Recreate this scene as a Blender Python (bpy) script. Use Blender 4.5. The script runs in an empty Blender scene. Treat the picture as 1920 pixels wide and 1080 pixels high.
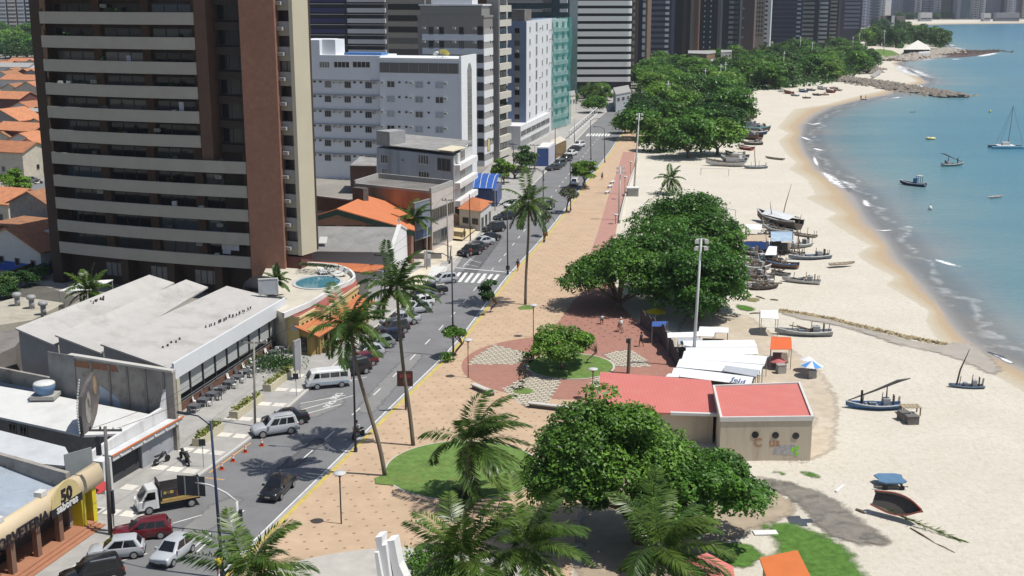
import bpy, bmesh, math, random
import numpy as np
from mathutils import Vector, Matrix
S = bpy.context.scene
COL = S.collection
random.seed(7)
RNG = np.random.default_rng(11)
R = math.radians
# -- camera
CAM_H, PITCH, FPX = 39.0, R(13.45), 2300.0
cd = bpy.data.cameras.new('camera'); cam = bpy.data.objects.new('camera', cd); COL.objects.link(cam)
cam.location = (0, 0, CAM_H); cam.rotation_euler = (math.pi/2-PITCH, 0, 0)
cd.sensor_width = 36; cd.lens = 36*FPX/1920; cd.clip_end = 20000; cd.clip_start = 1
S.camera = cam
# -- light
SUN_EL, SUN_AZ = R(64), R(-15)        # azimuth of the sun measured from +X towards +Y
sv = Vector((math.cos(SUN_EL)*math.cos(SUN_AZ), math.cos(SUN_EL)*math.sin(SUN_AZ), math.sin(SUN_EL)))
sd = bpy.data.lights.new('sun', 'SUN'); sd.energy = 4.8; sd.angle = R(0.53); sd.color = (1, .965, .90)
sun = bpy.data.objects.new('sun', sd); COL.objects.link(sun)
sun.rotation_euler = sv.to_track_quat('Z', 'Y').to_euler()
W_ = bpy.data.worlds.new('World'); S.world = W_; W_.use_nodes = True
nt = W_.node_tree
sky = nt.nodes.new('ShaderNodeTexSky'); sky.sky_type = 'NISHITA'; sky.sun_disc = False
sky.sun_elevation = SUN_EL; sky.sun_rotation = math.pi/2-SUN_AZ
sky.air_density = 1.0; sky.dust_density = 1.2; sky.ozone_density = 1.5
bg = nt.nodes['Background']; bg.inputs[1].default_value = 0.095
nt.links.new(sky.outputs[0], bg.inputs[0])
S.view_settings.view_transform = 'Standard'; S.view_settings.look = 'None'
S.view_settings.exposure = 0.0; S.view_settings.gamma = 1.0; S.view_settings.use_curve_mapping = False
S.render.engine = 'CYCLES'
S.cycles.max_bounces = 5; S.cycles.diffuse_bounces = 3; S.cycles.glossy_bounces = 2
S.cycles.transmission_bounces = 2; S.cycles.transparent_max_bounces = 6
S.cycles.caustics_reflective = False; S.cycles.caustics_refractive = False
# -- survey helpers (photo pixel -> place)
def ray(px, py):
 a = (px-960)/FPX; b = (540-py)/FPX
 return Vector((a, math.cos(PITCH)+b*math.sin(PITCH), -math.sin(PITCH)+b*math.cos(PITCH)))
def P(px, py, z=0.0):
 d = ray(px, py); t = (z-CAM_H)/d.z
 return Vector((d.x*t, d.y*t, z))
def PY(px, py, Y):
 d = ray(px, py); t = Y/d.y
 return Vector((d.x*t, Y, CAM_H+d.z*t))
def HT(x, y, py):
 k = (540-py)/FPX
 w = y*(k*math.cos(PITCH)-math.sin(PITCH))/(math.cos(PITCH)+k*math.sin(PITCH))
 return CAM_H+w
class Fac:
 def __init__(s, A, B):
  s.A = Vector((A[0], A[1], 0)); d = Vector((B[0]-A[0], B[1]-A[1], 0)); s.L = d.length
  s.u = d/s.L; s.n = Vector((s.u.y, -s.u.x, 0)); s.ang = math.atan2(s.u.y, s.u.x)
 def hit(s, px, py, out=0.0):
  d = ray(px, py); o = Vector((0, 0, CAM_H)); A = s.A+s.n*out
  t = (A-o).dot(s.n)/d.dot(s.n); p = o+d*t
  return (p-s.A).dot(s.u), p.z
 def w(s, u, z=0.0, out=0.0):
  p = s.A+s.u*u+s.n*out; return Vector((p.x, p.y, z))
def facyaw(p, yaw, L=10):
 return Fac(p, (p[0]+L*math.cos(R(yaw)), p[1]+L*math.sin(R(yaw))))
# -- materials
MATS = {}
def lin(c):
 return tuple(((v/255)/12.92 if v/255 <= .04045 else ((v/255+.055)/1.055)**2.4) for v in c)
def mat(name, col, rough=.7, var=.14, scale=1.2, bump=0.0, spec=.3, metal=0.0, dirt=None, dirt_or_light_amt=.5, dirt_or_light_scale=.25,
  streak=False, bscale=None, orand=0.0, coat=0.0, wave=None):
 if name in MATS: return MATS[name]
 m = bpy.data.materials.new(name); m.use_nodes = True; n = m.node_tree.nodes; l = m.node_tree.links
 b = n['Principled BSDF']; b.inputs['Roughness'].default_value = rough; b.inputs['Metallic'].default_value = metal
 b.inputs['Specular IOR Level'].default_value = spec; b.inputs['Coat Weight'].default_value = coat
 tc = n.new('ShaderNodeTexCoord'); co = tc.outputs['Object']
 if streak:
  mp = n.new('ShaderNodeMapping'); mp.inputs['Scale'].default_value = (1, 1, .12); l.new(co, mp.inputs[0]); co = mp.outputs[0]
 no = n.new('ShaderNodeTexNoise'); no.inputs['Scale'].default_value = scale; no.inputs['Detail'].default_value = 6
 no.inputs['Roughness'].default_value = .65; l.new(co, no.inputs['Vector'])
 r = n.new('ShaderNodeValToRGB'); r.color_ramp.elements[0].position = .3; r.color_ramp.elements[1].position = .7
 r.color_ramp.elements[0].color = tuple(c*(1-var) for c in col)+(1,); r.color_ramp.elements[1].color = tuple(min(.95, c*(1+var)) for c in col)+(1,)
 l.new(no.outputs[0], r.inputs[0]); out = r.outputs[0]
 if dirt:
  n2 = n.new('ShaderNodeTexNoise'); n2.inputs['Scale'].default_value = dirt_or_light_scale; n2.inputs['Detail'].default_value = 9
  n2.inputs['Roughness'].default_value = .75; l.new(co, n2.inputs['Vector'])
  r2 = n.new('ShaderNodeValToRGB'); r2.color_ramp.elements[0].position = .5; r2.color_ramp.elements[1].position = .66
  r2.color_ramp.elements[0].color = (0, 0, 0, 1); r2.color_ramp.elements[1].color = (dirt_or_light_amt,)*3+(1,)
  l.new(n2.outputs[0], r2.inputs[0])
  mx = n.new('ShaderNodeMix'); mx.data_type = 'RGBA'; l.new(r2.outputs[0], mx.inputs[0]); l.new(out, mx.inputs[6])
  mx.inputs[7].default_value = tuple(dirt)+(1,); out = mx.outputs[2]
 if wave:   # (axis, scale, depth) corrugation / tile ribs as relief
  wv = n.new('ShaderNodeTexWave'); wv.bands_direction = wave[0]; wv.inputs['Scale'].default_value = wave[1]
  wv.inputs['Distortion'].default_value = .25; l.new(tc.outputs['Object'], wv.inputs['Vector'])
  bp0 = n.new('ShaderNodeBump'); bp0.inputs['Strength'].default_value = wave[2]; bp0.inputs['Distance'].default_value = .1
  l.new(wv.outputs['Fac'], bp0.inputs['Height']); l.new(bp0.outputs[0], b.inputs['Normal'])
 if orand:
  oi = n.new('ShaderNodeObjectInfo'); hs = n.new('ShaderNodeHueSaturation')
  ma = n.new('ShaderNodeMath'); ma.operation = 'MULTIPLY_ADD'; ma.inputs[1].default_value = orand*2; ma.inputs[2].default_value = 1-orand
  l.new(oi.outputs['Random'], ma.inputs[0]); l.new(ma.outputs[0], hs.inputs['Value']); l.new(out, hs.inputs['Color']); out = hs.outputs[0]
 l.new(out, b.inputs['Base Color'])
 if bump and not wave:
  n3 = n.new('ShaderNodeTexNoise'); n3.inputs['Scale'].default_value = bscale or scale*4; n3.inputs['Detail'].default_value = 5
  l.new(tc.outputs['Object'], n3.inputs['Vector'])
  bp = n.new('ShaderNodeBump'); bp.inputs['Strength'].default_value = bump; bp.inputs['Distance'].default_value = .06
  l.new(n3.outputs[0], bp.inputs['Height']); l.new(bp.outputs[0], b.inputs['Normal'])
 MATS[name] = m; return m
def paint(name, col, rough=.25):
 return mat(name, col, rough=rough, var=.04, scale=.8, spec=.5, coat=.6)
# -- mesh builder
class MB:
 def __init__(s): s.v = []; s.f = []; s.m = []
 def add(s, vs, fs, mi=0):
  o = len(s.v); s.v += [tuple(v) for v in vs]
  for f in fs: s.f.append(tuple(i+o for i in f)); s.m.append(mi)
 def box(s, x0, x1, y0, y1, z0, z1, mi=0):
  s.add([(x0,y0,z0),(x1,y0,z0),(x1,y1,z0),(x0,y1,z0),(x0,y0,z1),(x1,y0,z1),(x1,y1,z1),(x0,y1,z1)],
              [(0,3,2,1),(4,5,6,7),(0,1,5,4),(1,2,6,5),(2,3,7,6),(3,0,4,7)], mi)
 def obox(s, c, u, hx, hy, z0, z1, mi=0):
  ux, uy = u[0], u[1]
  q = [(c[0]+a*ux-b*uy, c[1]+a*uy+b*ux) for a, b in ((-hx,-hy),(hx,-hy),(hx,hy),(-hx,hy))]
  s.prism(q, z0, z1, mi)
 def prism(s, pts, z0, z1, mi=0, bottom=True):
  pts = [(p[0], p[1]) for p in pts]; n = len(pts)
  if sum(pts[i][0]*pts[(i+1)%n][1]-pts[(i+1)%n][0]*pts[i][1] for i in range(n)) < 0: pts = pts[::-1]
  vs = [(p[0], p[1], z0) for p in pts]+[(p[0], p[1], z1) for p in pts]
  fs = [tuple(range(n, 2*n))]+[(i, (i+1)%n, n+(i+1)%n, n+i) for i in range(n)]
  if bottom: fs.append(tuple(range(n-1, -1, -1)))
  s.add(vs, fs, mi)
 def sheet(s, pts, z=None, mi=0):
  q = [(p[0], p[1], p[2] if z is None else z) for p in pts]; n = len(q)
  if sum(q[i][0]*q[(i+1)%n][1]-q[(i+1)%n][0]*q[i][1] for i in range(n)) < 0: q = q[::-1]
  s.add(q, [tuple(range(n))], mi)
 def poly(s, pts, mi=0): s.add(pts, [tuple(range(len(pts)))], mi)
 def solid(s, top, th, mi=0):
  q = [Vector(p) for p in top]; n = len(q)
  if sum(q[i].x*q[(i+1)%n].y-q[(i+1)%n].x*q[i].y for i in range(n)) < 0: q = q[::-1]
  s.add(list(q)+[p-Vector((0,0,th)) for p in q],
              [tuple(range(n)), tuple(range(2*n-1, n-1, -1))]+[(i, n+i, n+(i+1)%n, (i+1)%n) for i in range(n)], mi)
 def loft(s, rings, mi=0, cap=True, close=True):
  n = len(rings[0]); vs = [v for r in rings for v in r]; fs = []
  for k in range(len(rings)-1):
   for i in range(n if close else n-1):
    j = (i+1) % n; fs.append((k*n+i, k*n+j, (k+1)*n+j, (k+1)*n+i))
  if cap:
   fs.append(tuple(range(n-1, -1, -1))); fs.append(tuple((len(rings)-1)*n+i for i in range(n)))
  s.add(vs, fs, mi)
 def tube(s, pts, rad, n=6, mi=0):
  pts = [Vector(p) for p in pts]
  if not hasattr(rad, '__len__'): rad = [rad]*len(pts)
  rings = []
  for i, p in enumerate(pts):
   t = (pts[min(i+1, len(pts)-1)]-pts[max(i-1, 0)]).normalized()
   a = t.cross(Vector((0, 0, 1)) if abs(t.z) < .9 else Vector((1, 0, 0))).normalized(); b = t.cross(a)
   rings.append([p+(a*math.cos(2*math.pi*k/n)+b*math.sin(2*math.pi*k/n))*rad[i] for k in range(n)])
  s.loft(rings, mi)
 def cyl(s, x, y, z0, z1, r0, r1=None, n=10, mi=0):
  r1 = r0 if r1 is None else r1
  s.loft([[(x+r*math.cos(2*math.pi*k/n), y+r*math.sin(2*math.pi*k/n), z) for k in range(n)] for z, r in ((z0, r0), (z1, r1))], mi)
 def lathe(s, x, y, prof, n=12, mi=0):
  s.loft([[(x+r*math.cos(2*math.pi*k/n), y+r*math.sin(2*math.pi*k/n), z) for k in range(n)] for r, z in prof], mi)
 def mesh(s, name, mats, smooth=False):
  me = bpy.data.meshes.new(name); me.from_pydata(s.v, [], s.f)
  if not isinstance(mats, (list, tuple)): mats = [mats]
  for m in mats: me.materials.append(m)
  if len(mats) > 1: me.polygons.foreach_set('material_index', s.m)
  if smooth: me.polygons.foreach_set('use_smooth', [True]*len(me.polygons))
  me.update(); return me
 def build(s, name, mats, parent=None, smooth=False, world=True, bevel=0.0, seg=2):
  me = s.mesh(name, mats, smooth)
  if parent is not None and world:
   me.transform(parent.matrix_basis.inverted())
  if bevel:
   bm = bmesh.new(); bm.from_mesh(me); bmesh.ops.remove_doubles(bm, verts=bm.verts, dist=1e-5)
   bmesh.ops.recalc_face_normals(bm, faces=bm.faces)
   bmesh.ops.bevel(bm, geom=[e for e in bm.edges if len(e.link_faces) == 2 and e.calc_face_angle(0) > .45],
       offset=bevel, segments=seg, affect='EDGES', profile=.6, clamp_overlap=True)
   bm.to_mesh(me); bm.free()
  return obj(name, me, parent)
def obj(name, me, parent=None, loc=None, rz=0.0):
 o = bpy.data.objects.new(name, me); COL.objects.link(o)
 if parent is not None: o.parent = parent
 if loc is not None: o.location = loc
 if rz: o.rotation_euler = (0, 0, rz)
 return o
def tag(o, label=None, cat=None, group=None, kind=None):
 if label: o['label'] = label
 if cat: o['category'] = cat
 if group: o['group'] = group
 if kind: o['kind'] = kind
 return o
def thing(name, label, cat, loc=(0, 0, 0), rz=0.0, group=None):
 o = bpy.data.objects.new(name, None); COL.objects.link(o); o.empty_display_size = .3
 o.location = loc; o.rotation_euler = (0, 0, rz)
 o.matrix_basis = Matrix.Translation(Vector(loc)) @ Matrix.Rotation(rz, 4, 'Z')
 return tag(o, label, cat, group)
KIDS = {}
def copy_tree(o, parent=None, **kw):
 c = o.copy(); COL.objects.link(c)
 if parent is not None: c.parent = parent
 for ch in list(o.children): copy_tree(ch, c)
 return c
def dup(root, loc, rz=0.0, label=None, sc=None, group=None):
 c = copy_tree(root); c.location = loc; c.rotation_euler = (0, 0, rz)
 if sc is not None: c.scale = (sc,)*3 if not hasattr(sc, '__len__') else sc
 if label: c['label'] = label
 if group: c['group'] = group
 return c
def struct(name, mb, mats, smooth=False):
 return tag(mb.build(name, mats, None, smooth), kind='structure')
def text(name, body, size, mtl, parent, M, depth=.02, align='LEFT', bold=0.0, shear=0.0):
 c = bpy.data.curves.new(name, 'FONT'); c.body = body; c.size = size; c.extrude = depth; c.align_x = align
 c.offset = bold; c.shear = shear; c.materials.append(mtl); c.resolution_u = 2
 o = bpy.data.objects.new(name, c); COL.objects.link(o)
 dg = bpy.context.evaluated_depsgraph_get(); me = bpy.data.meshes.new_from_object(o.evaluated_get(dg)); me.name = name
 bpy.data.objects.remove(o); o = bpy.data.objects.new(name, me); COL.objects.link(o)
 if parent is not None: o.parent = parent; o.matrix_basis = parent.matrix_basis.inverted() @ M
 else: o.matrix_basis = M
 return o
def basis(o, x, z):
 x = Vector(x).normalized(); z = Vector(z).normalized(); y = z.cross(x).normalized(); x = y.cross(z)
 m = Matrix((x, y, z)).transposed().to_4x4(); m.translation = Vector(o); return m
WINC = {}
def window_mesh(w, h, fm, gm, bars=1, sill=False, t=.07):
 k = (round(w, 2), round(h, 2), fm.name, gm.name, bars, sill)
 if k not in WINC:
  mb = MB(); b = min(.08, w*.08)
  mb.box(-w/2, w/2, -.025, .05, 0, h, 1)
  for x0, x1, z0, z1 in ((-w/2, w/2, 0, b), (-w/2, w/2, h-b, h)): mb.box(x0, x1, -t, .0, z0, z1, 0)
  for i in range(bars+2):
   x = -w/2+b/2+(w-b)*i/(bars+1); mb.box(x-b/2, x+b/2, -t, .0, b, h-b, 0)
  if sill: mb.box(-w/2-.08, w/2+.08, -.14, 0, -.08, 0, 0)
  WINC[k] = mb.mesh('window', [fm, gm])
 return WINC[k]
def put(parent, fac, name, me, u, z, out=0.0):
 p = fac.w(u, z, out); q = parent.matrix_basis.inverted() @ p
 return obj(name, me, parent, q, fac.ang-parent.rotation_euler.z)
def WB(T, n, m, f, *a): mb = MB(); wallbox(mb, f, *a); return mb.build(n, m, T)
def BX(T, n, m, *a): mb = MB(); mb.box(*a); return mb.build(n, m, T, world=False)
def TU(T, n, m, *a): mb = MB(); mb.tube(*a); return mb.build(n, m, T, world=False)
def LA(T, n, m, sm, *a): mb = MB(); mb.lathe(*a); return mb.build(n, m, T, sm, world=False)
# == ground, road, promenade, beach, sea
asphalt = mat('asphalt', (.175,.175,.178), .85, .12, .35, .3, dirt=(.215,.215,.21), dirt_or_light_amt=.5, dirt_or_light_scale=.12, bscale=9)
conc = mat('concrete', (.36,.35,.33), .85, .12, .8, .2, dirt=(.22,.21,.19), dirt_or_light_amt=.5, dirt_or_light_scale=.3)
conc_pale = mat('pale_concrete', (.50,.48,.44), .85, .1, .8, .15, dirt=(.34,.32,.29), dirt_or_light_amt=.4, dirt_or_light_scale=.4)
white_paint = mat('road_paint', (.66,.66,.64), .7, .12, 3, dirt=(.3,.3,.3), dirt_or_light_amt=.6, dirt_or_light_scale=1.5)
yellow_paint = mat('kerb_yellow', (.52,.40,.10), .7, .2, 2, dirt=(.35,.3,.2), dirt_or_light_amt=.6, dirt_or_light_scale=.8)
pave = mat('ochre_paving', (.475,.343,.232), .85, .10, .45, .25, dirt=(.425,.315,.215), dirt_or_light_amt=.5, dirt_or_light_scale=.14, bscale=14)
redpave = mat('red_paving', (.33,.165,.125), .85, .14, 2.2, .3, dirt=(.26,.15,.12), dirt_or_light_amt=.5, dirt_or_light_scale=.3, bscale=16)
redstrip = mat('red_track', (.40,.22,.18), .85, .08, .8, .2, bscale=12)
darkinlay = mat('dark_inlay', (.26,.17,.11), .8, .1, 2)
whitetile = mat('white_tile', (.54,.49,.39), .7, .12, 2)
browntile = mat('brown_tile', (.20,.17,.135), .8, .15, 2)
lawn = mat('lawn_grass', (.125,.205,.055), .95, .28, 1.6, .6, spec=.1, dirt=(.19,.21,.07), dirt_or_light_amt=.6, dirt_or_light_scale=.45, bscale=22)
weeds = mat('weed_grass', (.085,.17,.035), .95, .35, 1.8, .7, spec=.1, bscale=18)
dirt_m = mat('packed_dirt', (.36,.29,.21), .95, .15, .6, .4, dirt=(.24,.20,.15), dirt_or_light_amt=.7, dirt_or_light_scale=.5, bscale=6)
black_mud = mat('dark_mud', (.20,.18,.15), .6, .25, 1.2, .4, dirt=(.085,.08,.072), dirt_or_light_amt=.85, dirt_or_light_scale=.7)
def L(pts, z=0.0): return [P(a, b, z) for a, b in pts]
def densify(pts, step):
 out = []
 for a, b in zip(pts[:-1], pts[1:]):
  n = max(1, int((b-a).length/step)); out += [a+(b-a)*(i/n) for i in range(n)]
 return out+[pts[-1]]
def smooth_line(pts, it=3):
 pts = [Vector(p) for p in pts]
 for _ in range(it): pts = [pts[0]]+[(pts[i-1]+pts[i]*2+pts[i+1])/4 for i in range(1, len(pts)-1)]+[pts[-1]]
 return pts
def offset(pts, d):
 out = []
 for i, p in enumerate(pts):
  t = pts[min(i+1, len(pts)-1)]-pts[max(i-1, 0)]; t.z = 0; t.normalize()
  out.append(p+Vector((t.y, -t.x, 0))*d)
 return out
def strip(mb, a, b, z=None, mi=0):
 for i in range(len(a)-1):
  q = [a[i], b[i], b[i+1], a[i+1]]
  mb.sheet(q, z, mi)
def setz(pts, z): return [Vector((p[0], p[1], z)) for p in pts]
RK = smooth_line(densify([P(-250,1760)]+L([(507,995),(662,844),(697,809),(760,742),(827,685),(855,655),(905,587),(960,514),(1015,455),(1057,402),(1082,367),(1110,332),(1150,280),(1163,258),(1178,238),(1192,222),(1215,200),(1250,172)]), 4), 4)
LK = smooth_line(densify([P(-880,1800)]+L([(-200,1345),(135,1071),(262,970),(385,887),(475,825),(577,735),(600,715),(660,655),(740,585),(810,530),(850,492),(880,466),(918,430),(948,402),(985,362),(1027,320),(1060,284),(1085,260),(1105,238),(1130,216),(1160,192),(1200,168)]), 4), 4)
mb = MB(); mb.sheet([(-4000,-200),(4000,-200),(4000,9000),(-4000,9000)], 0)
struct('ground', mb, mat('city_ground', (.27,.25,.22), .9, .2, .06, .2, dirt=(.18,.17,.15), dirt_or_light_amt=.6, dirt_or_light_scale=.04))
mb = MB(); mb.poly(setz(RK, .012)+setz(LK[::-1], .012))
if True:
 q = mb.v; mb = MB(); mb.sheet(q)
road = struct('road', mb, asphalt)
def part_of(o, name, mb, m, smooth=False): return mb.build(name, m, o, smooth)
mb = MB(); a = setz(RK, .15); b = setz(offset(RK, .38), .15)
strip(mb, a, b); strip(mb, setz(RK, .0), a); struct('yellow_kerb', mb, yellow_paint)
mb = MB(); strip(mb, setz(offset(RK, -.55), .022), setz(offset(RK, -.40), .022)); part_of(road, 'edge_line', mb, white_paint)
mb = MB(); strip(mb, setz(offset(RK, -.36), .02), setz(offset(RK, 0), .02)); part_of(road, 'gutter', mb, conc)
mb = MB(); a = setz(offset(LK, -.25), .16); strip(mb, a, setz(LK, .16)); strip(mb, setz(LK, .16), setz(LK, 0)); struct('left_kerb', mb, conc_pale)
mb = MB(); strip(mb, setz(offset(LK, -14), .14), setz(offset(LK, -.25), .14));
sidewalk = struct('sidewalk', mb, mat('sidewalk_concrete', (.33,.32,.30), .85, .12, .6, .2, dirt=(.43,.41,.38), dirt_or_light_amt=.7, dirt_or_light_scale=.2))
PR = L([(1090,1400),(1070,1080),(1085,960),(1122,860),(1128,775),(1128,720),(1262,712),(1268,680),(1250,650),(1215,620),(1190,596),(1165,575),(1150,520),(1150,465),(1160,412),(1172,360),(1188,315),(1195,285),(1202,258),(1210,240),(1222,222),(1240,202),(1270,176)], 0)
mb = MB(); mb.prism([(p.x,p.y) for p in offset(RK, .38)]+[(p.x,p.y) for p in PR[::-1]], 0, .15, bottom=False)
prom = struct('promenade', mb, pave)
mb = MB(); mb.sheet(L([(1098,500),(1110,465),(1122,432),(1140,370),(1160,312),(1168,285),(1190,285),(1187.5,315),(1171,360),(1158,412),(1148,470),(1146,505)], .155)); part_of(prom, 'running_track', mb, redstrip)
def inside(pt, poly):
 x, y = pt[0], pt[1]; c = False; n = len(poly)
 for i in range(n):
  x0, y0 = poly[i][0], poly[i][1]; x1, y1 = poly[(i+1)%n][0], poly[(i+1)%n][1]
  if (y0 > y) != (y1 > y) and x < (x1-x0)*(y-y0)/(y1-y0)+x0: c = not c
 return c
prom_poly = [(p.x,p.y) for p in offset(RK, .7)]+[(p.x,p.y) for p in PR[::-1]]
DISC_C, DISC_R = P(869,882), 6.5
PLZ_C, PLZ_R = P(1067,687), 11.6
track_poly = [(p.x,p.y) for p in L([(1098,500),(1122,432),(1160,312),(1190,285),(1187,315),(1158,412),(1146,505)])]
mb = MB(); ua = R(57)
for i in range(-40, 130):
 for j in range(-60, 60):
  u0, v0 = i*1.55+(.775 if j % 2 else 0), j*1.05
  x = -20+u0*math.cos(ua)-v0*math.sin(ua)+random.uniform(-.04,.04); y = 85+u0*math.sin(ua)+v0*math.cos(ua)
  if y < 60 or y > 330 or not inside((x,y), prom_poly) or (Vector((x,y,0))-PLZ_C).length < PLZ_R or (Vector((x,y,0))-DISC_C).length < DISC_R+.2 or inside((x,y), track_poly): continue
  c, s_ = math.cos(.5), math.sin(.5); h = .13
  mb.sheet([(x+h*c*1.3,y+h*s_*1.3),(x-h*s_,y+h*c),(x-h*c*1.3,y-h*s_*1.3),(x+h*s_,y-h*c)], .156)
tag(part_of(prom, 'inlay_tiles', mb, darkinlay), kind='stuff')
def disc(c, r, n=64): return [(c.x+r*math.cos(2*math.pi*k/n), c.y+r*math.sin(2*math.pi*k/n)) for k in range(n)]
mb = MB(); c0 = P(725,1212); mb.sheet(disc(c0, (P(725,1031)-c0).length), .158)
struct('grey_paved_circle', mb, mat('grey_paving', (.43,.41,.37), .85, .1, .8, .2, dirt=(.33,.31,.28), dirt_or_light_amt=.6, dirt_or_light_scale=.5))
mb = MB(); mb.prism(disc(DISC_C, DISC_R), .15, .20); mb.sheet(L([(702,897),(735,888),(745,897),(738,911),(704,908)], .15), .205)
tag(struct('round_lawn', mb, lawn), kind='structure')
mb = MB();
for k in range(64):
 a0, a1 = 2*math.pi*k/64, 2*math.pi*(k+1)/64
 mb.sheet([(DISC_C.x+r*math.cos(a), DISC_C.y+r*math.sin(a)) for r, a in ((DISC_R,a0),(DISC_R+.16,a0),(DISC_R+.16,a1),(DISC_R,a1))], .17)
struct('lawn_edging', mb, conc_pale)
mb = MB(); mb.sheet(disc(PLZ_C, PLZ_R), .157); mb.sheet(L([(1010,640),(1050,600),(1078,560),(1110,535),(1148,530),(1165,576),(1190,598),(1215,620),(1250,650),(1264,690),(1235,708)], .15), .156)
plaza = struct('plaza', mb, redpave)
def tiled(poly_px, name):
 pl = [P(a, b, .16) for a, b in poly_px]; q = [(p.x, p.y) for p in pl]
 mb = MB(); mb.sheet(q, .161); part_of(plaza, name+'_bed', mb, browntile)
 mb = MB(); xs = [p[0] for p in q]; ys = [p[1] for p in q]; ca, sa = math.cos(-.22), math.sin(-.22)
 for i in range(-60, 60):
  for j in range(-60, 60):
   x = PLZ_C.x+(i*.62+(.31 if j % 2 else 0))*ca-j*.52*sa; y = PLZ_C.y+(i*.62+(.31 if j % 2 else 0))*sa+j*.52*ca
   if not inside((x,y), q): continue
   hx, hy = .25, .16
   mb.sheet([(x+a*hx*ca-b*hy*sa, y+a*hx*sa+b*hy*ca) for a, b in ((-1,-1),(1,-1),(1,1),(-1,1))], .167)
 tag(part_of(plaza, name, mb, whitetile), kind='stuff')
tiled([(877,683),(893,667),(928,646),(965,655),(1000,664),(985,674),(968,683)], 'white_tiles')
tiled([(1128,664),(1150,660),(1176,655),(1198,664),(1212,676),(1219,687),(1180,688),(1147,687),(1140,672)], 'white_tiles')
tiled([(942,730),(962,718),(985,708),(1004,699),(1030,708),(1052,713),(1040,735),(1025,757),(985,764)], 'white_tiles')
tiled([(1108,712),(1132,706),(1140,722),(1112,730)], 'white_tiles')
mb = MB(); c1 = P(1069,689); mb.prism(disc(c1, 4.6), .15, .22); struct('plaza_lawn', mb, lawn)
mb = MB(); mb.sheet(disc(P(981,736), 1.0, 20), .185); struct('sapling_bed', mb, lawn)
mb = MB(); mb.sheet(L([(970,577),(984,572),(1002,573),(1000,580),(975,581)], .15), .17); struct('palm_bed', mb, lawn)
mb = MB()
for k in range(48):
 a0, a1 = 2*math.pi*k/48, 2*math.pi*(k+1)/48
 mb.sheet([(c1.x+r*math.cos(a), c1.y+r*math.sin(a)) for r, a in ((4.6,a0),(4.8,a0),(4.8,a1),(4.6,a1))], .2)
struct('plaza_lawn_edging', mb, conc_pale)
# -- road markings
CL = smooth_line(densify(L([(300,1098),(367,1037),(438,974),(502,918),(565,863),(612,822),(661,778),(700,741),(737,707),(769,675),(797,646),(823,619),(846,594),(868,569),(888,545),(925,503),(945,480),(985,430),(1010,400),(1060,335),(1100,285),(1125,255)]), 2), 3)
acc = 0; seg = []
spac = (P(769,675)-P(797,646)).length
for a, b in zip(CL[:-1], CL[1:]):
 l = (b-a).length; acc += l
 if acc % spac < 2.1 and b.y < 400:
  t = (b-a).normalized(); n = Vector((t.y,-t.x,0))*.07
  if acc % spac < l: mb = MB(); mb.sheet([a-n,a+n,a+t*2.2+n,a+t*2.2-n], .02); part_of(road, 'lane_dash', mb, white_paint)
for k in range(-2, 6):
 mb = MB(); a = P(861+12*k, 529+.6*k); b = P(874.5+12*k, 511.5+.6*k); t = (b-a).normalized(); n = Vector((t.y,-t.x,0))*.24
 mb.sheet([a-n,a+n,b+n,b-n], .02); part_of(road, 'crossing_stripe', mb, white_paint)
for k in range(8):
 mb = MB(); a = P(1100+5.6*k, 255.5); b = P(1104+5.6*k, 250.5); t = (b-a).normalized(); n = Vector((t.y,-t.x,0))*.3
 mb.sheet([a-n,a+n,b+n,b-n], .02); part_of(road, 'crossing_stripe', mb, white_paint)
def line(name, pa, pb, w, z=.02, m=white_paint, par=None):
 a, b = P(*pa), P(*pb); t = (b-a).normalized(); n = Vector((t.y,-t.x,0))*w/2
 mb = MB(); mb.sheet([a-n,a+n,b+n,b-n], z); return part_of(par or road, name, mb, m)
line('stop_line', (842,501), (958,511), .35)
for a, b in (((560,770),(662,742)),((556,781),(640,758)),((563,757),(648,741)),((660,713),(688,707)),((230,1051),(276,1038)),((312,985),(378,966)),((395,1000),(352,1037))[:6]):
 line('parking_line', a, b, .12)
orange_p = mat('orange_road_paint', (.60,.32,.10), .8, .15, 3)
line('loading_line', (385,896), (421,900), .16, .02, orange_p); line('loading_line', (470,831), (392,887), .14, .0215, orange_p)
line('hatched_marking', (870,495), (896,500), .12); line('hatched_marking', (880,487), (902,493), .12); line('hatched_marking', (868,500), (884,484), .12)
for px, py in ((625,742),(612,757)):
 a = P(px, py, .022); d = (P(px+20, py-17)-P(px, py)).normalized()
 M = basis(a, -d, (0,0,1)); text('road_lettering', 'TAXI', .95, white_paint, road, M, .001, 'CENTER', .02)
slab_m = mat('white_slab', (.60,.57,.51), .8, .1, 2, orand=.1)
me = MB(); me.box(-.52,.52,-.58,.58,0,.03); me = me.mesh('paving_slab', slab_m)
acc = 0; nxt = 0
for i in range(len(LK)-1):
 a, b = LK[i], LK[i+1]; acc += (b-a).length
 if b.y < 88 or b.y > 128 or acc < nxt: continue
 nxt = acc+1.7; t = (b-a).normalized(); n = Vector((-t.y, t.x, 0))
 for k, off in enumerate((1.15, 2.65, 4.1)):
  p = a+n*off; o = obj('paving_slab', me, sidewalk, (p.x, p.y, .135), math.atan2(t.y, t.x))
for k in range(9):
 f = k/8; line('ramp_stripe', (797+26*f, 536-1*f), (812+26*f, 500+1*f), .28, .15, white_paint, sidewalk)
mb = MB(); mb.sheet(L([(795,540),(830,538),(868,482),(842,478),(832,490)], .14), .146); struct('crossing_ramp', mb, conc)
mb = MB(); mb.sheet(L([(790,496),(780,470),(800,446),(830,428),(905,428),(865,478),(838,490)], .14), .147)
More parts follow.
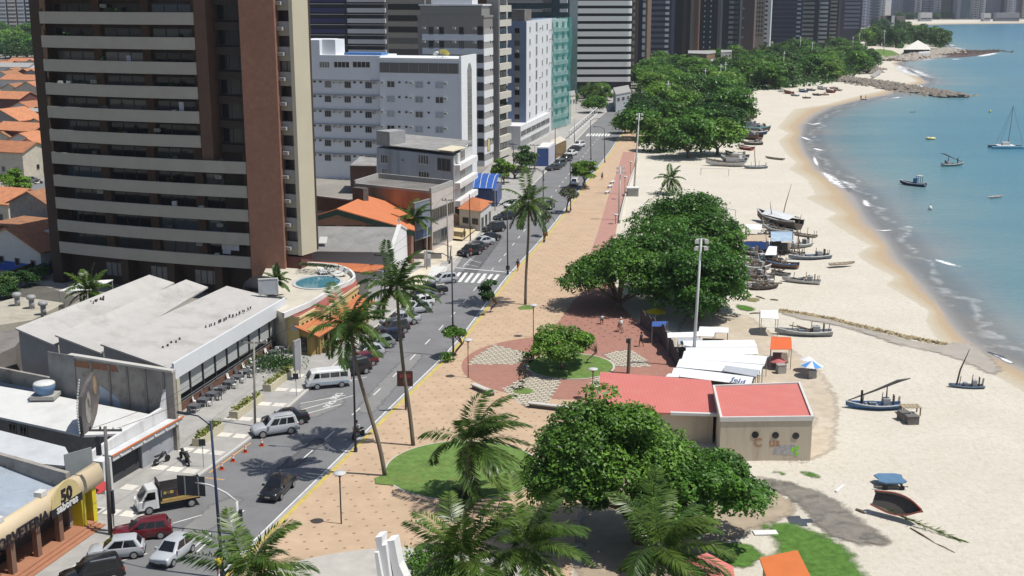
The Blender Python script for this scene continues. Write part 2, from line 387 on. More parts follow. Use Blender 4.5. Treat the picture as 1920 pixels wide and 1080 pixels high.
mb.sheet(L([(770,545),(760,520),(800,496),(830,490),(795,535)], .14), .147); struct('forecourt', mb, mat('forecourt_concrete', (.56,.50,.40), .85, .12, .8, .15, dirt=(.40,.33,.24), dirt_or_light_amt=.5, dirt_or_light_scale=.5))
# -- beach and sea
def interp_tab(tab):
 rows = sorted([(P(0, py).y, P(px, py).x) for px, py in tab]); ys = np.array([r[0] for r in rows]); xs = np.array([r[1] for r in rows])
 return lambda y: np.interp(y, ys, xs)
DRY = interp_tab([(2900,1400),(2300,990),(2050,830),(1920,738),(1865,708),(1815,680),(1790,662),(1772,648),(1752,632),(1735,605),(1740,583),(1715,568),(1667,540),(1662,535),(1676,520),(1645,505),(1612,487),(1605,477),(1632,462),(1590,440),(1547,412),(1567,401),(1540,388),(1507,372),(1527,365),(1512,337),(1478,318),(1492,305),(1474,290),(1458,265),(1478,250),(1456,240),(1487,205),(1545,197),(1615,178),(1650,171),(1660,166),(1690,158),(1718,152),(1690,135),(1670,118),(1700,111),(1760,106),(1772,93),(1745,80),(1712,70),(1690,58),(1680,50),(1700,45),(1760,43),(1850,41),(1920,40),(2300,39.5)])
SHO = interp_tab([(3000,1400),(2420,990),(2080,770),(1920,692),(1875,672),(1845,658),(1812,634),(1790,610),(1765,575),(1735,538),(1700,503),(1685,488),(1675,470),(1655,440),(1632,420),(1618,400),(1606,375),(1592,360),(1567,340),(1535,317),(1522,300),(1513,290),(1502,262),(1508,235),(1530,217),(1565,200),(1622,186),(1668,178),(1695,165),(1742,156),(1727,145),(1702,132),(1680,119),(1705,112),(1765,107),(1777,93),(1750,81),(1718,71),(1697,58),(1692,51),(1720,47),(1800,45.4),(1920,44),(2300,43.4)])
LEFTB = interp_tab([(1090,1400),(1070,1080),(1085,960),(1122,860),(1128,700),(1262,690),(1268,680),(1215,620),(1165,575),(1150,520),(1150,465),(1160,412),(1188,315),(1202,258),(1240,202),(1300,170),(1400,145),(1560,120),(1620,100),(1600,60),(1640,50),(1660,46),(1700,38),(1650,34)])
ys = np.concatenate([np.arange(58, 330, .8), np.arange(330, 900, 2.5), np.arange(900, 2000, 12)]); nx = 56
lb, dr, sh = LEFTB(ys), DRY(ys), SHO(ys)
V = []; shore = []
tt = np.concatenate([np.linspace(0, 1, 22), 1+np.linspace(0, 1, 25)[1:], 2+np.linspace(0, 1, 11)[1:]])
for y, l0, d0, s0 in zip(ys, lb, dr, sh):
 d0 = max(d0, l0+1); s0 = max(s0, d0+.4)
 s0x = s0+8
 for t in tt:
  if t <= 1: x = l0+(d0-l0)*t; w = (x-d0)/6
  elif t <= 2: x = d0+(s0-d0)*(t-1); w = (t-1)
  else: x = s0+(s0x-s0)*(t-2); w = 1+(t-2)
  V.append((x, y, 0)); shore.append(w)
n = len(tt); V = np.array(V); F = [(r*n+c, r*n+c+1, (r+1)*n+c+1, (r+1)*n+c) for r in range(len(ys)-1) for c in range(n-1)]
hgt = .05+.05*np.sin(V[:,0]*.9+np.sin(V[:,1]*.3)*2)*np.sin(V[:,1]*.55)*np.clip(-np.array(shore)*1.2, 0, 1)
V[:,2] = .03+np.clip(hgt, 0, .1)
me = bpy.data.meshes.new('beach'); me.from_pydata(V.tolist(), [], F)
me.attributes.new('shore', 'FLOAT', 'POINT').data.foreach_set('value', np.array(shore, dtype=np.float32))
m = bpy.data.materials.new('beach_sand'); m.use_nodes = True; N = m.node_tree.nodes; K = m.node_tree.links; b = N['Principled BSDF']
def node(t, **kw):
 q = N.new(t)
 for k, v in kw.items(): setattr(q, k, v)
 return q
def noise(scale, detail=6, rough=.6, vec=None):
 q = node('ShaderNodeTexNoise'); q.inputs['Scale'].default_value = scale; q.inputs['Detail'].default_value = detail; q.inputs['Roughness'].default_value = rough
 K.new(vec or tcn.outputs['Object'], q.inputs['Vector']); return q.outputs[0]
def ramp(inp, stops):
 q = node('ShaderNodeValToRGB'); e = q.color_ramp.elements
 while len(e) < len(stops): e.new(.5)
 for i, (p, c) in enumerate(stops): e[i].position = p; e[i].color = (c if hasattr(c, '__len__') else (c,)*3)+(1,)
 K.new(inp, q.inputs[0]); return q.outputs[0]
def mix(f, a, c):
 q = node('ShaderNodeMix', data_type='RGBA'); K.new(f, q.inputs[0])
 for v, i in ((a, 6), (c, 7)):
  if isinstance(v, tuple): q.inputs[i].default_value = v+(1,)
  else: K.new(v, q.inputs[i])
 return q.outputs[2]
def math_(op, a, c, c2=None):
 q = node('ShaderNodeMath', operation=op)
 for v, i in ((a, 0), (c, 1), (c2, 2)):
  if v is None: continue
  if isinstance(v, (int, float)): q.inputs[i].default_value = v
  else: K.new(v, q.inputs[i])
 return q.outputs[0]
tcn = node('ShaderNodeTexCoord')
at = node('ShaderNodeAttribute', attribute_name='shore')
sh_ = math_('ADD', at.outputs['Fac'], math_('MULTIPLY_ADD', noise(.5, 4), .24, -.12))
dry = mix(ramp(noise(.12, 8, .7), [(.35, 0.), (.7, 1.)]), (.56,.515,.43), (.615,.578,.495))
dry = mix(ramp(noise(1.6, 8, .75), [(.46, 0.), (.72, .6)]), dry, (.43,.37,.29))
spk = mix(ramp(noise(4.2, 3, .8), [(.70, 0.), (.73, .55)]), dry, (.22,.17,.12))
c = ramp(sh_, [(0., (0,0,0)), (.0, (0,0,0)), (.05, (1,1,1)), (1., (1,1,1))])
wetcol = ramp(sh_, [(0., (.50,.45,.36)), (.38, (.46,.39,.28)), (.55, (.44,.335,.215)), (.75, (.42,.33,.23)), (.9, (.36,.32,.28)), (1., (.33,.31,.29))])
K.new(mix(c, spk, wetcol), b.inputs['Base Color'])
K.new(ramp(sh_, [(0., .92), (.5, .8), (.85, .45), (1., .3)]), b.inputs['Roughness']); b.inputs['Specular IOR Level'].default_value = .25
bp = node('ShaderNodeBump'); bp.inputs['Strength'].default_value = .9; bp.inputs['Distance'].default_value = .16
K.new(noise(1.5, 8, .75), bp.inputs['Height']); K.new(bp.outputs[0], b.inputs['Normal'])
me.materials.append(m); me.polygons.foreach_set('use_smooth', [True]*len(me.polygons))
tag(obj('beach', me), kind='structure')
ys = np.concatenate([np.arange(50, 330, 1.6), np.arange(330, 900, 5), np.arange(900, 1900, 15)])
off = np.concatenate([np.linspace(0, 6, 13), np.geomspace(7, 4000, 46)]); sh = SHO(ys); n = len(off)
V = []; dep = []
for i, (y, s0) in enumerate(zip(ys, sh)):
 sl = (SHO(y+3)-SHO(y-3))/6; cs = 1/math.sqrt(1+min(sl*sl, 30))
 for o in off: V.append((s0-.3+o, y, .135)); dep.append(o*cs)
F = [(r*n+c, r*n+c+1, (r+1)*n+c+1, (r+1)*n+c) for r in range(len(ys)-1) for c in range(n-1)]
me = bpy.data.meshes.new('sea'); me.from_pydata(V, [], F)
me.attributes.new('depth', 'FLOAT', 'POINT').data.foreach_set('value', np.array(dep, dtype=np.float32)/100)
m = bpy.data.materials.new('sea_water'); m.use_nodes = True; N = m.node_tree.nodes; K = m.node_tree.links; b = N['Principled BSDF']
tcn = node('ShaderNodeTexCoord'); at = node('ShaderNodeAttribute', attribute_name='depth')
d0 = math_('ADD', at.outputs['Fac'], math_('MULTIPLY_ADD', noise(.06, 5), .10, -.05))
d0 = math_('MULTIPLY', d0, math_('MULTIPLY_ADD', noise(.02, 4), 1.1, .45))
colr = ramp(d0, [(0., (.30,.275,.25)), (.06, (.26,.275,.265)), (.14, (.17,.275,.285)), (.35, (.095,.235,.285)), (.8, (.06,.20,.275)), (1., (.042,.18,.275))])
mp = node('ShaderNodeMapping'); mp.inputs['Scale'].default_value = (.010, .034, 1); K.new(tcn.outputs['Object'], mp.inputs[0])
colr = mix(ramp(noise(1, 6, .6, mp.outputs[0]), [(.4, 0.), (.68, .5)]), colr, (.06,.165,.23))
mp2 = node('ShaderNodeMapping'); mp2.inputs['Scale'].default_value = (.55, .9, 1); mp2.inputs['Rotation'].default_value = (0,0,.7); K.new(tcn.outputs['Object'], mp2.inputs[0])
fo = math_('SUBTRACT', noise(.9, 9, .72, mp2.outputs[0]), math_('MULTIPLY_ADD', at.outputs['Fac'], 2.4, .545))
colr = mix(ramp(fo, [(.0, 0.), (.07, .75)]), colr, (.78,.78,.76))
fl_ = math_('ABSOLUTE', math_('SUBTRACT', at.outputs['Fac'], math_('MULTIPLY_ADD', noise(.07, 3), .16, -.045)), 0.)
lm = math_('MULTIPLY', ramp(fl_, [(0., .55), (.004, .35), (.011, 0.)]), ramp(noise(.35, 6), [(.42, 0.), (.56, 1.)]))
colr = mix(lm, colr, (.78,.78,.76))
K.new(colr, b.inputs['Base Color']); b.inputs['Roughness'].default_value = .22; b.inputs['Specular IOR Level'].default_value = .35
bp = node('ShaderNodeBump'); bp.inputs['Strength'].default_value = .55; bp.inputs['Distance'].default_value = .5
mp3 = node('ShaderNodeMapping'); mp3.inputs['Scale'].default_value = (.35, .8, 1); mp3.inputs['Rotation'].default_value = (0,0,.4); K.new(tcn.outputs['Object'], mp3.inputs[0])
K.new(noise(1.0, 7, .7, mp3.outputs[0]), bp.inputs['Height']); K.new(bp.outputs[0], b.inputs['Normal'])
al = ramp(at.outputs['Fac'], [(0., 0.), (.02, .55), (.07, 1.)]); K.new(al, b.inputs['Alpha'])
me.materials.append(m); me.polygons.foreach_set('use_smooth', [True]*len(me.polygons))
tag(obj('sea', me), kind='structure')
m = bpy.data.materials.new('foam'); m.use_nodes = True; N = m.node_tree.nodes; K = m.node_tree.links; b = N['Principled BSDF']
tcn = node('ShaderNodeTexCoord'); at = node('ShaderNodeAttribute', attribute_name='edge')
b.inputs['Base Color'].default_value = (.82,.83,.83,1); b.inputs['Roughness'].default_value = .8
fv = math_('ADD', noise(.55, 9, .72), math_('MULTIPLY_ADD', at.outputs['Fac'], .70, -.5))
K.new(ramp(fv, [(.38, 0.), (.60, .95)]), b.inputs['Alpha']); foam_m = m
def foam(line_px, wpx):
 V, F, E = [], [], []
 pts = densify([P(a, c) for a, c in line_px], max(1.0, (P(*line_px[0])-P(*line_px[-1])).length/40)); n = len(pts)
 for i, p in enumerate(pts):
  f = max(0, math.sin(math.pi*i/(n-1)))**.6; t = pts[min(i+1,n-1)]-pts[max(i-1,0)]; t.normalize(); nn = Vector((t.y,-t.x,0))
  for k in range(-2, 3): V.append(p+nn*(wpx*k/2)+Vector((0,0,.15))); E.append(f*(1-abs(k)/2))
 F = [(i*5+k, i*5+k+1, (i+1)*5+k+1, (i+1)*5+k) for i in range(n-1) for k in range(4)]
 me = bpy.data.meshes.new('sea_foam'); me.from_pydata(V, [], F); me.attributes.new('edge', 'FLOAT', 'POINT').data.foreach_set('value', np.array(E, dtype=np.float32))
 me.materials.append(foam_m); return tag(obj('sea_foam', me), kind='structure')
foam([(1530,318),(1552,330),(1575,350),(1597,362)], 3.0); foam([(1568,334),(1592,346),(1605,362)], 2.2); foam([(1522,278),(1540,283),(1555,282)], 2.0)
foam([(1524,291),(1530,305),(1535,318)], 1.2); foam([(1618,374),(1625,385),(1635,392)], 1.6); foam([(1742,484),(1765,492),(1790,500),(1818,503)], 1.6)
foam([(1845,662),(1870,670),(1907,688)], .8); foam([(1632,432),(1655,434),(1680,432)], 1.0); foam([(1500,230),(1525,234),(1545,230)], 2.0); foam([(1495,255),(1520,264),(1535,262)], 2.0)
foam([(1668,185),(1680,184),(1690,182)], 1.8)
foam([(1674,119),(1690,127),(1712,140),(1735,150)], 11); foam([(1690,124),(1715,135),(1745,146),(1768,150)], 9); foam([(1715,158),(1728,163),(1740,165)], 3)
foam([(1783,89),(1800,91),(1820,92)], 5); foam([(1780,84),(1790,86),(1797,86)], 5); foam([(1830,108),(1850,103),(1870,99),(1898,100)], 9); foam([(1783,112),(1795,111),(1810,111)], 5)
foam([(1700,114),(1730,113),(1760,110)], 2.2); foam([(1770,42),(1800,41.5),(1835,40.5)], 14); foam([(1870,41),(1890,40.6),(1905,40.6)], 14); foam([(1790,176),(1797,176.5),(1800,177)], 2); foam([(1690,44.5),(1740,44.2),(1780,43.6)], 8)
def soft(m):
 if m.name+'_soft' in MATS: return MATS[m.name+'_soft']
 q = m.copy(); q.name = m.name+'_soft'; MATS[q.name] = q; n = q.node_tree.nodes; l = q.node_tree.links
 a = n.new('ShaderNodeAttribute'); a.attribute_name = 'rim'; tc = n.new('ShaderNodeTexCoord'); no = n.new('ShaderNodeTexNoise'); no.inputs['Scale'].default_value = .9; no.inputs['Detail'].default_value = 9; no.inputs['Roughness'].default_value = .75
 l.new(tc.outputs['Object'], no.inputs['Vector']); ad = n.new('ShaderNodeMath'); ad.operation = 'ADD'; l.new(a.outputs['Fac'], ad.inputs[0]); l.new(no.outputs[0], ad.inputs[1])
 r = n.new('ShaderNodeMapRange'); r.inputs[1].default_value = .86; r.inputs[2].default_value = 1.12; l.new(ad.outputs[0], r.inputs[0]); l.new(r.outputs[0], n['Principled BSDF'].inputs['Alpha']); return q
def sheet_px(name, pts, z, m, w=1.4, st=.6):
 q = smooth_line(densify(L(pts+pts[:1]), 1.2), 2)[:-1]; A = np.array([(p.x, p.y) for p in q]); B = np.roll(A, -1, 0); w = min(w, np.ptp(A[:,1])*.12+.35)
 gx, gy_ = np.arange(A[:,0].min()-w-st, A[:,0].max()+w+st, st), np.arange(A[:,1].min()-w-st, A[:,1].max()+w+st, st); X, Y = np.meshgrid(gx, gy_); G = np.stack([X.ravel(), Y.ravel()], 1)
 d = np.full(len(G), 1e9); ins = np.zeros(len(G), bool)
 for (ax, ay), (bx_, by_) in zip(A, B):
  ex, ey = bx_-ax, by_-ay; t = np.clip(((G[:,0]-ax)*ex+(G[:,1]-ay)*ey)/(ex*ex+ey*ey+1e-9), 0, 1); d = np.minimum(d, np.hypot(G[:,0]-ax-t*ex, G[:,1]-ay-t*ey))
  c = (ay > G[:,1]) != (by_ > G[:,1]); ins ^= c & (G[:,0] < ex*(G[:,1]-ay)/((by_-ay) or 1e-9)+ax)
 sd = np.where(ins, d, -d); rim = np.clip(sd/(2*w)+.5, 0, 1); nx_ = len(gx); F = []
 for j in range(len(gy_)-1):
  for i in range(nx_-1):
   k = (j*nx_+i, j*nx_+i+1, (j+1)*nx_+i+1, (j+1)*nx_+i)
   if max(rim[list(k)]) > 0: F.append(k)
 me = bpy.data.meshes.new(name); me.from_pydata([(x, y, z) for x, y in G], [], F); me.attributes.new('rim', 'FLOAT', 'POINT').data.foreach_set('value', rim.astype(np.float32))
 me.materials.append(soft(m)); return tag(obj(name, me), kind='structure')
wet_m = mat('wet_sand', (.37,.335,.285), .5, .12, .3, .15, dirt=(.44,.38,.29), dirt_or_light_amt=.6, dirt_or_light_scale=.2)
sheet_px('outfall_stream', [(1462,588),(1500,590),(1545,598),(1590,608),(1650,626),(1700,640),(1770,652),(1800,640),(1850,662),(1880,700),(1860,708),(1815,682),(1765,664),(1700,652),(1660,640),(1610,622),(1560,609),(1500,600)], .145, wet_m)
sheet_px('muddy_drain', [(1425,897),(1450,903),(1490,912),(1530,920),(1560,930),(1572,948),(1600,970),(1630,990),(1665,1010),(1690,1022),(1660,1028),(1610,1027),(1570,1020),(1545,1002),(1525,985),(1515,960),(1490,940),(1450,920),(1420,905)], .15, black_mud)
sheet_px('dirt_patch', [(1085,1100),(1090,960),(1150,880),(1280,900),(1350,905),(1420,910),(1470,930),(1500,950),(1480,975),(1430,985),(1380,1010),(1330,1030),(1290,1100)], .14, dirt_m)
sheet_px('weed_patch', [(1430,985),(1470,978),(1505,985),(1530,1003),(1555,1012),(1575,1020),(1600,1035),(1605,1055),(1590,1070),(1640,1080),(1640,1120),(1470,1120),(1440,1050),(1480,1030),(1455,1010)], .155, weeds)
sheet_px('weed_patch', [(1340,1022),(1370,1018),(1405,1020),(1435,1030),(1430,1068),(1390,1072),(1345,1068)], .156, weeds)
sheet_px('weed_patch', [(1447,884),(1470,886),(1482,893),(1470,898),(1450,892)], .157, weeds); sheet_px('weed_patch', [(1500,885),(1525,886),(1548,894),(1545,903),(1520,900),(1502,893)], .157, weeds)
sheet_px('weed_patch', [(1380,572),(1400,576),(1425,578),(1428,586),(1400,588),(1380,583)], .157, weeds); sheet_px('weed_patch', [(1395,562),(1410,556),(1430,560),(1433,568),(1410,572)], .158, mat('dry_weed', (.20,.19,.08), .95, .3, 1.5, .6))
sheet_px('trodden_sand', [(1290,590),(1400,590),(1460,640),(1540,700),(1570,760),(1560,850),(1500,870),(1530,780),(1430,740),(1330,700),(1260,640)], .135, mat('trodden_sand', (.46,.39,.30), .95, .12, .6, .3, dirt=(.54,.48,.39), dirt_or_light_amt=.8, dirt_or_light_scale=.15, bscale=5))
for q_, m_ in (([(700,775),(760,705),(800,660),(770,660),(700,730),(660,780)],'l'),([(330,1000),(420,930),(470,925),(400,990),(340,1040)],'l'),([(560,760),(640,735),(650,760),(570,790)],'l'),([(350,1000),(372,1003),(362,1018),(340,1013)],'d'),([(860,520),(930,440),(945,440),(890,515)],'d'),([(520,880),(600,815),(615,820),(545,885)],'d')):
 sheet_px('asphalt_patch', q_, .017, mat('worn_asphalt', (.215,.212,.205), .85, .15, .5, .2, dirt=(.15,.15,.15)) if m_ == 'l' else mat('dark_asphalt', (.115,.115,.12), .8, .15, .6, .2), .8)
sheet_px('far_grass_bank', [(1612,103),(1625,95),(1650,92),(1672,95),(1688,103),(1665,108),(1640,107)], .16, lawn)
# == buildings
glass_d = mat('dark_glass', (.018,.020,.023), .12, .3, .4, spec=.5)
glass_b = mat('blue_glass', (.03,.05,.085), .12, .25, .4, spec=.5)
glass_c = mat('curtained_glass', (.16,.165,.17), .25, .35, .7, spec=.5, orand=.5)
glass_p = mat('pale_blind', (.36,.39,.43), .4, .15, 1, orand=.3)
q_ = glass_d.node_tree; oi = q_.nodes.new('ShaderNodeObjectInfo'); rr = q_.nodes.new('ShaderNodeValToRGB'); rr.color_ramp.interpolation = 'CONSTANT'; e_ = rr.color_ramp.elements; e_[1].position = .62
for p_, c_ in ((.76,(.11,.11,.105)),(.86,(.20,.195,.18)),(.94,(.07,.09,.11))): x_ = e_.new(p_); x_.color = c_+(1,)
e_[0].color = (.014,.016,.019,1); e_[1].color = (.045,.048,.052,1); q_.links.new(oi.outputs['Random'], rr.inputs[0]); q_.links.new(rr.outputs[0], q_.nodes['Principled BSDF'].inputs['Base Color'])
frame_w = mat('white_frame', (.60,.60,.58), .5, .05)
frame_g = mat('grey_frame', (.25,.25,.25), .5, .08)
frame_k = mat('dark_frame', (.05,.05,.055), .5, .1)
white_w = mat('white_wall', (.66,.66,.65), .8, .06, .5, .1, dirt=(.42,.41,.39), dirt_or_light_amt=.55, dirt_or_light_scale=.35, streak=True)
ac_m = mat('ac_white', (.55,.54,.50), .6, .1)
ac_me = MB(); ac_me.box(-.38,.38,-.42,0,0,.42,0); ac_me.box(-.3,.3,-.44,-.42,.06,.36,1); ac_me = ac_me.mesh('air_conditioner', [ac_m, frame_g])
def blk(mb, px, ztop, z0=0, mi=0):
 q = [P(a, b, ztop) for a, b in px]; mb.prism(q, z0, ztop, mi); return q
def wallbox(mb, f, u0, u1, z0, z1, out0, out1, mi=0):
 q = [f.w(u0,0,out0), f.w(u1,0,out0), f.w(u1,0,out1), f.w(u0,0,out1)]; mb.prism(q, z0, z1, mi)
def wallpoly(mb, f, uz, out0, out1, mi=0):
 a = [f.w(u, z, out1) for u, z in uz]; b = [f.w(u, z, out0) for u, z in uz]; n = len(uz)
 ar = sum(uz[i][0]*uz[(i+1)%n][1]-uz[(i+1)%n][0]*uz[i][1] for i in range(n))
 if ar < 0: a = a[::-1]; b = b[::-1]
 mb.add(a+b, [tuple(range(n)), tuple(range(2*n-1, n-1, -1))]+[(i, n+i, n+(i+1)%n, (i+1)%n) for i in range(n)], mi)
# -- ice-cream parlour
cream = mat('cream_sign', (.60,.49,.33), .6, .05, .6, dirt=(.45,.36,.25), dirt_or_light_amt=.3)
A, B = P(77,1053), P(160,995); d = (B-A).normalized(); A0 = A-d*22
f = Fac(A0, B); u0 = f.L
T = thing('ice_cream_parlour', 'ice cream parlour with cream curved sign band and yellow pillars at the street corner', 'shop', (B.x, B.y, 0))
WB(T, 'wall', mat('shop_dark_wall', (.10,.085,.075), .6, .2), f, 0, f.L+1.6, 0, 3.0, -12, -2.2)
roofm = mat('grey_blue_roof', (.34,.39,.45), .55, .1, .5, dirt=(.22,.23,.24), dirt_or_light_amt=.6, dirt_or_light_scale=.3, wave=('X', 2.2, .35))
mb = MB(); mb.solid([f.w(0,3.3,-.5), f.w(f.L+2,3.3,-.5), f.w(f.L+2.6,3.9,-7.5), f.w(f.L+1,4.2,-14), f.w(0,4.2,-14)], .18); mb.build('roof', roofm, T)
zb, zt = HT(*P(112,1030)[:2], 962), HT(*P(112,1030)[:2], 920)
mb = MB()   # bulging sign band, sampled profile
prof = [(0, zb), (.28, zb+.25), (.36, zb+.7), (.30, zb+1.15), (.05, zt-.05), (-.35, zt), (-.5, zt-.1), (-.5, zb)]
mb.loft([[f.w(u, z, o) for o, z in prof] for u in (0, f.L*.5, f.L+2.3)]); sg = mb.build('sign_band', cream, T, True)
for px0, px1, mt in ((62,77,'p'),(108,119,'p'),(146,161,'y'),(170,184,'y')):
 pass
for px, py in ((77,1053),(118,1023),(30,1086)):
 u, z = f.hit(px, py); WB(T, 'pillar', mat('brown_pillar', (.20,.12,.085), .5, .15), f, u-.28, u+.18, .3, zb, -.35, .05)
yel = mat('yellow_pillar', (.62,.52,.03), .5, .06)
for u in (f.L-.1, f.L+1.25): WB(T, 'yellow_pillar', yel, f, u-.2, u+.3, .2, zb+.1, -.9, .1)
for k, u in enumerate((3, 6.3, 9.6, 12.9, 16.2, 19.5)):
 WB(T, 'shop_window', glass_d, f, u-1.4, u+1.5, .35, zb-.1, -1.9, -1.85)
terr = mat('terracotta_step', (.36,.17,.10), .7, .12, 1)
for k in range(3): WB(T, 'step', terr, f, -2, f.L+1.0-.1*k, .1+.12*k, .22+.12*k, -2.2, 1.1-.36*k)
redaw = mat('red_awning', (.40,.05,.05), .6)
mb = MB(); mb.solid([f.w(f.L+1.9,2.5,-.6), f.w(f.L+3.6,2.5,-.6), f.w(f.L+3.6,2.2,.1), f.w(f.L+1.9,2.2,.1)], .08); mb.build('awning', redaw, T)
letm = mat('sign_dark_letter', (.02,.018,.025), .5)
xdir = f.u; zd = (f.n*.93+Vector((0,0,.36))).normalized()
def ftext(name, body, px, py, size, m, par, ff, out, align='LEFT', zdir=None, bold=.02, shear=0.0):
 u, z = ff.hit(px, py, out); o = ff.w(u, z, out); return text(name, body, size, m, par, basis(o, ff.u, zdir or ff.n), .03, align, bold, shear)
ftext('sign_lettering', 'SORVETERIA', 92, 973, 1.06, letm, T, f, .42, 'RIGHT', f.n, .03)
mb = MB(); uz = f.hit(123, 925, .4); u, z = uz
wallpoly(mb, f, [(u-1.75, zb+.45)]+[(u+1.75*math.cos(a), zb+.45+1.75*math.sin(a)) for a in np.linspace(math.pi, 0, 13)], .30, .44); mb.build('sign_badge', mat('sign_gold', (.55,.45,.22), .6, .1), T)
mb = MB(); wallpoly(mb, f, [(u-1.85, zb+.0), (u+1.85, zb+.0), (u+1.85, zb+.62), (u-1.85, zb+.62)], .32, .455); mb.build('sign_strip', letm, T)
o = f.w(u, zb+.72, .46); text('sign_lettering', '50', 1.35, letm, T, basis(o, f.u, f.n), .03, 'CENTER', .05)
o = f.w(u, zb+.14, .47); text('sign_lettering', 'sabores', .8, frame_w, T, basis(o, f.u, f.n), .03, 'CENTER', .03)
for k, u in enumerate((f.L-9, f.L-4.3)): WB(T, 'floodlight', frame_w, f, u-.35, u+.35, zt, zt+.35, -.6, 0)
# -- white walled garage and yard roofs
G0, G1 = P(215,920), P(345,842); g = Fac(G0, G1)
T = thing('garage_building', 'white washed garage building with sloping front wall and grey vehicle gate', 'garage', (G0.x, G0.y, 0))
hp = lambda px, py, o=0: g.hit(px, py, o)
mb = MB(); ww = mat('whitewashed_wall', (.62,.62,.62), .85, .08, .7, .2, dirt=(.32,.32,.32), dirt_or_light_amt=.7, dirt_or_light_scale=.5, streak=True)
a = hp(165,852,-.9); b = hp(228,812,-.9); c = hp(305,765,-.9); d_ = hp(312,726,-.9); e = hp(328,722,-.9)
wallpoly(mb, g, [(a[0],0),(a[0],a[1]),(b[0],b[1]),(c[0],c[1]),(d_[0],d_[1]),(e[0],e[1]),(g.L,e[1]-.6),(g.L,0)], -1.2, -.9); mb.build('front_wall', ww, T)
mb = MB(); wallbox(mb, g, -1.2, -.1, 0, 2.9, -3, 0); wallbox(mb, g, 0.02, g.L, 2.5, 3.02, -.85, .05); mb.build('gate_surround', mat('gate_white', (.55,.56,.57), .8, .1, dirt=(.3,.3,.3)), T)
WB(T, 'orange_trim', mat('orange_trim', (.55,.17,.06), .6, .15), g, -.12, g.L+.1, 2.95, 3.08, .06, .16)
u, z = hp(277,882); WB(T, 'gate_panel', mat('grey_gate', (.33,.34,.37), .6, .1, 1, dirt=(.24,.24,.25)), g, u, g.L-.05, 0, 2.4, -.6, -.45)
WB(T, 'gate_shade', mat('garage_shade', (.05,.05,.055), .9), g, 0.05, u, 0, 2.4, -.84, -.8)  # near-black panel stands in for the shade inside the open gateway
for k in range(6):
 mb = MB(); uu = 1+k*(g.L-2)/5; p = g.w(uu, 2.7, .1); mb.lathe(p.x, p.y, [(.02,2.6),(.12,2.65),(.12,2.78),(.02,2.82)], 6); mb.build('lamp', frame_w, T)
roof_w = mat('white_sheet_roof', (.60,.60,.58), .7, .05, .4, dirt=(.44,.43,.42), dirt_or_light_amt=.5, dirt_or_light_scale=.25, wave=('Y', 1.6, .18))
conc_s = mat('stained_concrete', (.31,.285,.255), .9, .3, 1.1, .3, dirt=(.10,.088,.075), dirt_or_light_amt=.9, dirt_or_light_scale=.55)
T = thing('yard_building', 'low building with wide pale sheet roof between the stained wall and the ice cream parlour', 'building', tuple(P(100,800)))
mb = MB(); r1 = [P(-260,680,3.6), P(100,741,3.6), P(282,777,3.6), P(226,813,3.3), P(155,816,3.3), P(-260,725,3.3)]; mb.solid(r1, .2); mb.build('roof', roof_w, T)
mb = MB(); mb.prism([(p.x,p.y) for p in [P(-260,682,3.6), P(100,743,3.6), P(278,779,3.6), P(226,811,3.3), P(155,806,3.3), P(-260,717,3.3)]], 0, 3.1); wl = mb.build('wall', mat('yard_wall', (.23,.23,.23), .85, .15), T)
fy = Fac(P(-260,717,3.3), P(155,806,3.3))
for px in (23,43): u, z = fy.hit(px, 790); put(T, fy, 'window', window_mesh(.9,.9,frame_g,glass_d), u, 1.6)
T = thing('yard_annex', 'lower pale blue grey roof below the yard building', 'building', tuple(P(60,850)))
mb = MB(); mb.solid([P(-260,760,3.2), P(0,807,3.2), P(122,838,3.2), P(142,875,3.0), P(60,868,3.0), P(-260,815,3.0)], .2); mb.build('roof', mat('pale_roof', (.50,.52,.53), .7, .06, .4, dirt=(.36,.36,.36), wave=('Y',1.6,.15)), T)
mb = MB(); mb.prism([(p.x,p.y) for p in [P(-260,764,3.2), P(0,811,3.2), P(118,840,3.2), P(140,873,3.0), P(60,866,3.0), P(-260,813,3.0)]], 0, 2.9); mb.build('wall', mat('yard_wall', (.2,.2,.2)), T)
T = thing('parapet_beam', 'weathered dark brown parapet beam behind the parlour roof', 'wall', tuple(P(60,870)))
mb = MB(); q0, q1 = P(-60,838,4.6), P(123,890,4.6); fb = Fac(q0, q1); wallbox(mb, fb, 0, fb.L, 0, 4.7, -.4, 0); mb.build('beam', conc_s, T)
T = thing('grey_screen', 'grey sheet metal screen beside the cream sign', 'screen', tuple(P(150,880)))
mb = MB(); q0, q1 = P(124,893,3.9), P(175,878,3.9); fb = Fac(q0, q1); wallbox(mb, fb, 0, fb.L, 3.3, 5.6, -.1, 0); mb.build('panel', mat('grey_sheet', (.22,.24,.25), .5, .1), T)
T = thing('stained_wall', 'tall stained concrete boundary wall with broken plaster and a pale blue patch', 'wall', tuple(P(200,790)))
q0, q1 = P(97,742,3.2), P(282,777,3.2); q1 = P(330,795,2.6); fs = Fac(q0, q1)
ztop = fs.hit(110,665)[1];
WB(T, 'wall', conc_s, fs, 0, fs.L, 0, ztop, -.35, 0)
WB(T, 'coping', conc_pale, fs, fs.hit(128,670)[0], fs.L, ztop, ztop+.18, -.45, .1)
brk = mat('exposed_brick', (.26,.125,.075), .9, .2, 3, .3)
mb = MB(); a = fs.hit(133,675); b = fs.hit(222,690); wallpoly(mb, fs, [(a[0], ztop-.9), (b[0], ztop-.75), (b[0]-.3, ztop-.2), (a[0]+.2, ztop-.3)], 0, .03); mb.build('brick_patch', brk, T)
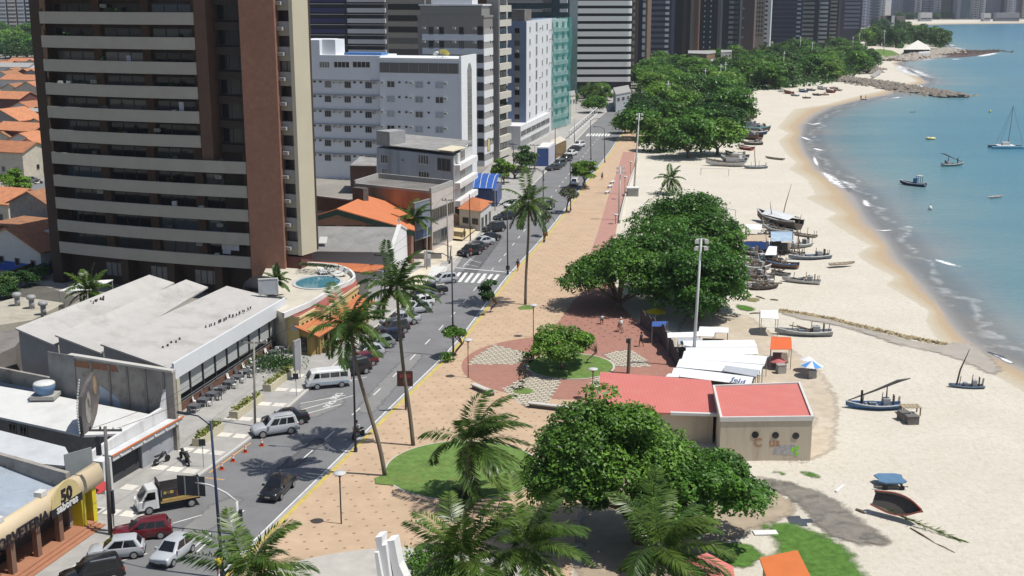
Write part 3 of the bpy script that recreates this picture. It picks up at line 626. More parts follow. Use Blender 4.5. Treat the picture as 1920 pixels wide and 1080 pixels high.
mb = MB(); a = fs.hit(187,755); b = fs.hit(226,765); wallpoly(mb, fs, [(a[0]-.2, a[1]-2), (b[0]+.1, b[1]-2), (b[0], b[1]+.6), (b[0]-.5, b[1]+1.1), (a[0]-.1, a[1]+1.8)], 0, .035); mb.build('blue_patch', mat('blue_plaster', (.40,.45,.54), .85, .1, 1, dirt=(.25,.24,.22)), T)
for k in range(7):
 u = fs.L*(k+.5)/7; WB(T, 'buttress', mat('wall_rib', (.22,.20,.18), .9, .2, 1), fs, u-.12, u+.12, 0, ztop-.2, 0, .08)
mb = MB(); a = fs.hit(110,700); wallbox(mb, fs, 0.05, 3.2, 0, ztop+.15, 0, .1); mb.build('grey_patch', mat('grey_plaster', (.25,.25,.24), .9, .25, .6, dirt=(.12,.12,.12)), T)
T = thing('low_back_wall', 'low grimy wall with a pale blue lower half left of the stained wall', 'wall', tuple(P(40,720)))
q0, q1 = P(-120,700,2.8), P(97,745,2.8); fb = Fac(q0, q1); zz = fb.hit(60,702)[1]
WB(T, 'wall', conc_s, fb, 0, fb.L, 0, zz, -.3, 0); WB(T, 'painted_base', mat('blue_plaster', (.4,.45,.54)), fb, 0, fb.L-2, 0, zz-1.4, 0, .04)
T = thing('water_tank', 'pale blue round water tank on the white sheet roof', 'tank', tuple(P(85,745,3.7)))
LA(T, 'tank', mat('tank_blue', (.13,.22,.36), .6, .1), True, 0,0,[(.75,.35),(.95,1.0),(.98,1.25),(.9,1.3)], 14)
LA(T, 'lid', frame_w, True, 0,0,[(.99,1.28),(.9,1.42),(.3,1.5)], 14); BX(T, 'base', conc, -1.1,1.1,-.9,.9,0,.33)
T = thing('leaf_billboard', 'tall leaf shaped advertising board standing on the white sheet roof', 'billboard', tuple(P(160,812,3.5)))
fb = Fac(P(152,818,3.4), P(176,800,3.4));
pts = [(158,820),(153,780),(155,745),(165,720),(178,697),(186,712),(187,740),(182,775),(170,812)]
mb = MB(); wallpoly(mb, fb, [fb.hit(*q) for q in pts], -.35, 0); mb.build('board', mat('board_print', (.11,.10,.10), .6, .35, .8, dirt=(.22,.17,.13), dirt_or_light_amt=.7, dirt_or_light_scale=.5), T)
for cxp, cyp, r in ((177,722,.55),(166,750,.5),(165,770,.75)):
 u, z = fb.hit(cxp, cyp); mb = MB(); wallpoly(mb, fb, [(u+.6*r*math.cos(a), z+1.5*r*math.sin(a)) for a in np.linspace(0, 2*math.pi, 14)[:-1]], 0, .03); mb.build('printed_shape', mat('board_pale', (.27,.25,.23), .6, .3, 2) if cyp > 740 else mat('board_orange', (.27,.19,.11), .6, .3, 2), T)
for k in range(20):
 fz = k/19; u, z = fb.hit(157-4*math.sin(fz*3), 812-110*fz*.9+0); WB(T, 'bulb', frame_w, fb, u-.3, u-.18, z, z+.14, -.3, -.2)
mb = MB(); p = fb.w(1,0,-.2); mb.cyl(p.x, p.y, 3.4, 5, .15); mb.build('mast', frame_k, T)
# -- saw-tooth restaurant shed
T = thing('restaurant_shed', 'large restaurant shed with a pale saw tooth roof and white fascia over the pavement', 'restaurant', tuple(P(345,783)))
shed_r = mat('shed_roof', (.43,.415,.395), .75, .07, .5, dirt=(.30,.285,.265), dirt_or_light_amt=.75, dirt_or_light_scale=.22, wave=('X', 1.3, .12))
bays = [((28,615),(280,515),(103,647),(327,530),6.1,4.95), ((103,628),(349,524),(188,661),(390,538),6.1,4.95), ((188,645),(425,536),(321,692),(531,562),6.1,4.95)]
shed_w = mat('shed_wall', (.27,.275,.28), .85, .12, .4, dirt=(.2,.2,.2))
for (nh, fh_, nl, fl, zh, zl) in bays:
 a, b, c, e = P(*nh, zh), P(*fh_, zh), P(*fl, zl), P(*nl, zl)
 mb = MB(); mb.add([a,b,c,e,a-Vector((0,0,.16)),b-Vector((0,0,.16)),c-Vector((0,0,.16)),e-Vector((0,0,.16))], [(0,3,2,1),(4,5,6,7),(0,4,7,3),(1,2,6,5),(0,1,5,4),(3,7,6,2)]); mb.build('roof', shed_r, T)
 mb = MB(); k = (b-a).normalized()*.5; a2, e2 = a+k, e+k
 mb.add([(a2.x,a2.y,0),(e2.x,e2.y,0),(e2.x,e2.y,zl-.17),(a2.x,a2.y,zh-.17)], [(0,1,2,3)]); mb.build('end_wall', shed_w, T)
 mb = MB(); mb.add([(a2.x,a2.y,zl-1.5),(b.x,b.y,zl-1.5),(b.x,b.y,zh-.17),(a2.x,a2.y,zh-.17)], [(0,1,2,3)]); mb.build('clerestory', glass_c, T)
rng = random.Random(3); holes = MB()   # rows of small broken vents on the roof
def on_bay3(px, py):
 t = rng.uniform(0,1); return P(px, py, 5.35)
for (xa, ya, xb, yb, n) in ((387,612,470,577,16),(305,650,336,636,5),(170,566,195,558,8)):
 for k in range(n):
  p = P(xa+(xb-xa)*k/(n-1)+rng.uniform(-2,2), ya+(yb-ya)*k/(n-1)+rng.uniform(-1.5,1.5), 5.45 if ya > 600 else 5.9); s_ = rng.uniform(.035,.08); holes.box(p.x-s_,p.x+s_,p.y-s_*1.5,p.y+s_*1.5,5.3 if ya > 600 else 5.6,p.z+.12)
tag(holes.build('roof_vents', frame_k, T), kind='stuff')
c0, c1 = P(345,783), P(536,702); w0, w1 = P(326,690,4.95), P(534,566,4.95); f = Fac((w0.x,w0.y), (w1.x,w1.y))
zt0 = f.hit(326,676)[1]; zb0 = f.hit(337,707)[1]
WB(T, 'fascia', mat('fascia_white', (.62,.64,.66), .6, .04, .4), f, -.2, f.L, 3.85, 5.45, -.1, .12)
for pp, nm in ((f.w(.35,0,-.15),'a'),(f.w(f.L-.1,0,.1),'b')):
 mb = MB(); mb.obox((pp.x,pp.y), f.u, .3, .32, 0, 3.84); mb.build('column', mat('cream_column', (.46,.43,.33), .8, .08, .6, dirt=(.3,.28,.22)), T)
nb = 9; curt = mat('grey_screen_fabric', (.40,.41,.40), .8, .06, .4)
for k in range(nb):
 u0_, u1_ = 1+(f.L-2)*k/nb, 1+(f.L-2)*(k+1)/nb
 WB(T, 'screen_panel', curt, f, u0_+.12, u1_-.12, 1.75, 3.6, -.5, -.44)
 WB(T, 'mullion', frame_k, f, u0_-.06, u0_+.08, .9, 3.84, -.5, -.3)
WB(T, 'plinth', mat('brick_plinth', (.15,.075,.05), .8, .15, 1), f, .6, f.L-.6, 0, .85, -.6, -.3)
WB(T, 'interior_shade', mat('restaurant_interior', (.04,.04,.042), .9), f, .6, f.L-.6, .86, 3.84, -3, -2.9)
for z in (1.05, 1.3): mb = MB(); mb.tube([f.w(.7,z,-.28), f.w(f.L-.7,z,-.28)], .025, 5); mb.build('rail', frame_g, T)
WB(T, 'end_pier', mat('pier_grey', (.40,.40,.40), .8, .1), f, -1.6, -.4, 0, 3.6, -.5, -.2)
tab_m = mat('table_grey', (.085,.09,.098), .6, .1); chair_w = mat('plastic_chair', (.62,.62,.60), .5, .05); chair_d = mat('dark_chair', (.10,.105,.115), .6, .1)
tproto = None; cproto = {}; L0 = {}; NTH = 'first second third fourth fifth sixth seventh eighth ninth tenth eleventh twelfth thirteenth'.split()
def mk_table():
 t = thing('cafe_table', 'dark square cafe table outside the restaurant shed', 'table', group='dark cafe tables along the restaurant pavement')
 mb = MB(); mb.box(-.45,.45,-.45,.45,.70,.74); mb.build('table_top', tab_m, t, world=False)
 mb = MB(); mb.box(-.47,.47,-.47,.47,.742,.75); mb.box(-.48,-.46,-.47,.47,.45,.745); mb.box(-.47,.47,-.48,-.46,.45,.745); mb.build('tablecloth_edge', chair_d, t, world=False)
 for a, b in ((-1,-1),(1,-1),(1,1),(-1,1)): mb = MB(); mb.box(a*.38-.03,a*.38+.03,b*.38-.03,b*.38+.03,0,.70); mb.build('leg', chair_w, t, world=False)
 return t
def mk_chair(m, lab, grp):
 t = thing('cafe_chair', lab, 'chair', group=grp)
 mb = MB(); mb.box(-.22,.22,-.22,.22,.42,.46); mb.build('seat', m, t, world=False)
 mb = MB(); mb.add([(-.22,.2,.46),(.22,.2,.46),(.2,.3,.9),(-.2,.3,.9),(-.22,.24,.46),(.22,.24,.46),(.2,.34,.9),(-.2,.34,.9)], [(0,1,2,3),(7,6,5,4),(0,4,5,1),(1,5,6,2),(2,6,7,3),(3,7,4,0)]); mb.build('backrest', m, t, world=False)
 for a, b in ((-1,-1),(1,-1),(1,1),(-1,1)): mb = MB(); mb.box(a*.19-.025,a*.19+.025,b*.19-.025,b*.19+.025,0,.42); mb.build('leg', m, t, world=False)
 return t
k = 0
for i in range(13):
 p0 = f.w(1.6+i*(f.L-3.6)/12, .14, .95); rz = f.ang
 tl = 'dark square cafe table, '+NTH[i]+' from the near column of the restaurant shed'
 if i == 0: tproto = mk_table(); tproto.location = p0; tproto.rotation_euler.z = rz; tproto['label'] = tl
 else: dup(tproto, p0, rz, tl)
 for j, (dx, dy, rr) in enumerate(((.0,.75,0),(.75,0,-90),(-.72,0,90),(0,-.72,180))):
  if rng.random() < .22: continue
  cl_ = None
  m_ = 'w' if rng.random() < .36 or j == 3 and i % 2 else 'd'
  q = p0+f.u*dx-f.n*dy
  cl_ = ('white plastic' if m_ == 'w' else 'dark')+' chair on the '+('shed','far','near','road')[j]+' side of the '+NTH[i]+' cafe table from the near column'
  if m_ not in cproto:
   cproto[m_] = mk_chair(chair_w, 'white plastic chair at a dark cafe table', 'white chairs along the restaurant pavement') if m_ == 'w' else mk_chair(chair_d, 'dark chair at a dark cafe table', 'dark chairs along the restaurant pavement')
   cproto[m_].location = q; cproto[m_].rotation_euler.z = rz+R(rr+rng.uniform(-15,15))
  else: dup(cproto[m_], q, rz+R(rr+rng.uniform(-15,15)), cl_)
  cproto[m_]['label'] = L0.get(m_) or cl_; L0.setdefault(m_, cproto[m_]['label'])
hedge_m = mat('hedge_leaf', (.17,.20,.035), .8, .4, 3, .5)
plant_m = mat('planter_cream', (.50,.46,.33), .8, .08, .6, dirt=(.36,.33,.25))
def leafbox(mb, x0, x1, y0, y1, z0, z1, n, s=.16, rg=rng, mi=0):
 for _ in range(n):
  c = Vector((rg.uniform(x0,x1), rg.uniform(y0,y1), rg.uniform(z0,z1)))
  a = Vector((rg.gauss(0,1), rg.gauss(0,1), rg.gauss(0,.6))).normalized()*s; b = a.cross(Vector((rg.gauss(0,1), rg.gauss(0,1), rg.gauss(0,1)))).normalized()*s*.6
  mb.add([c-a, c-b, c+a, c+b], [(0,1,2,3)], mi)
for i, (pa, pb, lab) in enumerate((((446,786),(494,752),'cream planter with yellow green hedge, middle of the three beside the slab pavement'),((508,735),(556,700),'cream planter with yellow green hedge nearest the white pylon sign'),((378,838),(420,806),'cream planter with yellow green hedge nearest the garage gate'))):
 a, b = P(*pa, .14), P(*pb, .14); ff = Fac(a, b); T = thing('planter', lab, 'planter', tuple(a), group='planters along the slab pavement')
 WB(T, 'box', plant_m, ff, 0, ff.L, .14, .85, -.9, 0)
 mb = MB();
 for _ in range(260):
  u = rng.uniform(.1, ff.L-.1); o = rng.uniform(-.8,-.1); c = ff.w(u, .85+abs(rng.gauss(0,.22)), o); a_ = Vector((rng.gauss(0,1),rng.gauss(0,1),rng.gauss(0,.5))).normalized()*.13; b_ = a_.cross(Vector((rng.gauss(0,1),rng.gauss(0,1),rng.gauss(0,1)))).normalized()*.09
  mb.add([c-a_,c-b_,c+a_,c+b_], [(0,1,2,3)])
 tag(mb.build('hedge', hedge_m, T), kind='stuff')
# -- brown apartment tower
TB = P(474,566); f = facyaw(TB, -20, 10); f = Fac(TB-f.u*28, TB);
hb = lambda px, py, o=0: f.hit(px, py, o)
T = thing('apartment_tower', 'tall brown brick apartment tower with long grey balcony bands', 'apartment tower', tuple(TB))
brown_d = mat('brown_plaster', (.060,.040,.031), .8, .12, .5, .1, dirt=(.05,.035,.03), dirt_or_light_amt=.5)  # brown lowered so shade inside the balconies is in the colour
brick_r = mat('red_brick', (.26,.135,.092), .85, .14, 1.5, .25, dirt=(.2,.09,.06), dirt_or_light_amt=.4, bscale=9)
balc = mat('balcony_grey', (.37,.345,.295), .8, .05, .5, dirt=(.41,.385,.335), dirt_or_light_amt=.7, dirt_or_light_scale=.13)  # paler blotches in the colour imitate light reflected onto the parapets
creamw = mat('cream_tower', (.50,.455,.34), .8, .04, .3, dirt=(.43,.39,.29), dirt_or_light_amt=.35, dirt_or_light_scale=.1)
HTOP = 62
uL = hb(104,540)[0]; uB0 = hb(112,470)[0]; uS = hb(372,200)[0]; uR = f.L
uP1 = hb(397,250)[0]; uC0 = hb(463,300)[0]; uC1 = hb(522,300)[0]
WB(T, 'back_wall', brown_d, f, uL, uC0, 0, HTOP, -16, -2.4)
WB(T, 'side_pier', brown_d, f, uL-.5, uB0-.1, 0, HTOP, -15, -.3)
fl = []   # floor levels
zb = hb(474,493.5)[1]; za = hb(466,315.5)[1]; fh = (zb-za)/-4.0
for k in range(-1, 14):
 fl.append(zb+fh*k)
nseg = 12
def band(u0_, u1_, z0, z1, bulge, name='balcony', m=balc):
 mb = MB(); A_, B_ = [], []
 for i in range(nseg+1):
  t = i/nseg; u = u0_+(u1_-u0_)*t; o = bulge*(1-(2*t-1)**2)
  A_.append((u, o)); B_.append((u, o-.3))
 ring = [f.w(u, 0, o) for u, o in A_]+[f.w(u, 0, o) for u, o in B_[::-1]]
 mb.prism(ring, z0, z1); b_ = mb.build(name, m, T)
 mb = MB(); mb.prism([f.w(u, 0, o-.31) for u, o in A_]+[f.w(u1_, 0, -2.4), f.w(u0_, 0, -2.4)], z0-.02, z0+.2); mb.build('balcony_floor', conc, b_)
 return b_
rg = random.Random(5)
bh = hb(470,395)[1]-hb(470,417)[1]
doors = {}
for k, zc in enumerate(fl[1:], 0):
 z0, z1 = zc-bh/2, zc+bh/2
 short = k >= 5
 u1_ = uS if short else uR
 if k == 11: u1_ = hb(273,0)[0]
 band(uB0, u1_, z0, z1, .75)
 nb = 3 if short else 4
 for j in range(nb):
  a_ = uB0+.6+(u1_-uB0-.8)*j/nb; b_ = a_+(u1_-uB0-.8)/nb-1.7
  key = round(b_-a_, 1)
  if key not in doors:
   w = key; q = MB(); h_ = fh-.75
   q.box(0, w, -.03, .02, 0, h_, 1)
   for i in range(4): q.box(w*i/3-.04, w*i/3+.04, -.09, -.03, 0, h_, 0)
   q.box(0, w, -.09, -.03, h_-.09, h_, 0)
   doors[key] = q.mesh('balcony_door', [frame_k, glass_d])
  put(T, f, 'balcony_door', doors[key], a_, z0+.25, -2.38)
  WB(T, 'brick_pier', mat('pier_brown', (.10,.062,.042), .85, .15, 1), f, b_+.25, b_+1.5, z0+.2, z0+fh-.0, -2.4, -1.9)  # pier colour lowered too, deepening the shade inside the balconies
 if rg.random() < .8:
  u = rg.uniform(uB0+2, u1_-2); put(T, f, 'air_conditioner', ac_me, u, z0+rg.uniform(1.5,2.3), -1.95)
 for j in range(rg.randint(1,4)):
  u = rg.uniform(uB0+1, u1_-1); mb = MB(); c_ = f.w(u, 0, rg.uniform(-1.4,-.6)); kind = rg.random()
  if kind < .5: mb.box(c_.x-.3,c_.x+.3,c_.y-.3,c_.y+.3,z0+.2,z0+1.5+rg.random()*.4); mb.build('balcony_chair', chair_w if rg.random() < .4 else chair_d, T)
  else: leafbox(mb, c_.x-.4,c_.x+.4,c_.y-.3,c_.y+.3,z1-.3,z1+.45,40,.2,rg); tag(mb.build('balcony_plant', mat('balcony_leaf', (.05,.09,.03), .8, .3, 2), T), kind='stuff')
for px, py, w, h_ in ((241,110,.7,.8),(340,200,.7,1.2),(432,462,2.6,1.0),(425,472,1.2,.6)):   # washing
 u, z = hb(px, py, -.5); WB(T, 'washing', mat('washing_pale', (.45,.45,.50), .9, .2, 3), f, u-w/2, u+w/2, z-h_/2, z+h_/2, -.55, -.5)
for pxa, pxb in ((178,222),(262,306),(345,392)):
 ua, ub = hb(pxa, 505)[0], hb(pxb, 512)[0]; put(T, f, 'window', window_mesh(ub-ua, 2.0, frame_k, glass_c, 3), (ua+ub)/2, hb(262,525)[1]-.4, -2.38)
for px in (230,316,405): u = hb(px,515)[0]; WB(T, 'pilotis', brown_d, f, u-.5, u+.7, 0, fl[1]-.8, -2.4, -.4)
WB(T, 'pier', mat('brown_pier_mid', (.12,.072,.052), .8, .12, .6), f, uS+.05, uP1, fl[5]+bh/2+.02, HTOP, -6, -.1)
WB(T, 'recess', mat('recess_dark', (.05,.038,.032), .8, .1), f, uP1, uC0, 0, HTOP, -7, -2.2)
for k in range(5, 13):
 z0 = fl[k+1]-.9; put(T, f, 'recess_window', window_mesh(uC0-uP1-.6, fh-1.1, frame_k, glass_d, 2), (uP1+uC0)/2, z0+.7, -2.18)
 WB(T, 'recess_balcony', mat('recess_dark', (.05,.04,.035)), f, uP1+.1, uC0-.1, z0-.5, z0+.5, -2.2, -1.6)
fr = Fac(f.w(uC0,0,.2), f.w(uC0,0,.2)+Vector((math.cos(R(-9)),math.sin(R(-9)),0))*((uC1-uC0)*.99))
mb = MB(); q = [fr.w(0), fr.w(fr.L), fr.w(fr.L,0,-8), fr.w(0,0,-8)]; mb.prism(q, 0, HTOP); mb.build('brick_shaft', brick_r, T)
c0 = fr.w(fr.L, 0, -1.2); fw = Fac(c0, c0+f.u*1.8)
cx0 = fw.w(1.8)
zlow = fw.hit(560,478)[1]
grey_sp = mat('grey_spandrel', (.30,.30,.295), .8, .08); beige_sp = mat('beige_spandrel', (.34,.31,.25), .8, .08)
WB(T, 'strip_wall', brown_d, fw, 0, 1.8, zlow-.2, HTOP, -5, -.5)
sh_px = [(502,478,'g')]
per = abs(fw.hit(530,440)[1]-fw.hit(530,396)[1])
for k in range(-1, 15):
 zc = fw.hit(530,475)[1]+per*k
 WB(T, 'spandrel', beige_sp, fw, 0, 1.79, zc-.05, zc+per*.28, -.5, .05)
 WB(T, 'spandrel', grey_sp, fw, 0.02, 1.77, zc+per*.28, zc+per*.55, -.5, .12)
 put(T, fw, 'window', window_mesh(1.7, per*.45, frame_k, glass_d, 1), .88, zc+per*.552, -.44)
 if k < 11: put(T, fw, 'air_conditioner', ac_me, .45+.2*rg.random(), zc+per*.2, .15)
ce = cx0+Vector((math.cos(R(62)),math.sin(R(62)),0))*2.9
cf = Fac(cx0, ce)
mb = MB(); mb.prism([cx0+f.n*.3-f.u*.02, cx0+f.n*.3+f.u*.5, ce+f.u*.5, ce-f.u*1.5, cx0-f.u*.02-f.n*.9], zlow, HTOP); mb.build('cream_shaft', creamw, T)
pl = fw.w(.5,0,-.6); mb = MB(); mb.obox((pl.x+.5,pl.y+.3), f.u, 1.25, 1.4, 0, zlow-.22); mb.build('pilotis', mat('dark_red_pillar', (.13,.055,.045), .7, .12), T)
# -- pool podium and yellow restaurant
DECK = 4.6
T = thing('pool_terrace', 'raised pool terrace with curved white parapet beside the brown tower', 'terrace', tuple(P(600,560)))
deck_px = [(533,588),(585,566),(634,537),(655,531),(667,524),(664,514),(650,505),(630,500),(600,498),(560,496),(500,500),(470,560)]
mb = MB(); dq = blk(mb, deck_px, DECK); mb.build('deck', mat('pool_deck', (.52,.48,.40), .8, .1, .6, .1, dirt=(.38,.35,.29)), T)
pp = smooth_line(densify([P(a,b,DECK+.55) for a, b in [(533,587),(585,565),(634,535),(655,528),(668,520),(664,509),(650,500),(630,495),(600,492),(560,490)]], .8), 2)
mb = MB(); a, b = pp, offset(pp, -.3)
for i in range(len(pp)-1):
 mb.add([a[i],a[i+1],b[i+1],b[i], a[i]-Vector((0,0,.6)),a[i+1]-Vector((0,0,.6)),b[i+1]-Vector((0,0,.6)),b[i]-Vector((0,0,.6))], [(0,1,2,3),(0,4,5,1),(2,6,7,3)])
mb.build('parapet', white_w, T)
pc = P(596,530,DECK); pr = 2.7
mb = MB(); mb.prism([(pc.x+r_[0], pc.y+r_[1]) for r_ in [(1.0*pr*math.cos(t), 1.3*pr*math.sin(t)*.95) for t in np.linspace(0,2*math.pi,37)[:-1]]], DECK, DECK+.02)
pm = mat('pool_water', (.055,.19,.25), .08, .15, .5, .2, spec=.5, bscale=2); mb.build('pool_water', pm, T)
mb = MB()
for k in range(36):
 a0, a1 = 2*math.pi*k/36, 2*math.pi*(k+1)/36
 q = [(pc.x+s_*pr*math.cos(t), pc.y+s_*pr*1.235*math.sin(t)) for s_, t in ((1,a0),(1.14,a0),(1.14,a1),(1,a1))]; mb.prism(q, DECK, DECK+.1)
mb.build('pool_rim', mat('pool_rim', (.45,.45,.43), .7), T)
mb = MB(); bp_ = [P(a,b,DECK) for a, b in [(560,497),(600,499),(628,502),(628,499),(600,495),(560,493)]]
for _ in range(500):
 t = rng.random(); c = P(562+66*t, 494.5+5*t, DECK+.6+rng.random()*.7)+Vector((rng.gauss(0,.2), rng.gauss(0,.25), 0)); s_ = .16
 a_ = Vector((rng.gauss(0,1),rng.gauss(0,1),rng.gauss(0,1))).normalized()*s_; b_ = a_.cross(Vector((rng.gauss(0,1),rng.gauss(0,1),rng.gauss(0,1)))).normalized()*s_*.7
 mb.add([c-a_,c-b_,c+a_,c+b_], [(0,1,2,3)])
tag(mb.build('hedge', mat('dark_hedge', (.045,.065,.02), .8, .4, 3), T), kind='stuff')
sl = None
for i, (px, py, rz) in enumerate(((603,514,20),(612,513,0),(622,511,-20),(632,515,-40),(640,519,-60))):
 p = P(px, py, DECK+.001)
 if sl is None:
  sl = thing('sun_lounger', 'white plastic sun lounger by the pool, leftmost of the five', 'sun lounger', tuple(p), R(rz), 'white sun loungers by the pool')
  mb = MB(); mb.box(-.35,.35,-1,.45,.3,.36); mb.build('bed', chair_w, sl, world=False)
  mb = MB(); mb.add([(-.35,.45,.3),(.35,.45,.3),(.35,.95,.95),(-.35,.95,.95),(-.35,.5,.3),(.35,.5,.3),(.35,1.02,.95),(-.35,1.02,.95)], [(0,1,2,3),(7,6,5,4),(0,4,5,1),(1,5,6,2),(2,6,7,3),(3,7,4,0)]); mb.build('backrest', chair_w, sl, world=False)
  for a, b in ((-1,-.9),(1,-.9),(1,.4),(-1,.4)): mb = MB(); mb.box(a*.3-.04,a*.3+.04,b-.04,b+.04,0,.3); mb.build('leg', chair_w, sl, world=False)
 else: dup(sl, p, R(rz), 'white plastic sun lounger by the pool, '+NTH[i]+' from the left')
yelw = mat('yellow_wall', (.56,.43,.19), .8, .06, .5, dirt=(.46,.36,.18), dirt_or_light_amt=.4)
yeld = mat('ochre_wall', (.33,.25,.11), .8, .08, .5)
T = thing('yellow_restaurant', 'yellow restaurant with maroon sloping roof and orange tiled awning below the pool terrace', 'restaurant', tuple(P(600,672)))
CZ = 4.2
main_px = [(534,593),(560,597),(589,582),(606,583),(672,536),(668,527),(634,540),(585,568)]
mb = MB(); q = blk(mb, main_px, CZ, 0); mb.build('wall', yelw, T)
mb = MB(); lo = [P(a,b,CZ+.05) for a, b in [(534,592),(560,596),(589,580),(606,582),(672,535)]]; hi = [P(a,b,DECK+.1) for a, b in [(534,588),(556,578),(587,565),(604,555),(668,525)]]
for i in range(4): mb.add([lo[i],lo[i+1],hi[i+1],hi[i]], [(0,1,2,3)])
mb.build('roof', mat('maroon_roof', (.29,.085,.065), .7, .08, .7, dirt=(.22,.08,.07), dirt_or_light_amt=.4), T)
mb = MB(); cor = offset(lo, .18)
for i in range(4): mb.add([lo[i]+Vector((0,0,.14)),lo[i+1]+Vector((0,0,.14)),cor[i+1]+Vector((0,0,.14)),cor[i]+Vector((0,0,.14)),lo[i]-Vector((0,0,.1)),lo[i+1]-Vector((0,0,.1)),cor[i+1]-Vector((0,0,.1)),cor[i]-Vector((0,0,.1))], [(3,2,1,0),(3,7,6,2),(7,4,5,6),(1,0,4,5)])
mb.build('cornice', mat('cornice_cream', (.62,.52,.30), .7, .05), T)
fa = Fac(q[0], q[1]); fb1 = Fac(P(560,597,CZ), P(589,582,CZ)); fb2 = Fac(P(606,583,CZ), P(672,536,CZ))
for ff, pxs in ((fb1, ((567,598),(575,594),(583,590))), (fb2, ((618,580),(624,576),(629,572),(661,545),(666,541),(671,538)))):
 for px, py in pxs: u, z = ff.hit(px, py); put(T, ff, 'window', window_mesh(.42,.75,frame_k,glass_d,0), u, CZ-1.5)
u, z = fa.hit(552,602); put(T, fa, 'window', window_mesh(.7,.7,frame_w,glass_p,0), u, CZ-1.5)
ch = Fac(P(589,582,CZ), P(606,583,CZ)); u, z = ch.hit(597,588); WB(T, 'niche', mat('cornice_cream', (.6,.5,.3)), ch, ch.L/2-.5, ch.L/2+.5, CZ-1.4, CZ-.5, 0, .06)
w0, w1 = P(585,668), P(612,653); lw = Fac(P(563,664), P(585,669)); rw = Fac(P(585,669), P(690,600))
mb = MB(); mb.prism([lw.w(0), lw.w(lw.L), rw.w(rw.L), rw.w(rw.L,0,-3.4), lw.w(0,0,-3)], 0, 2.3); mb.build('wing_wall', yeld, T)
WB(T, 'gable_wall', mat('mustard_wall', (.36,.25,.085), .8, .08), lw, 0, lw.L, 0, 3.0, -2, .06)
put(T, lw, 'window', window_mesh(.9,1.7,frame_k,glass_d,0), lw.L*.4, .4, .08)
WB(T, 'dark_front', glass_d, rw, .5, rw.L, .6, 2.2, 0, .04)
til = mat('orange_tile_roof', (.46,.165,.07), .8, .13, 1.4, dirt=(.33,.13,.07), dirt_or_light_amt=.6, dirt_or_light_scale=.5, wave=('DIAGONAL', 3.0, .4))
mb = MB(); mb.solid([rw.w(-.2,2.45,1.0), rw.w(rw.L,2.45,1.0), rw.w(rw.L,3.4,-1.9), rw.w(-.2,3.4,-1.9)], .12); mb.build('awning_roof', til, T)
for i in range(7): u = rw.L*(i+.3)/7; WB(T, 'post', yeld, rw, u-.12, u+.12, 0, 2.4, .5, .75)
WB(T, 'low_wall', mat('brick_low', (.26,.13,.08), .8, .15), rw, 1.2, rw.L*.8, .14, .75, .9, 1.15)
mb = MB();
for _ in range(320):
 c = rw.w(rng.uniform(1.2,rw.L*.75), rng.uniform(.6,1.3), rng.uniform(.3,1.3)); a_ = Vector((rng.gauss(0,1),rng.gauss(0,1),rng.gauss(0,1))).normalized()*.16; b_ = a_.cross(Vector((rng.gauss(0,1),rng.gauss(0,1),rng.gauss(0,1)))).normalized()*.1
 mb.add([c-a_,c-b_,c+a_,c+b_], [(0,1,2,3)])
tag(mb.build('flower_bed', mat('shrub_green', (.06,.10,.03), .8, .35, 3), T), kind='stuff')
T = thing('pylon_sign', 'tall white pylon sign on two legs at the edge of the slab pavement', 'sign', tuple(P(558,712,.14)))
pa_, pb_ = P(553,714,.14), P(564,709,.14); fpn = Fac(pa_, pb_); zt_ = HT(pa_.x, pa_.y, 640); zm = HT(pa_.x, pa_.y, 697)
WB(T, 'board', mat('pylon_grey', (.30,.30,.31), .5, .08), fpn, 0, fpn.L, 1.2, zt_, -.12, .12)
WB(T, 'edge', frame_w, fpn, fpn.L+.01, fpn.L+.09, 1.2, zt_, -.12, .12)
for u in (.1, fpn.L-.1): mb = MB(); p = fpn.w(u); mb.cyl(p.x, p.y, 0, 1.2, .05); mb.build('leg', frame_g, T)
# -- chapel, tiled annex, orange hall
f = Fac(P(738,533), P(767,492))       # gable front facing the road
T = thing('chapel', 'white gabled chapel with grey corrugated roof beside the forecourt', 'chapel', tuple(P(738,533)))
ze = HT(f.A.x, f.A.y, 470); m_ = f.w(f.L/2); za_ = HT(m_.x, m_.y, 426)
mb = MB(); wallpoly(mb, f, [(0,0),(f.L,0),(f.L,ze),(f.L/2,za_),(0,ze)], -.35, .0); mb.build('gable_wall', mat('chapel_white', (.70,.70,.70), .8, .03), T)
for s0, s1 in ((0,1),(1,0)):
 mb = MB(); wallpoly(mb, f, [((-.25 if s0 == 0 else f.L+.25), ze-.1), (f.L/2, za_+.12), (f.L/2, za_+.42), ((-.25 if s0 == 0 else f.L+.25), ze+.22)], -.5, .12); mb.build('gable_trim', frame_w, T)
p = f.w(f.L/2,0,-.2); mb = MB(); mb.box(p.x-.06,p.x+.06,p.y-.06,p.y+.06,za_+.3,za_+1.3); mb.box(p.x-.3,p.x+.3,p.y-.05,p.y+.05,za_+.85,za_+.98); mb.build('cross', frame_w, T)
LN = 17
WB(T, 'nave_wall', mat('nave_wall', (.33,.30,.30), .85, .06, .5), f, .15, f.L-.15, 0, ze-.05, -LN, -.36)
groof = mat('grey_corrugated_roof', (.25,.245,.235), .85, .16, .35, dirt=(.15,.145,.14), dirt_or_light_amt=.6, dirt_or_light_scale=.3, streak=False, wave=('X', 1.5, .3))
for s0 in (0, 1):
 mb = MB(); u_e = -.4 if s0 == 0 else f.L+.4
 mb.solid([f.w(u_e, ze-.15, -.36), f.w(f.L/2, za_, -.36), f.w(f.L/2, za_, -LN), f.w(u_e, ze-.15, -LN)], .12); mb.build('roof', groof, T)
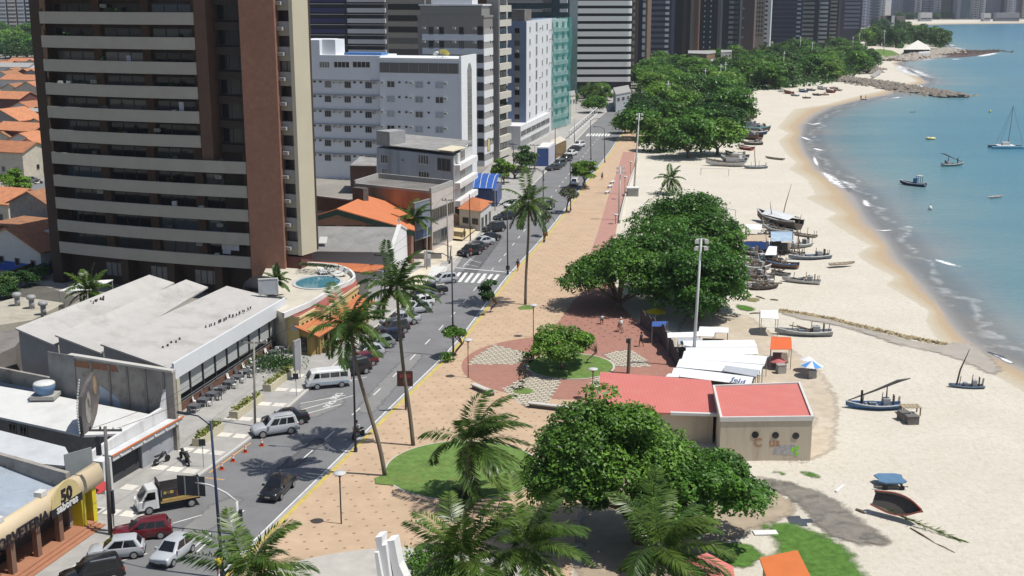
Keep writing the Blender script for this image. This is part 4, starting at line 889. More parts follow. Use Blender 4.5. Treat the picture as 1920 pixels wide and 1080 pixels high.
mb = MB(); mb.solid([f.w(.9, ze+.75, -10.5), f.w(1.7, ze+1.5, -10.5), f.w(1.7, ze+1.5, -9.4), f.w(.9, ze+.75, -9.4)], .05); mb.build('skylight', frame_w, T)
T = thing('tiled_annex', 'low annex with plain orange roof between the pool hedge and the chapel', 'building', tuple(P(690,540)))
mb = MB(); r_ = [P(562,489,4.6), P(728,497,4.6), P(690,512,3.9), P(640,505,3.9), P(562,500,3.9)]; mb.solid(r_, .14); mb.build('roof', mat('plain_orange_roof', (.50,.165,.07), .8, .07, .8, dirt=(.4,.15,.08), dirt_or_light_amt=.4), T)
mb = MB(); mb.prism([(p.x,p.y) for p in [P(564,491,4.4), P(722,498,4.4), P(690,511,3.9), P(562,499,3.9)]], 0, 3.72); mb.build('wall', mat('annex_wall', (.42,.41,.40), .8, .1), T)
T = thing('orange_hall', 'large hall with broad orange roof and dark green fascia behind the chapel', 'hall', tuple(P(700,470)))
ZR, ZE = 8.6, 5.2
na, fa_, re, rn = P(631,391,ZR), P(686,366,ZR), P(774,392,ZE), P(778,432,ZE)
ln = rn+(na-rn)*2; ln.z = ZE; lf = re+(fa_-re)*2; lf.z = ZE
mb = MB(); mb.solid([na, fa_, re, rn], .15); mb.build('roof', mat('hall_orange_roof', (.52,.175,.075), .8, .05, .6, .1, dirt=(.45,.16,.08), dirt_or_light_amt=.5, wave=('X', 1.2, .12)), T)
mb = MB(); mb.solid([na, fa_, lf, ln], .15); mb.build('roof', MATS['hall_orange_roof'], T)
gd = (fa_-na).normalized()*.9; gf = Fac(ln, rn); gf2 = Fac(ln+gd, rn+gd)
mb = MB(); wallpoly(mb, gf, [(0,ZE-.9),(0,ZE-.15),(gf.L/2,ZR-.15),(gf.L,ZE-.15),(gf.L,ZE-.9),(gf.L/2,ZR-.95)], -.12, 0); mb.build('fascia', mat('hall_green', (.018,.04,.03), .6), T)
mb = MB(); wallpoly(mb, gf2, [(.5,0),(gf2.L-.5,0),(gf2.L-.5,ZE-.5),(gf2.L/2,ZR-.5),(.5,ZE-.5)], -.2, 0); mb.build('gable_wall', mat('peach_wall', (.40,.22,.15), .85, .1, .6, dirt=(.3,.18,.13)), T)
for px, w in ((612,2.6),(662,2.6),(702,2.2)): u, z = gf2.hit(px, 430); put(T, gf2, 'window', window_mesh(w,1.6,frame_k,glass_d,2), u, z-1.0)
rf_ = Fac(rn, re); WB(T, 'side_wall', MATS['peach_wall'], rf_, .3, rf_.L-.3, 0, ZE-.2, -.6, -.3)
T = thing('forecourt_kiosk', 'dark open shelter with orange tiles next to the large billboard', 'shelter', tuple(P(760,470)))
mb = MB(); mb.solid([P(768,436,3.6), P(778,432,3.6), P(838,412,3.6), P(830,425,3.0), P(772,446,3.0)], .12); mb.build('roof', til, T)
mb = MB(); mb.prism([(p.x,p.y) for p in [P(775,480), P(810,462), P(800,450), P(768,465)]], 0, 2.6); mb.build('wall', mat('kiosk_dark', (.05,.04,.04), .9), T)
T = thing('large_billboard', 'large grey billboard on two posts between palm and forecourt', 'billboard', tuple(P(795,470)))
fbb = Fac(P(779,482), P(811,470)); u0_, z0_ = fbb.hit(779,441); u1_, z1_ = fbb.hit(811,388)
WB(T, 'panel', mat('billboard_grey', (.18,.21,.25), .6, .18, .5), fbb, 0, fbb.L, 2.6, 8.2, -.25, 0)
mb = MB(); wallbox(mb, fbb, -.1, fbb.L+.1, 8.2, 8.35, -.3, .05); wallbox(mb, fbb, -.1, fbb.L+.1, 2.45, 2.6, -.3, .05); mb.build('frame', frame_g, T)
WB(T, 'printed_band', mat('billboard_blue', (.06,.09,.17), .6, .3, 1), fbb, .2, fbb.L-.2, 2.7, 3.9, 0, .03)
for u in (.5, fbb.L-.4): p = fbb.w(u,0,-.4); mb = MB(); mb.cyl(p.x, p.y, 0, 5, .16); mb.build('post', frame_k, T)
T = thing('forecourt_wall', 'low grey wall in front of the forecourt by the chapel', 'wall', tuple(P(800,480)))
mb = MB(); fw_ = Fac(P(768,487), P(828,487)); wallbox(mb, fw_, 0, fw_.L, 0, 1.0, -.2, 0); mb.build('wall', mat('grey_low_wall', (.24,.24,.22), .85, .15), T)
T = thing('terrace_wall', 'beige terrace wall with sandy floor beyond the forecourt', 'wall', tuple(P(840,450)))
mb = MB(); fw_ = Fac(P(820,445), P(868,450)); wallbox(mb, fw_, 0, fw_.L, 0, 1.3, -.2, 0); mb.build('wall', mat('beige_low_wall', (.36,.31,.23), .85, .12), T)
mb = MB(); mb.sheet([P(a,b,.5) for a, b in [(822,444),(868,449),(892,430),(850,420)]]); mb.build('floor', mat('sandy_floor', (.55,.44,.26), .9, .08), T)
mb = MB(); fw_ = Fac(P(850,424), P(893,432)); wallbox(mb, fw_, 0, fw_.L, 0, 2.2, -.2, 0); mb.build('side_wall', mat('brown_low_wall', (.32,.22,.15), .85, .12), T)
T = thing('service_cabinet', 'grey electric service cabinet beside the crossing ramp', 'cabinet', tuple(P(803,502)))
fw_ = Fac(P(798,504), P(808,503)); WB(T, 'body', mat('cabinet_grey', (.42,.42,.41), .6, .1), fw_, 0, fw_.L, .14, 2.6, -.6, 0); WB(T, 'door', frame_g, fw_, .08, fw_.L-.08, .4, 1.5, 0, .03)
# -- peach block, grey-blue house, small tiled house, blue canopy
T = thing('peach_building', 'peach flat roofed building with weathered walls behind the orange hall', 'building', tuple(P(815,470)))
ZP = 9.6
q = [P(664,342,ZP), P(808,357,ZP), P(849,342,ZP)]; q.append(q[0]+q[2]-q[1])
peach = mat('peach_weathered', (.40,.235,.145), .85, .12, .6, .1, dirt=(.2,.12,.09), dirt_or_light_amt=.7, dirt_or_light_scale=.4, streak=True)
mb = MB(); mb.prism(q, 0, ZP-.5); mb.build('wall', peach, T)
mb = MB(); mb.prism(q, ZP-.49, ZP-.45); mb.build('roof', mat('dark_flat_roof', (.16,.15,.14), .9, .25, .6, dirt=(.25,.24,.22)), T)
for i in range(4):
 ff = Fac(q[i], q[(i+1)%4]); WB(T, 'parapet', mat('parapet_grey', (.36,.35,.33), .85, .1), ff, 0 if i%2 else -.01, ff.L, ZP-.5, ZP+(.35 if i > 0 else -.1), -.25, .05 if i%2 else .03)
fr_ = Fac(q[1], q[2]); fl_ = Fac(q[0], q[1])
WB(T, 'front_wall', mat('pale_pink_wall', (.50,.45,.42), .8, .06, .6), fr_, 0.1, fr_.L, 0, ZP-.55, 0, .06)
for i in range(3): put(T, fr_, 'window', window_mesh(2.8,2.0,frame_g,glass_d,2), fr_.L*(i+.5)/3, 4.6, .08)
for i in range(2): put(T, fr_, 'window', window_mesh(2.8,2.2,frame_g,glass_d,1), fr_.L*(i+.6)/3, .8, .08)
for px in (740,760,775,790): u, z = fl_.hit(px, 378); put(T, fl_, 'window', window_mesh(1.7,1.0,frame_k,glass_d,2), u, 5.3)
mb = MB(); a, z = fl_.hit(728,366); wallbox(mb, fl_, a, a+.15, 0, ZP-.5, 0, .06); mb.build('pilaster', peach, T)
T = thing('chimney_block', 'dark brick block and rubble walls between hall and white hotel', 'wall', tuple(P(655,390)))
mb = MB(); fq = Fac(P(570,378,7), P(665,390,7)); wallbox(mb, fq, 0, fq.L, 0, 8.2, -.5, 0); mb.build('rubble_wall', conc_s, T); WB(T, 'brick_patch', mat('dark_brick', (.14,.08,.055), .9, .2), fq, .5, fq.L-1, 5.9, 8.0, 0, .05)
WB(T, 'block', mat('dark_block', (.10,.09,.085), .9, .2), fq, fq.L-.2, fq.L+2, 0, 10.2, -1, .2)
T = thing('grey_blue_house', 'three storey grey blue house with stained walls and balconies toward the road', 'house', tuple(P(853,425)))
ZG = 12.6
c0 = P(706,272,ZG); c1 = P(850,288,ZG); c2 = P(885,270,ZG); c3 = c0+c2-c1
gb = mat('grey_blue_stucco', (.37,.41,.47), .85, .08, .5, .1, dirt=(.21,.22,.24), dirt_or_light_amt=.7, dirt_or_light_scale=.35, streak=True)
mb = MB(); mb.prism([c0,c1,c2,c3], 0, ZG-.5); mb.build('wall', gb, T)
rg_ = mat('stained_grey_roof', (.27,.26,.25), .9, .2, .5, dirt=(.40,.39,.37), wave=('Y', 1.2, .25))
mb = MB(); mb.solid([c0+Vector((0,0,.2)),c1+Vector((0,0,.2)),c2+Vector((0,0,.6)),c3+Vector((0,0,.6))], .15); mb.build('roof', rg_, T)
fl_ = Fac(c0, c1); fr_ = Fac(c1, c2)
WB(T, 'roof_tower', mat('tower_grey', (.30,.30,.30), .85, .15), fl_, 0, fl_.L*.18, ZG, ZG+2.6, -4, -.02)
for px, py, w in ((721,298,1.9),(794,299,2.6),(721,324,1.4),(795,330,2.6),(755,294,.5),(756,331,.5)):
 u, z = fl_.hit(px, py); put(T, fl_, 'window', window_mesh(w, 1.6 if w > 1 else .4, frame_w, glass_d, 3 if w > 1 else 0, True), u, z-.8)
WB(T, 'front_wall', mat('pale_front', (.52,.52,.50), .85, .06), fr_, 0, fr_.L+.05, 0, ZG-.45, 0.0, .05)
for k in range(3):
 z = 3.4+k*3.1; WB(T, 'balcony', white_w, fr_, .2, fr_.L-.2, z, z+1.0, .06, 1.1); put(T, fr_, 'window', window_mesh(3.2,2.0,frame_w,glass_d,2), fr_.L*.45, z+.9, .07)
mb = MB(); u, z = fl_.hit(830,282); mb.solid([fl_.w(fl_.L-3.2,ZG+.55,.9), fl_.w(fl_.L+.6,ZG+.55,.9), fl_.w(fl_.L+.6,ZG+.9,-3), fl_.w(fl_.L-3.2,ZG+.9,-3)], .12); mb.build('canopy', mat('canopy_cream', (.62,.56,.42), .7, .05), T)
put(T, fl_, 'veranda_opening', window_mesh(3.2,2.2,frame_g,glass_d,2), fl_.L-2.2, ZG-3.2)
T = thing('low_shed', 'low shed with grey sheet roof against the white hotel wall', 'shed', tuple(P(680,340)))
mb = MB(); mb.solid([P(656,310,5.8), P(706,311,5.8), P(706,296,6.6), P(675,293,6.6)], .12); mb.build('roof', rg_, T); mb = MB(); mb.prism([P(656,311,5.6), P(706,312,5.6), P(706,300,5.6), P(668,299,5.6)], 0, 5.6); mb.build('wall', mat('shed_brown', (.13,.08,.06), .9, .15), T)
T = thing('tiled_house', 'small white corner house with orange tiled hip roof by the parked cars', 'house', tuple(P(890,410)))
zz = 3.7; q = [P(857,391,zz), P(902,396,zz), P(925,378,zz), P(886,369,zz)]; ap = (q[0]+q[1]+q[2]+q[3])/4+Vector((0,0,1.1)); ap1 = ap+(q[0]-q[1])*.15; ap2 = ap-(q[0]-q[1])*.15
mb = MB(); mb.add(q+[ap1,ap2], [(0,1,5,4),(1,2,5),(2,3,4,5),(3,0,4),(3,2,1,0)]); mb.build('roof', til, T)
ctr = (q[0]+q[2])/2; q2 = [ctr+(p-ctr)*.88 for p in q]; mb = MB(); mb.prism(q2, 0, zz-.02); mb.build('wall', mat('house_white', (.55,.54,.52), .8, .08), T)
fz = Fac(q2[1], q2[2]);
for i in range(3): put(T, fz, 'door', window_mesh(1.5,2.0,frame_g,glass_d,1), fz.L*(i+.5)/3, .3, .02)
fz = Fac(q2[0], q2[1]); put(T, fz, 'window', window_mesh(1.2,1.0,frame_k,glass_d,1), fz.L*.3, 1.2); put(T, fz, 'window', window_mesh(1.2,1.0,frame_k,glass_d,1), fz.L*.75, 1.2)
T = thing('blue_canopy', 'blue curved sheet canopy with pale ribs beside the grey blue house', 'canopy', tuple(P(900,370)))
ca, cb, cc_, ce_ = P(882,352,4.2), P(928,354,4.2), P(940,326,5.0), P(886,324,5.0)
blue_c = mat('canopy_blue', (.03,.10,.36), .5, .1, .8)
mb = MB(); n_ = 8
for i in range(n_):
 t0, t1 = i/n_, (i+1)/n_; lift = lambda t: Vector((0,0,.7*math.sin(t*math.pi)))
 a0, a1 = ca+(ce_-ca)*t0+lift(t0), ca+(ce_-ca)*t1+lift(t1); b0, b1 = cb+(cc_-cb)*t0+lift(t0), cb+(cc_-cb)*t1+lift(t1); mb.solid([a0,b0,b1,a1], .06)
mb.build('sheet', blue_c, T)
for k in range(4):
 s_ = (k+.5)/4; mb = MB(); pts_ = [ca+(cb-ca)*s_+((ce_-ca)+((cc_-cb)-(ce_-ca))*s_)*t+Vector((0,0,.7*math.sin(t*math.pi)+.05)) for t in np.linspace(0,1,8)]; mb.tube(pts_, .07, 4); mb.build('rib', frame_w, T)
for p in (ca, cb, cc_, ce_): mb = MB(); mb.cyl(p.x, p.y, 0, p.z, .1); mb.build('post', frame_g, T)
mb = MB(); mb.prism([(p.x,p.y) for p in (ca+(ce_-ca)*.3, cb+(cc_-cb)*.3, cc_, ce_)], 0, 3.2); mb.build('shop_wall', mat('shop_blue', (.10,.12,.22), .8, .2), T)
T = thing('blue_kiosk', 'blue walled kiosk with pale flat roof at the kerb by the far parked cars', 'kiosk', tuple(P(1018,305)))
zz = 4.6; q = [P(1007,276,zz), P(1028,276,zz), P(1040,267,zz), P(1018,267,zz)]; mb = MB(); mb.prism(q, 0, zz-.3); mb.build('wall', mat('kiosk_blue', (.055,.095,.26), .7, .08), T); mb = MB(); mb.prism([(p.x,p.y) for p in q], zz-.3, zz); mb.build('roof', white_w, T)
fz = Fac(q[1], q[2]); WB(T, 'front', mat('kiosk_front', (.45,.45,.50), .7, .1), fz, 0, fz.L, 0, zz-.35, 0, .1)
T = thing('shop_row', 'brown shop front with cream awning beyond the blue kiosk', 'shop', tuple(P(1055,285)))
q = [P(1040,272,3.6), P(1062,262,3.6), P(1050,256,3.6), P(1030,266,3.6)]; mb = MB(); mb.prism(q, 0, 3.3); mb.build('wall', mat('shop_brown', (.20,.14,.07), .8, .2), T); mb = MB(); mb.solid([p+Vector((0,0,.1)) for p in q], .2); mb.build('awning', mat('awning_cream', (.58,.52,.42), .7), T)
# -- white hotel
hw = mat('hotel_white', (.66,.685,.72), .8, .04, .3, .05, dirt=(.56,.585,.62), dirt_or_light_amt=.4, dirt_or_light_scale=.12, streak=True)
HB = P(863,346); f = facyaw(HB, -15.5, 10); uA = f.hit(560,300)[0]; f = Fac(f.w(uA), HB)
T = thing('white_hotel', 'white seven storey hotel with rows of small windows and a dark glazed top floor', 'hotel', tuple(HB))
um = f.hit(713,200)[0]; zr = f.hit(860,110)[1]; zl = f.hit(650,104)[1]
DP = 10.5
WB(T, 'left_wing', hw, f, 0, um, 0, zl, -DP, -.6)
WB(T, 'right_wing', hw, f, um, f.L, 0, zr-.4, -DP, 0)
WB(T, 'roof_slab', mat('hotel_roof_white', (.70,.71,.72), .7, .04), f, um-.1, f.L+.1, zr-.4, zr, -DP, .15)
mb = MB(); u = f.hit(597,90)[0]; wallbox(mb, f, 0, u, zl, f.hit(580,75)[1], -DP, -.6); mb.build('stair_tower', hw, T)
WB(T, 'roof_room', MATS['hotel_roof_white'], f, u+.02, f.hit(622,98)[0], zl, zl+3.2, -7, -2)
WB(T, 'roof_pool', mat('roof_blue', (.08,.20,.45), .5), f, u+5, um-.3, zl, zl+.5, -6, -2)
mb = MB(); za1, zb1 = f.hit(780,118)[1], f.hit(780,137)[1]; wallbox(mb, f, um+.15, f.L-.2, zb1, za1, 0, .06); mb.build('glazed_top_floor', glass_d, T)
for k in range(9): u = um+.15+(f.L-um-.35)*k/8; WB(T, 'mullion', frame_g, f, u-.06, u+.06, zb1, za1, .06, .11)
for px, w in ((609,2.4),(641,3.6),(678,4.0)): u, z = f.hit(px, 127, -.6); put(T, f, 'window', window_mesh(w,1.3,frame_w,glass_d,3), u, z, -.58)
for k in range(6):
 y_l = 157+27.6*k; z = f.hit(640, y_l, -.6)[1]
 WB(T, 'ledge', mat('ledge_grey', (.30,.30,.30), .8), f, 0, um-.02, z+.72, z+.86, -.6, -.25)  # ledges in a grey darker than the walls
 for px in (578,615,652,691):
  u = f.hit(px, y_l, -.6)[0]; put(T, f, 'window', window_mesh(1.45,1.35,frame_g,glass_d,2), u, z-.85, -.58)
 for px in (590,601,665,677):
  u = f.hit(px, y_l, -.6)[0]; put(T, f, 'vent_window', window_mesh(.6,.4,frame_g,glass_d,0), u, z+.15, -.58)
 for px in (628,639,702):
  u = f.hit(px, y_l, -.6)[0]; put(T, f, 'air_conditioner', ac_me, u, z+.05, -.58)
 y_r = 159+27.8*k; z = f.hit(780, y_r)[1]
 for j, px in enumerate((733,786,824)):
  u = f.hit(px, y_r)[0]; put(T, f, 'window', window_mesh(1.75,1.35,frame_w,(glass_d if (k+j) % 3 == 0 and k < 5 else glass_p),1), u, z-.65, .02)
 for px in (718,772,836): u = f.hit(px, y_r)[0]; put(T, f, 'air_conditioner', ac_me, u, z+.2, .02)
 for px in (749,762,804): u = f.hit(px, y_r)[0]; put(T, f, 'vent_window', window_mesh(.5,.4,frame_g,glass_d,0), u, z+.25, .02)
fe = Fac(f.w(f.L), f.w(f.L, 0, -DP)); WB(T, 'end_wall', MATS['hotel_roof_white'], fe, -.12, fe.L, 0, zr+.5, 0.02, .5)
mb = MB(); ua, ub = fe.L*.38, fe.L*.66; zt_ = zr-1.2; wallpoly(mb, fe, [(ua,6),(ub,6),(ub,zt_-1.2),((ua+ub)/2+.6,zt_),((ua+ub)/2-.6,zt_),(ua,zt_-1.2)], .5, .56); mb.build('stair_window', glass_d, T)
for k in range(14): z = 6.5+(zt_-8)*k/13; WB(T, 'glazing_bar', frame_g, fe, ua, ub, z, z+.1, .57, .62)
T2 = thing('satellite_dish', 'yellow satellite dish on the hotel roof slab', 'satellite dish', tuple(f.w(f.hit(821,95)[0], zr+.001, -3)))
mb = MB(); mb.lathe(0,0,[(.05,1.0),(.7,1.1),(1.1,1.35),(1.12,1.38),(.7,1.16),(.05,1.06)], 14); q = mb.build('dish', mat('dish_yellow', (.55,.48,.10), .5), T2, True, world=False); q.rotation_euler = (R(-35),R(20),0)
mb = MB(); mb.cyl(0,0,0,1.0,.06); mb.build('stand', frame_g, T2, world=False)
T2 = thing('white_dish', 'small white satellite dish left of the yellow one', 'satellite dish', tuple(f.w(f.hit(811,97)[0], zr+.001, -3)))
mb = MB(); mb.lathe(0,0,[(.05,.8),(.5,.9),(.7,1.1),(.5,.96),(.05,.86)], 12); q = mb.build('dish', frame_w, T2, True, world=False); q.rotation_euler = (R(-35),R(-20),0)
mb = MB(); mb.cyl(0,0,0,.8,.05); mb.build('stand', frame_g, T2, world=False)
# -- banded tower
NB = P(908,312); f = facyaw(NB, -15, 10); uA = f.hit(786,200)[0]; f = Fac(f.w(uA), NB)
T = thing('banded_tower', 'grey and white banded apartment tower with a dark glazed penthouse behind the hotel', 'apartment tower', tuple(NB))
bandg = mat('band_grey', (.22,.205,.19), .8, .06); bandw = mat('band_white', (.60,.61,.63), .7, .04)
ztop = f.hit(860,33)[1]; fend = Fac(NB, NB+Vector((math.cos(R(75)),math.sin(R(75)),0))*7.6);
p4 = [f.w(0), f.w(f.L), fend.w(fend.L), f.w(0,0,-13)]
mb = MB(); mb.prism(p4, 0, ztop); mb.build('wall', bandg, T)
mb = MB(); ctr = (p4[0]+p4[2])/2; mb.prism([ctr+(p-ctr)*1.02 for p in p4], ztop, ztop+.5); mb.build('roof_slab', bandg, T)
mb = MB(); mb.prism([ctr+(p-ctr)*.93 for p in p4], ztop+.5, f.hit(860,12)[1]); mb.build('penthouse_glass', glass_d, T)
mb = MB(); z = f.hit(860,11)[1]; mb.prism([ctr+(p-ctr)*.97 for p in p4], z, z+.35); mb.prism([ctr+(p-ctr)*.6 for p in p4], z+.35, z+8); mb.build('roof_room', bandw, T)
mb = MB(); p = f.w(1.5,0,-1); mb.cyl(p.x,p.y,ztop,ztop+8,.08); mb.build('aerial', frame_w, T)
for k in range(11):
 ya = 64+26.2*k; z0, z1 = f.hit(860, ya+12)[1], f.hit(860, ya)[1]
 WB(T, 'white_band', bandw, f, f.hit(793,150)[0], f.L+.05, z0, z1, 0, .08)
 yb = 51+26.2*k; z0, z1 = fend.hit(915, yb+27)[1], fend.hit(915, yb+13)[1]
 WB(T, 'white_band', mat('lit_end_white', (.66,.66,.66), .7, .03), fend, 0.02, fend.L, z0, z1, 0, .1)  # end face takes paler copies of both band colours for its sunlight
 WB(T, 'grey_band', mat('lit_end_grey', (.30,.29,.28), .8), fend, .1, fend.L, z1+.02, z1+(z1-z0)*.8, 0, .06)
 zc = f.hit(900, 57+26.2*k)[1]; put(T, f, 'window', window_mesh(1.3,1.9,frame_k,glass_d,0), f.L-.75, zc-1.0, .09)
 for px in ((795,819,852,890) if k < 2 else (890,)): u = f.hit(px, 52)[0]; put(T, f, 'air_conditioner', ac_me, u, zc+.2, .02)
 if k < 2:
  for px in (808,828,865): u = f.hit(px, 57)[0]; put(T, f, 'window', window_mesh(1.1,1.8,frame_k,glass_d,1), u, zc-1.1, .02)
 for px in (919,923): u, z = fend.hit(px, 52+26.2*k); put(T, fend, 'vent_window', window_mesh(.4,.45,frame_k,glass_d,0), u, z-.2, .12)
put(T, fend, 'shop_sign', window_mesh(2.2,3,frame_k,mat('sign_gold', (.55,.45,.22)),0), 3.4, 3.2, .12)
T = thing('stepped_balcony_tower', 'cream apartment tower with stepped balconies right of the banded tower', 'apartment tower', tuple(P(930,298)))
q0 = P(931,300); fs = Fac(q0, q0+Vector((math.cos(R(60)),math.sin(R(60)),0))*6); fs = Fac(q0, P(951,292))
mb = MB(); mb.prism([fs.w(-.5,0,-.2), fs.w(fs.L,0,-.2), fs.w(fs.L,0,-14), fs.w(-.5,0,-14)], 0, 52); mb.build('wall', mat('pier_brown', (.16,.095,.06)), T)
for k in range(13):
 z = fs.hit(940, 292-27*k)[1]
 WB(T, 'balcony', mat('balcony_cream', (.50,.48,.42), .75, .05), fs, -.5, fs.L, z, z+1.5, -.2, 1.1)
 put(T, fs, 'window', window_mesh(fs.L-.4,1.4,frame_k,glass_d,2), fs.L/2, z+1.55, -.18)
WB(T, 'pier', mat('lit_end_grey', (.30,.29,.28)), fs, -1.0, -.52, 0, 50, -2, 1.0)
# -- blue and white apartment block under green netting
B0 = P(986,274); B1 = P(1040,240); f = Fac(B0, B1); fl_ = facyaw(B0, -14); ul = fl_.hit(952,150)[0]; fl_ = Fac(fl_.w(ul), B0)
T = thing('blue_white_block', 'nine storey blue and white apartment block partly wrapped in green net', 'apartment block', tuple(B0))
zt_ = fl_.hit(970,40)[1]
wf = mat('white_facade', (.66,.66,.67), .8, .04, .4, dirt=(.5,.5,.5), dirt_or_light_amt=.4)
mb = MB(); mb.prism([fl_.w(0), B0, f.w(f.L), f.w(f.L,0,-fl_.L)], 0, zt_); mb.build('wall', mat('blue_side', (.155,.215,.325), .8, .05, .5), T)
WB(T, 'front_wall', wf, f, -.05, f.L, 0, zt_+.1, 0, .12)
WB(T, 'side_strip', mat('taupe', (.22,.205,.19), .8), fl_, fl_.L*.36, fl_.L*.66, 6, zt_-1.5, 0, .05)
WB(T, 'roof_parapet', mat('dark_flat_roof', (.15,.14,.14)), fl_, 1, fl_.L-.5, zt_, zt_+3, -8, -.3)
for k in range(9):
 z = zt_-3.0-3.18*k
 for u, w, m_, h_ in ((f.L*.10,1.2,glass_d,1.6),(f.L*.31,2.1,glass_c,2.5),(f.L*.51,1.0,glass_d,1.6),(f.L*.67,1.4,glass_d,1.8),(f.L*.88,1.3,glass_d,1.8)):
  put(T, f, 'window', window_mesh(w,h_,frame_w,m_,1), u, z, .14)
 for u in (f.L*.42, f.L*.58, f.L*.77):
  if rng.random() < .5: put(T, f, 'air_conditioner', ac_me, u, z+rng.uniform(-.6,1), .14)
 put(T, fl_, 'window', window_mesh(1.3,1.3,frame_k,glass_d,1), fl_.L*.52, z, .06)
 if k in (2, 5): put(T, fl_, 'air_conditioner', ac_me, fl_.L*.52, z+1.5, .06)
net = bpy.data.materials.new('green_net'); net.use_nodes = True; nb_ = net.node_tree.nodes['Principled BSDF']; nb_.inputs['Base Color'].default_value = (.035,.27,.235,1); nb_.inputs['Roughness'].default_value = .9; nb_.inputs['Alpha'].default_value = .72
nn_ = net.node_tree.nodes.new('ShaderNodeTexNoise'); nn_.inputs['Scale'].default_value = .6; mr = net.node_tree.nodes.new('ShaderNodeMapRange'); mr.inputs[3].default_value = .2; mr.inputs[4].default_value = .8
tcx = net.node_tree.nodes.new('ShaderNodeTexCoord'); net.node_tree.links.new(tcx.outputs['Object'], nn_.inputs['Vector']); net.node_tree.links.new(nn_.outputs[0], mr.inputs[0]); net.node_tree.links.new(mr.outputs[0], nb_.inputs['Alpha'])
f2 = Fac(P(1039,243), P(1066,236)); f3 = Fac(f.w(f.L), f2.w(0))
mb = MB(); mb.prism([f2.w(0,0,-.8), f2.w(f2.L,0,-.8), f2.w(f2.L,0,-9), f2.w(0,0,-9)], 0, zt_-.3); mb.build('netted_wing', wf, T)
for k in range(9):
 z = zt_-3.0-3.18*k
 WB(T, 'balcony', wf, f2, .1, f2.L, z-.9, z+.2, -.8, -.3)
 for u in (f2.L*.3, f2.L*.72): put(T, f2, 'window', window_mesh(1.8,1.7,frame_w,glass_d,1), u, z+.3, -.76)
mb = MB(); ns = 10
vs = [[f2.w(-3.2+(f2.L+3.4)*i/ns, z, .5+.28*math.sin(i*1.9+z*.3)) for i in range(ns+1)] for z in np.linspace(0.5, zt_+.2, 12)]
for a in range(11):
 for i in range(ns): mb.add([vs[a][i],vs[a][i+1],vs[a+1][i+1],vs[a+1][i]], [(0,1,2,3)])
mb.build('green_net', net, T)
T = thing('block_annex', 'lower white annex with wide windows at the foot of the blue and white block', 'building', tuple(P(985,285)))
fq = Fac(P(976,282), P(1030,252)); zq = fq.hit(980,255)[1]
mb = MB(); mb.prism([fq.w(0), fq.w(fq.L), fq.w(fq.L,0,-7), fq.w(0,0,-9)], 0, 6.2); mb.build('wall', wf, T)
for i in range(6): put(T, fq, 'window', window_mesh(fq.L/6-.6,1.5,frame_w,glass_d,1), fq.L*(i+.5)/6, 3.4, .02); put(T, fq, 'window', window_mesh(fq.L/6-.5,1.8,frame_w,glass_c,2), fq.L*(i+.5)/6, .7, .02)
# -- towers further along the bay
def local_box(name, w, d0, d1, h, m, ends=0.0):
 mb = MB()
 if ends:
  pts = [(0,d1),(0,-d0+ends)]+[(ends-ends*math.cos(a), -d0+ends-ends*math.sin(a)) for a in np.linspace(0,math.pi/2,5)[1:]]
  pts = [(0,d1),(0,-d0),(w-ends,-d0)]+[(w-ends+ends*math.sin(a), -d0+ends-ends*math.cos(a)) for a in np.linspace(0,math.pi/2,5)[1:]]+[(w,d1)]
  mb.prism(pts, 0, h)
 else: mb.box(0, w, -d0, d1, 0, h)
 return mb.mesh(name, m)
def tower(name, label, x0, x1, yb, H, fh, body, strips, yaw=-12, depth=16, z0=3.5, side=None, cat='tower', yaw_side=None):
 B = P(x1, yb); f = facyaw(B, yaw); u = f.hit(x0, 60)[0]; f = Fac(f.w(u), B)
 T = thing(name, label, cat, tuple(B))
 WB(T, 'wall', body, f, 0, f.L, 0, H, -depth, 0)
 fs = Fac(f.w(f.L), f.w(f.L, 0, -depth))
 n = int((min(H, 62)-z0)/fh)
 for st in strips:
  xa, xb, kind, m = st[:4]; ua, ub = (f.hit(xa, 50)[0], f.hit(xb, 50)[0]) if not (len(st) > 5 and st[5] == 'side') else (xa*depth, xb*depth)
  ff = fs if (len(st) > 5 and st[5] == 'side') else f
  w = ub-ua; fr = st[4] if len(st) > 4 and st[4] else .5
  if kind == 'solid': WB(T, 'pier', m, ff, ua, ub, 0, H, 0, fr)
  elif kind == 'glass': WB(T, 'glazing', m, ff, ua, ub, 0, H, 0, .05)
  elif kind == 'band':
   me = local_box('balcony_band', w, .7, .05, fh*fr, m)
   for k in range(n): put(T, ff, 'balcony_band', me, ua, z0+k*fh)
  elif kind == 'round':
   me = local_box('balcony_band', w, 1.6, .4, fh*fr, m, 1.9)
   for k in range(n): put(T, ff, 'balcony_band', me, ua, z0+k*fh)
  elif kind == 'rail':
   me = local_box('balcony_rail', w, .75, -.6, .14, m)
   for k in range(n): put(T, ff, 'balcony_rail', me, ua, z0+k*fh+fh*fr)
  elif kind == 'win':
   me = local_box('window', w, .12, 0, fh*fr, m)
   for k in range(n): put(T, ff, 'window', me, ua, z0+k*fh+.9)
 return T, f
navy = mat('navy_band', (.055,.055,.14), .7, .08); whiteb = mat('white_band', (.62,.62,.62), .7, .04); beigeb = mat('beige_band', (.32,.29,.24), .75, .06)
dk = mat('dark_recess', (.035,.037,.04), .5, .2, .3); dkb = mat('dark_blue_glass', (.035,.045,.075), .2, .2, .3); brn = mat('tower_brown', (.18,.12,.085), .8, .08)
gry = mat('tower_grey_pale', (.33,.325,.31), .8, .06); dgrey = mat('tower_dark_grey', (.075,.075,.08), .7, .1)
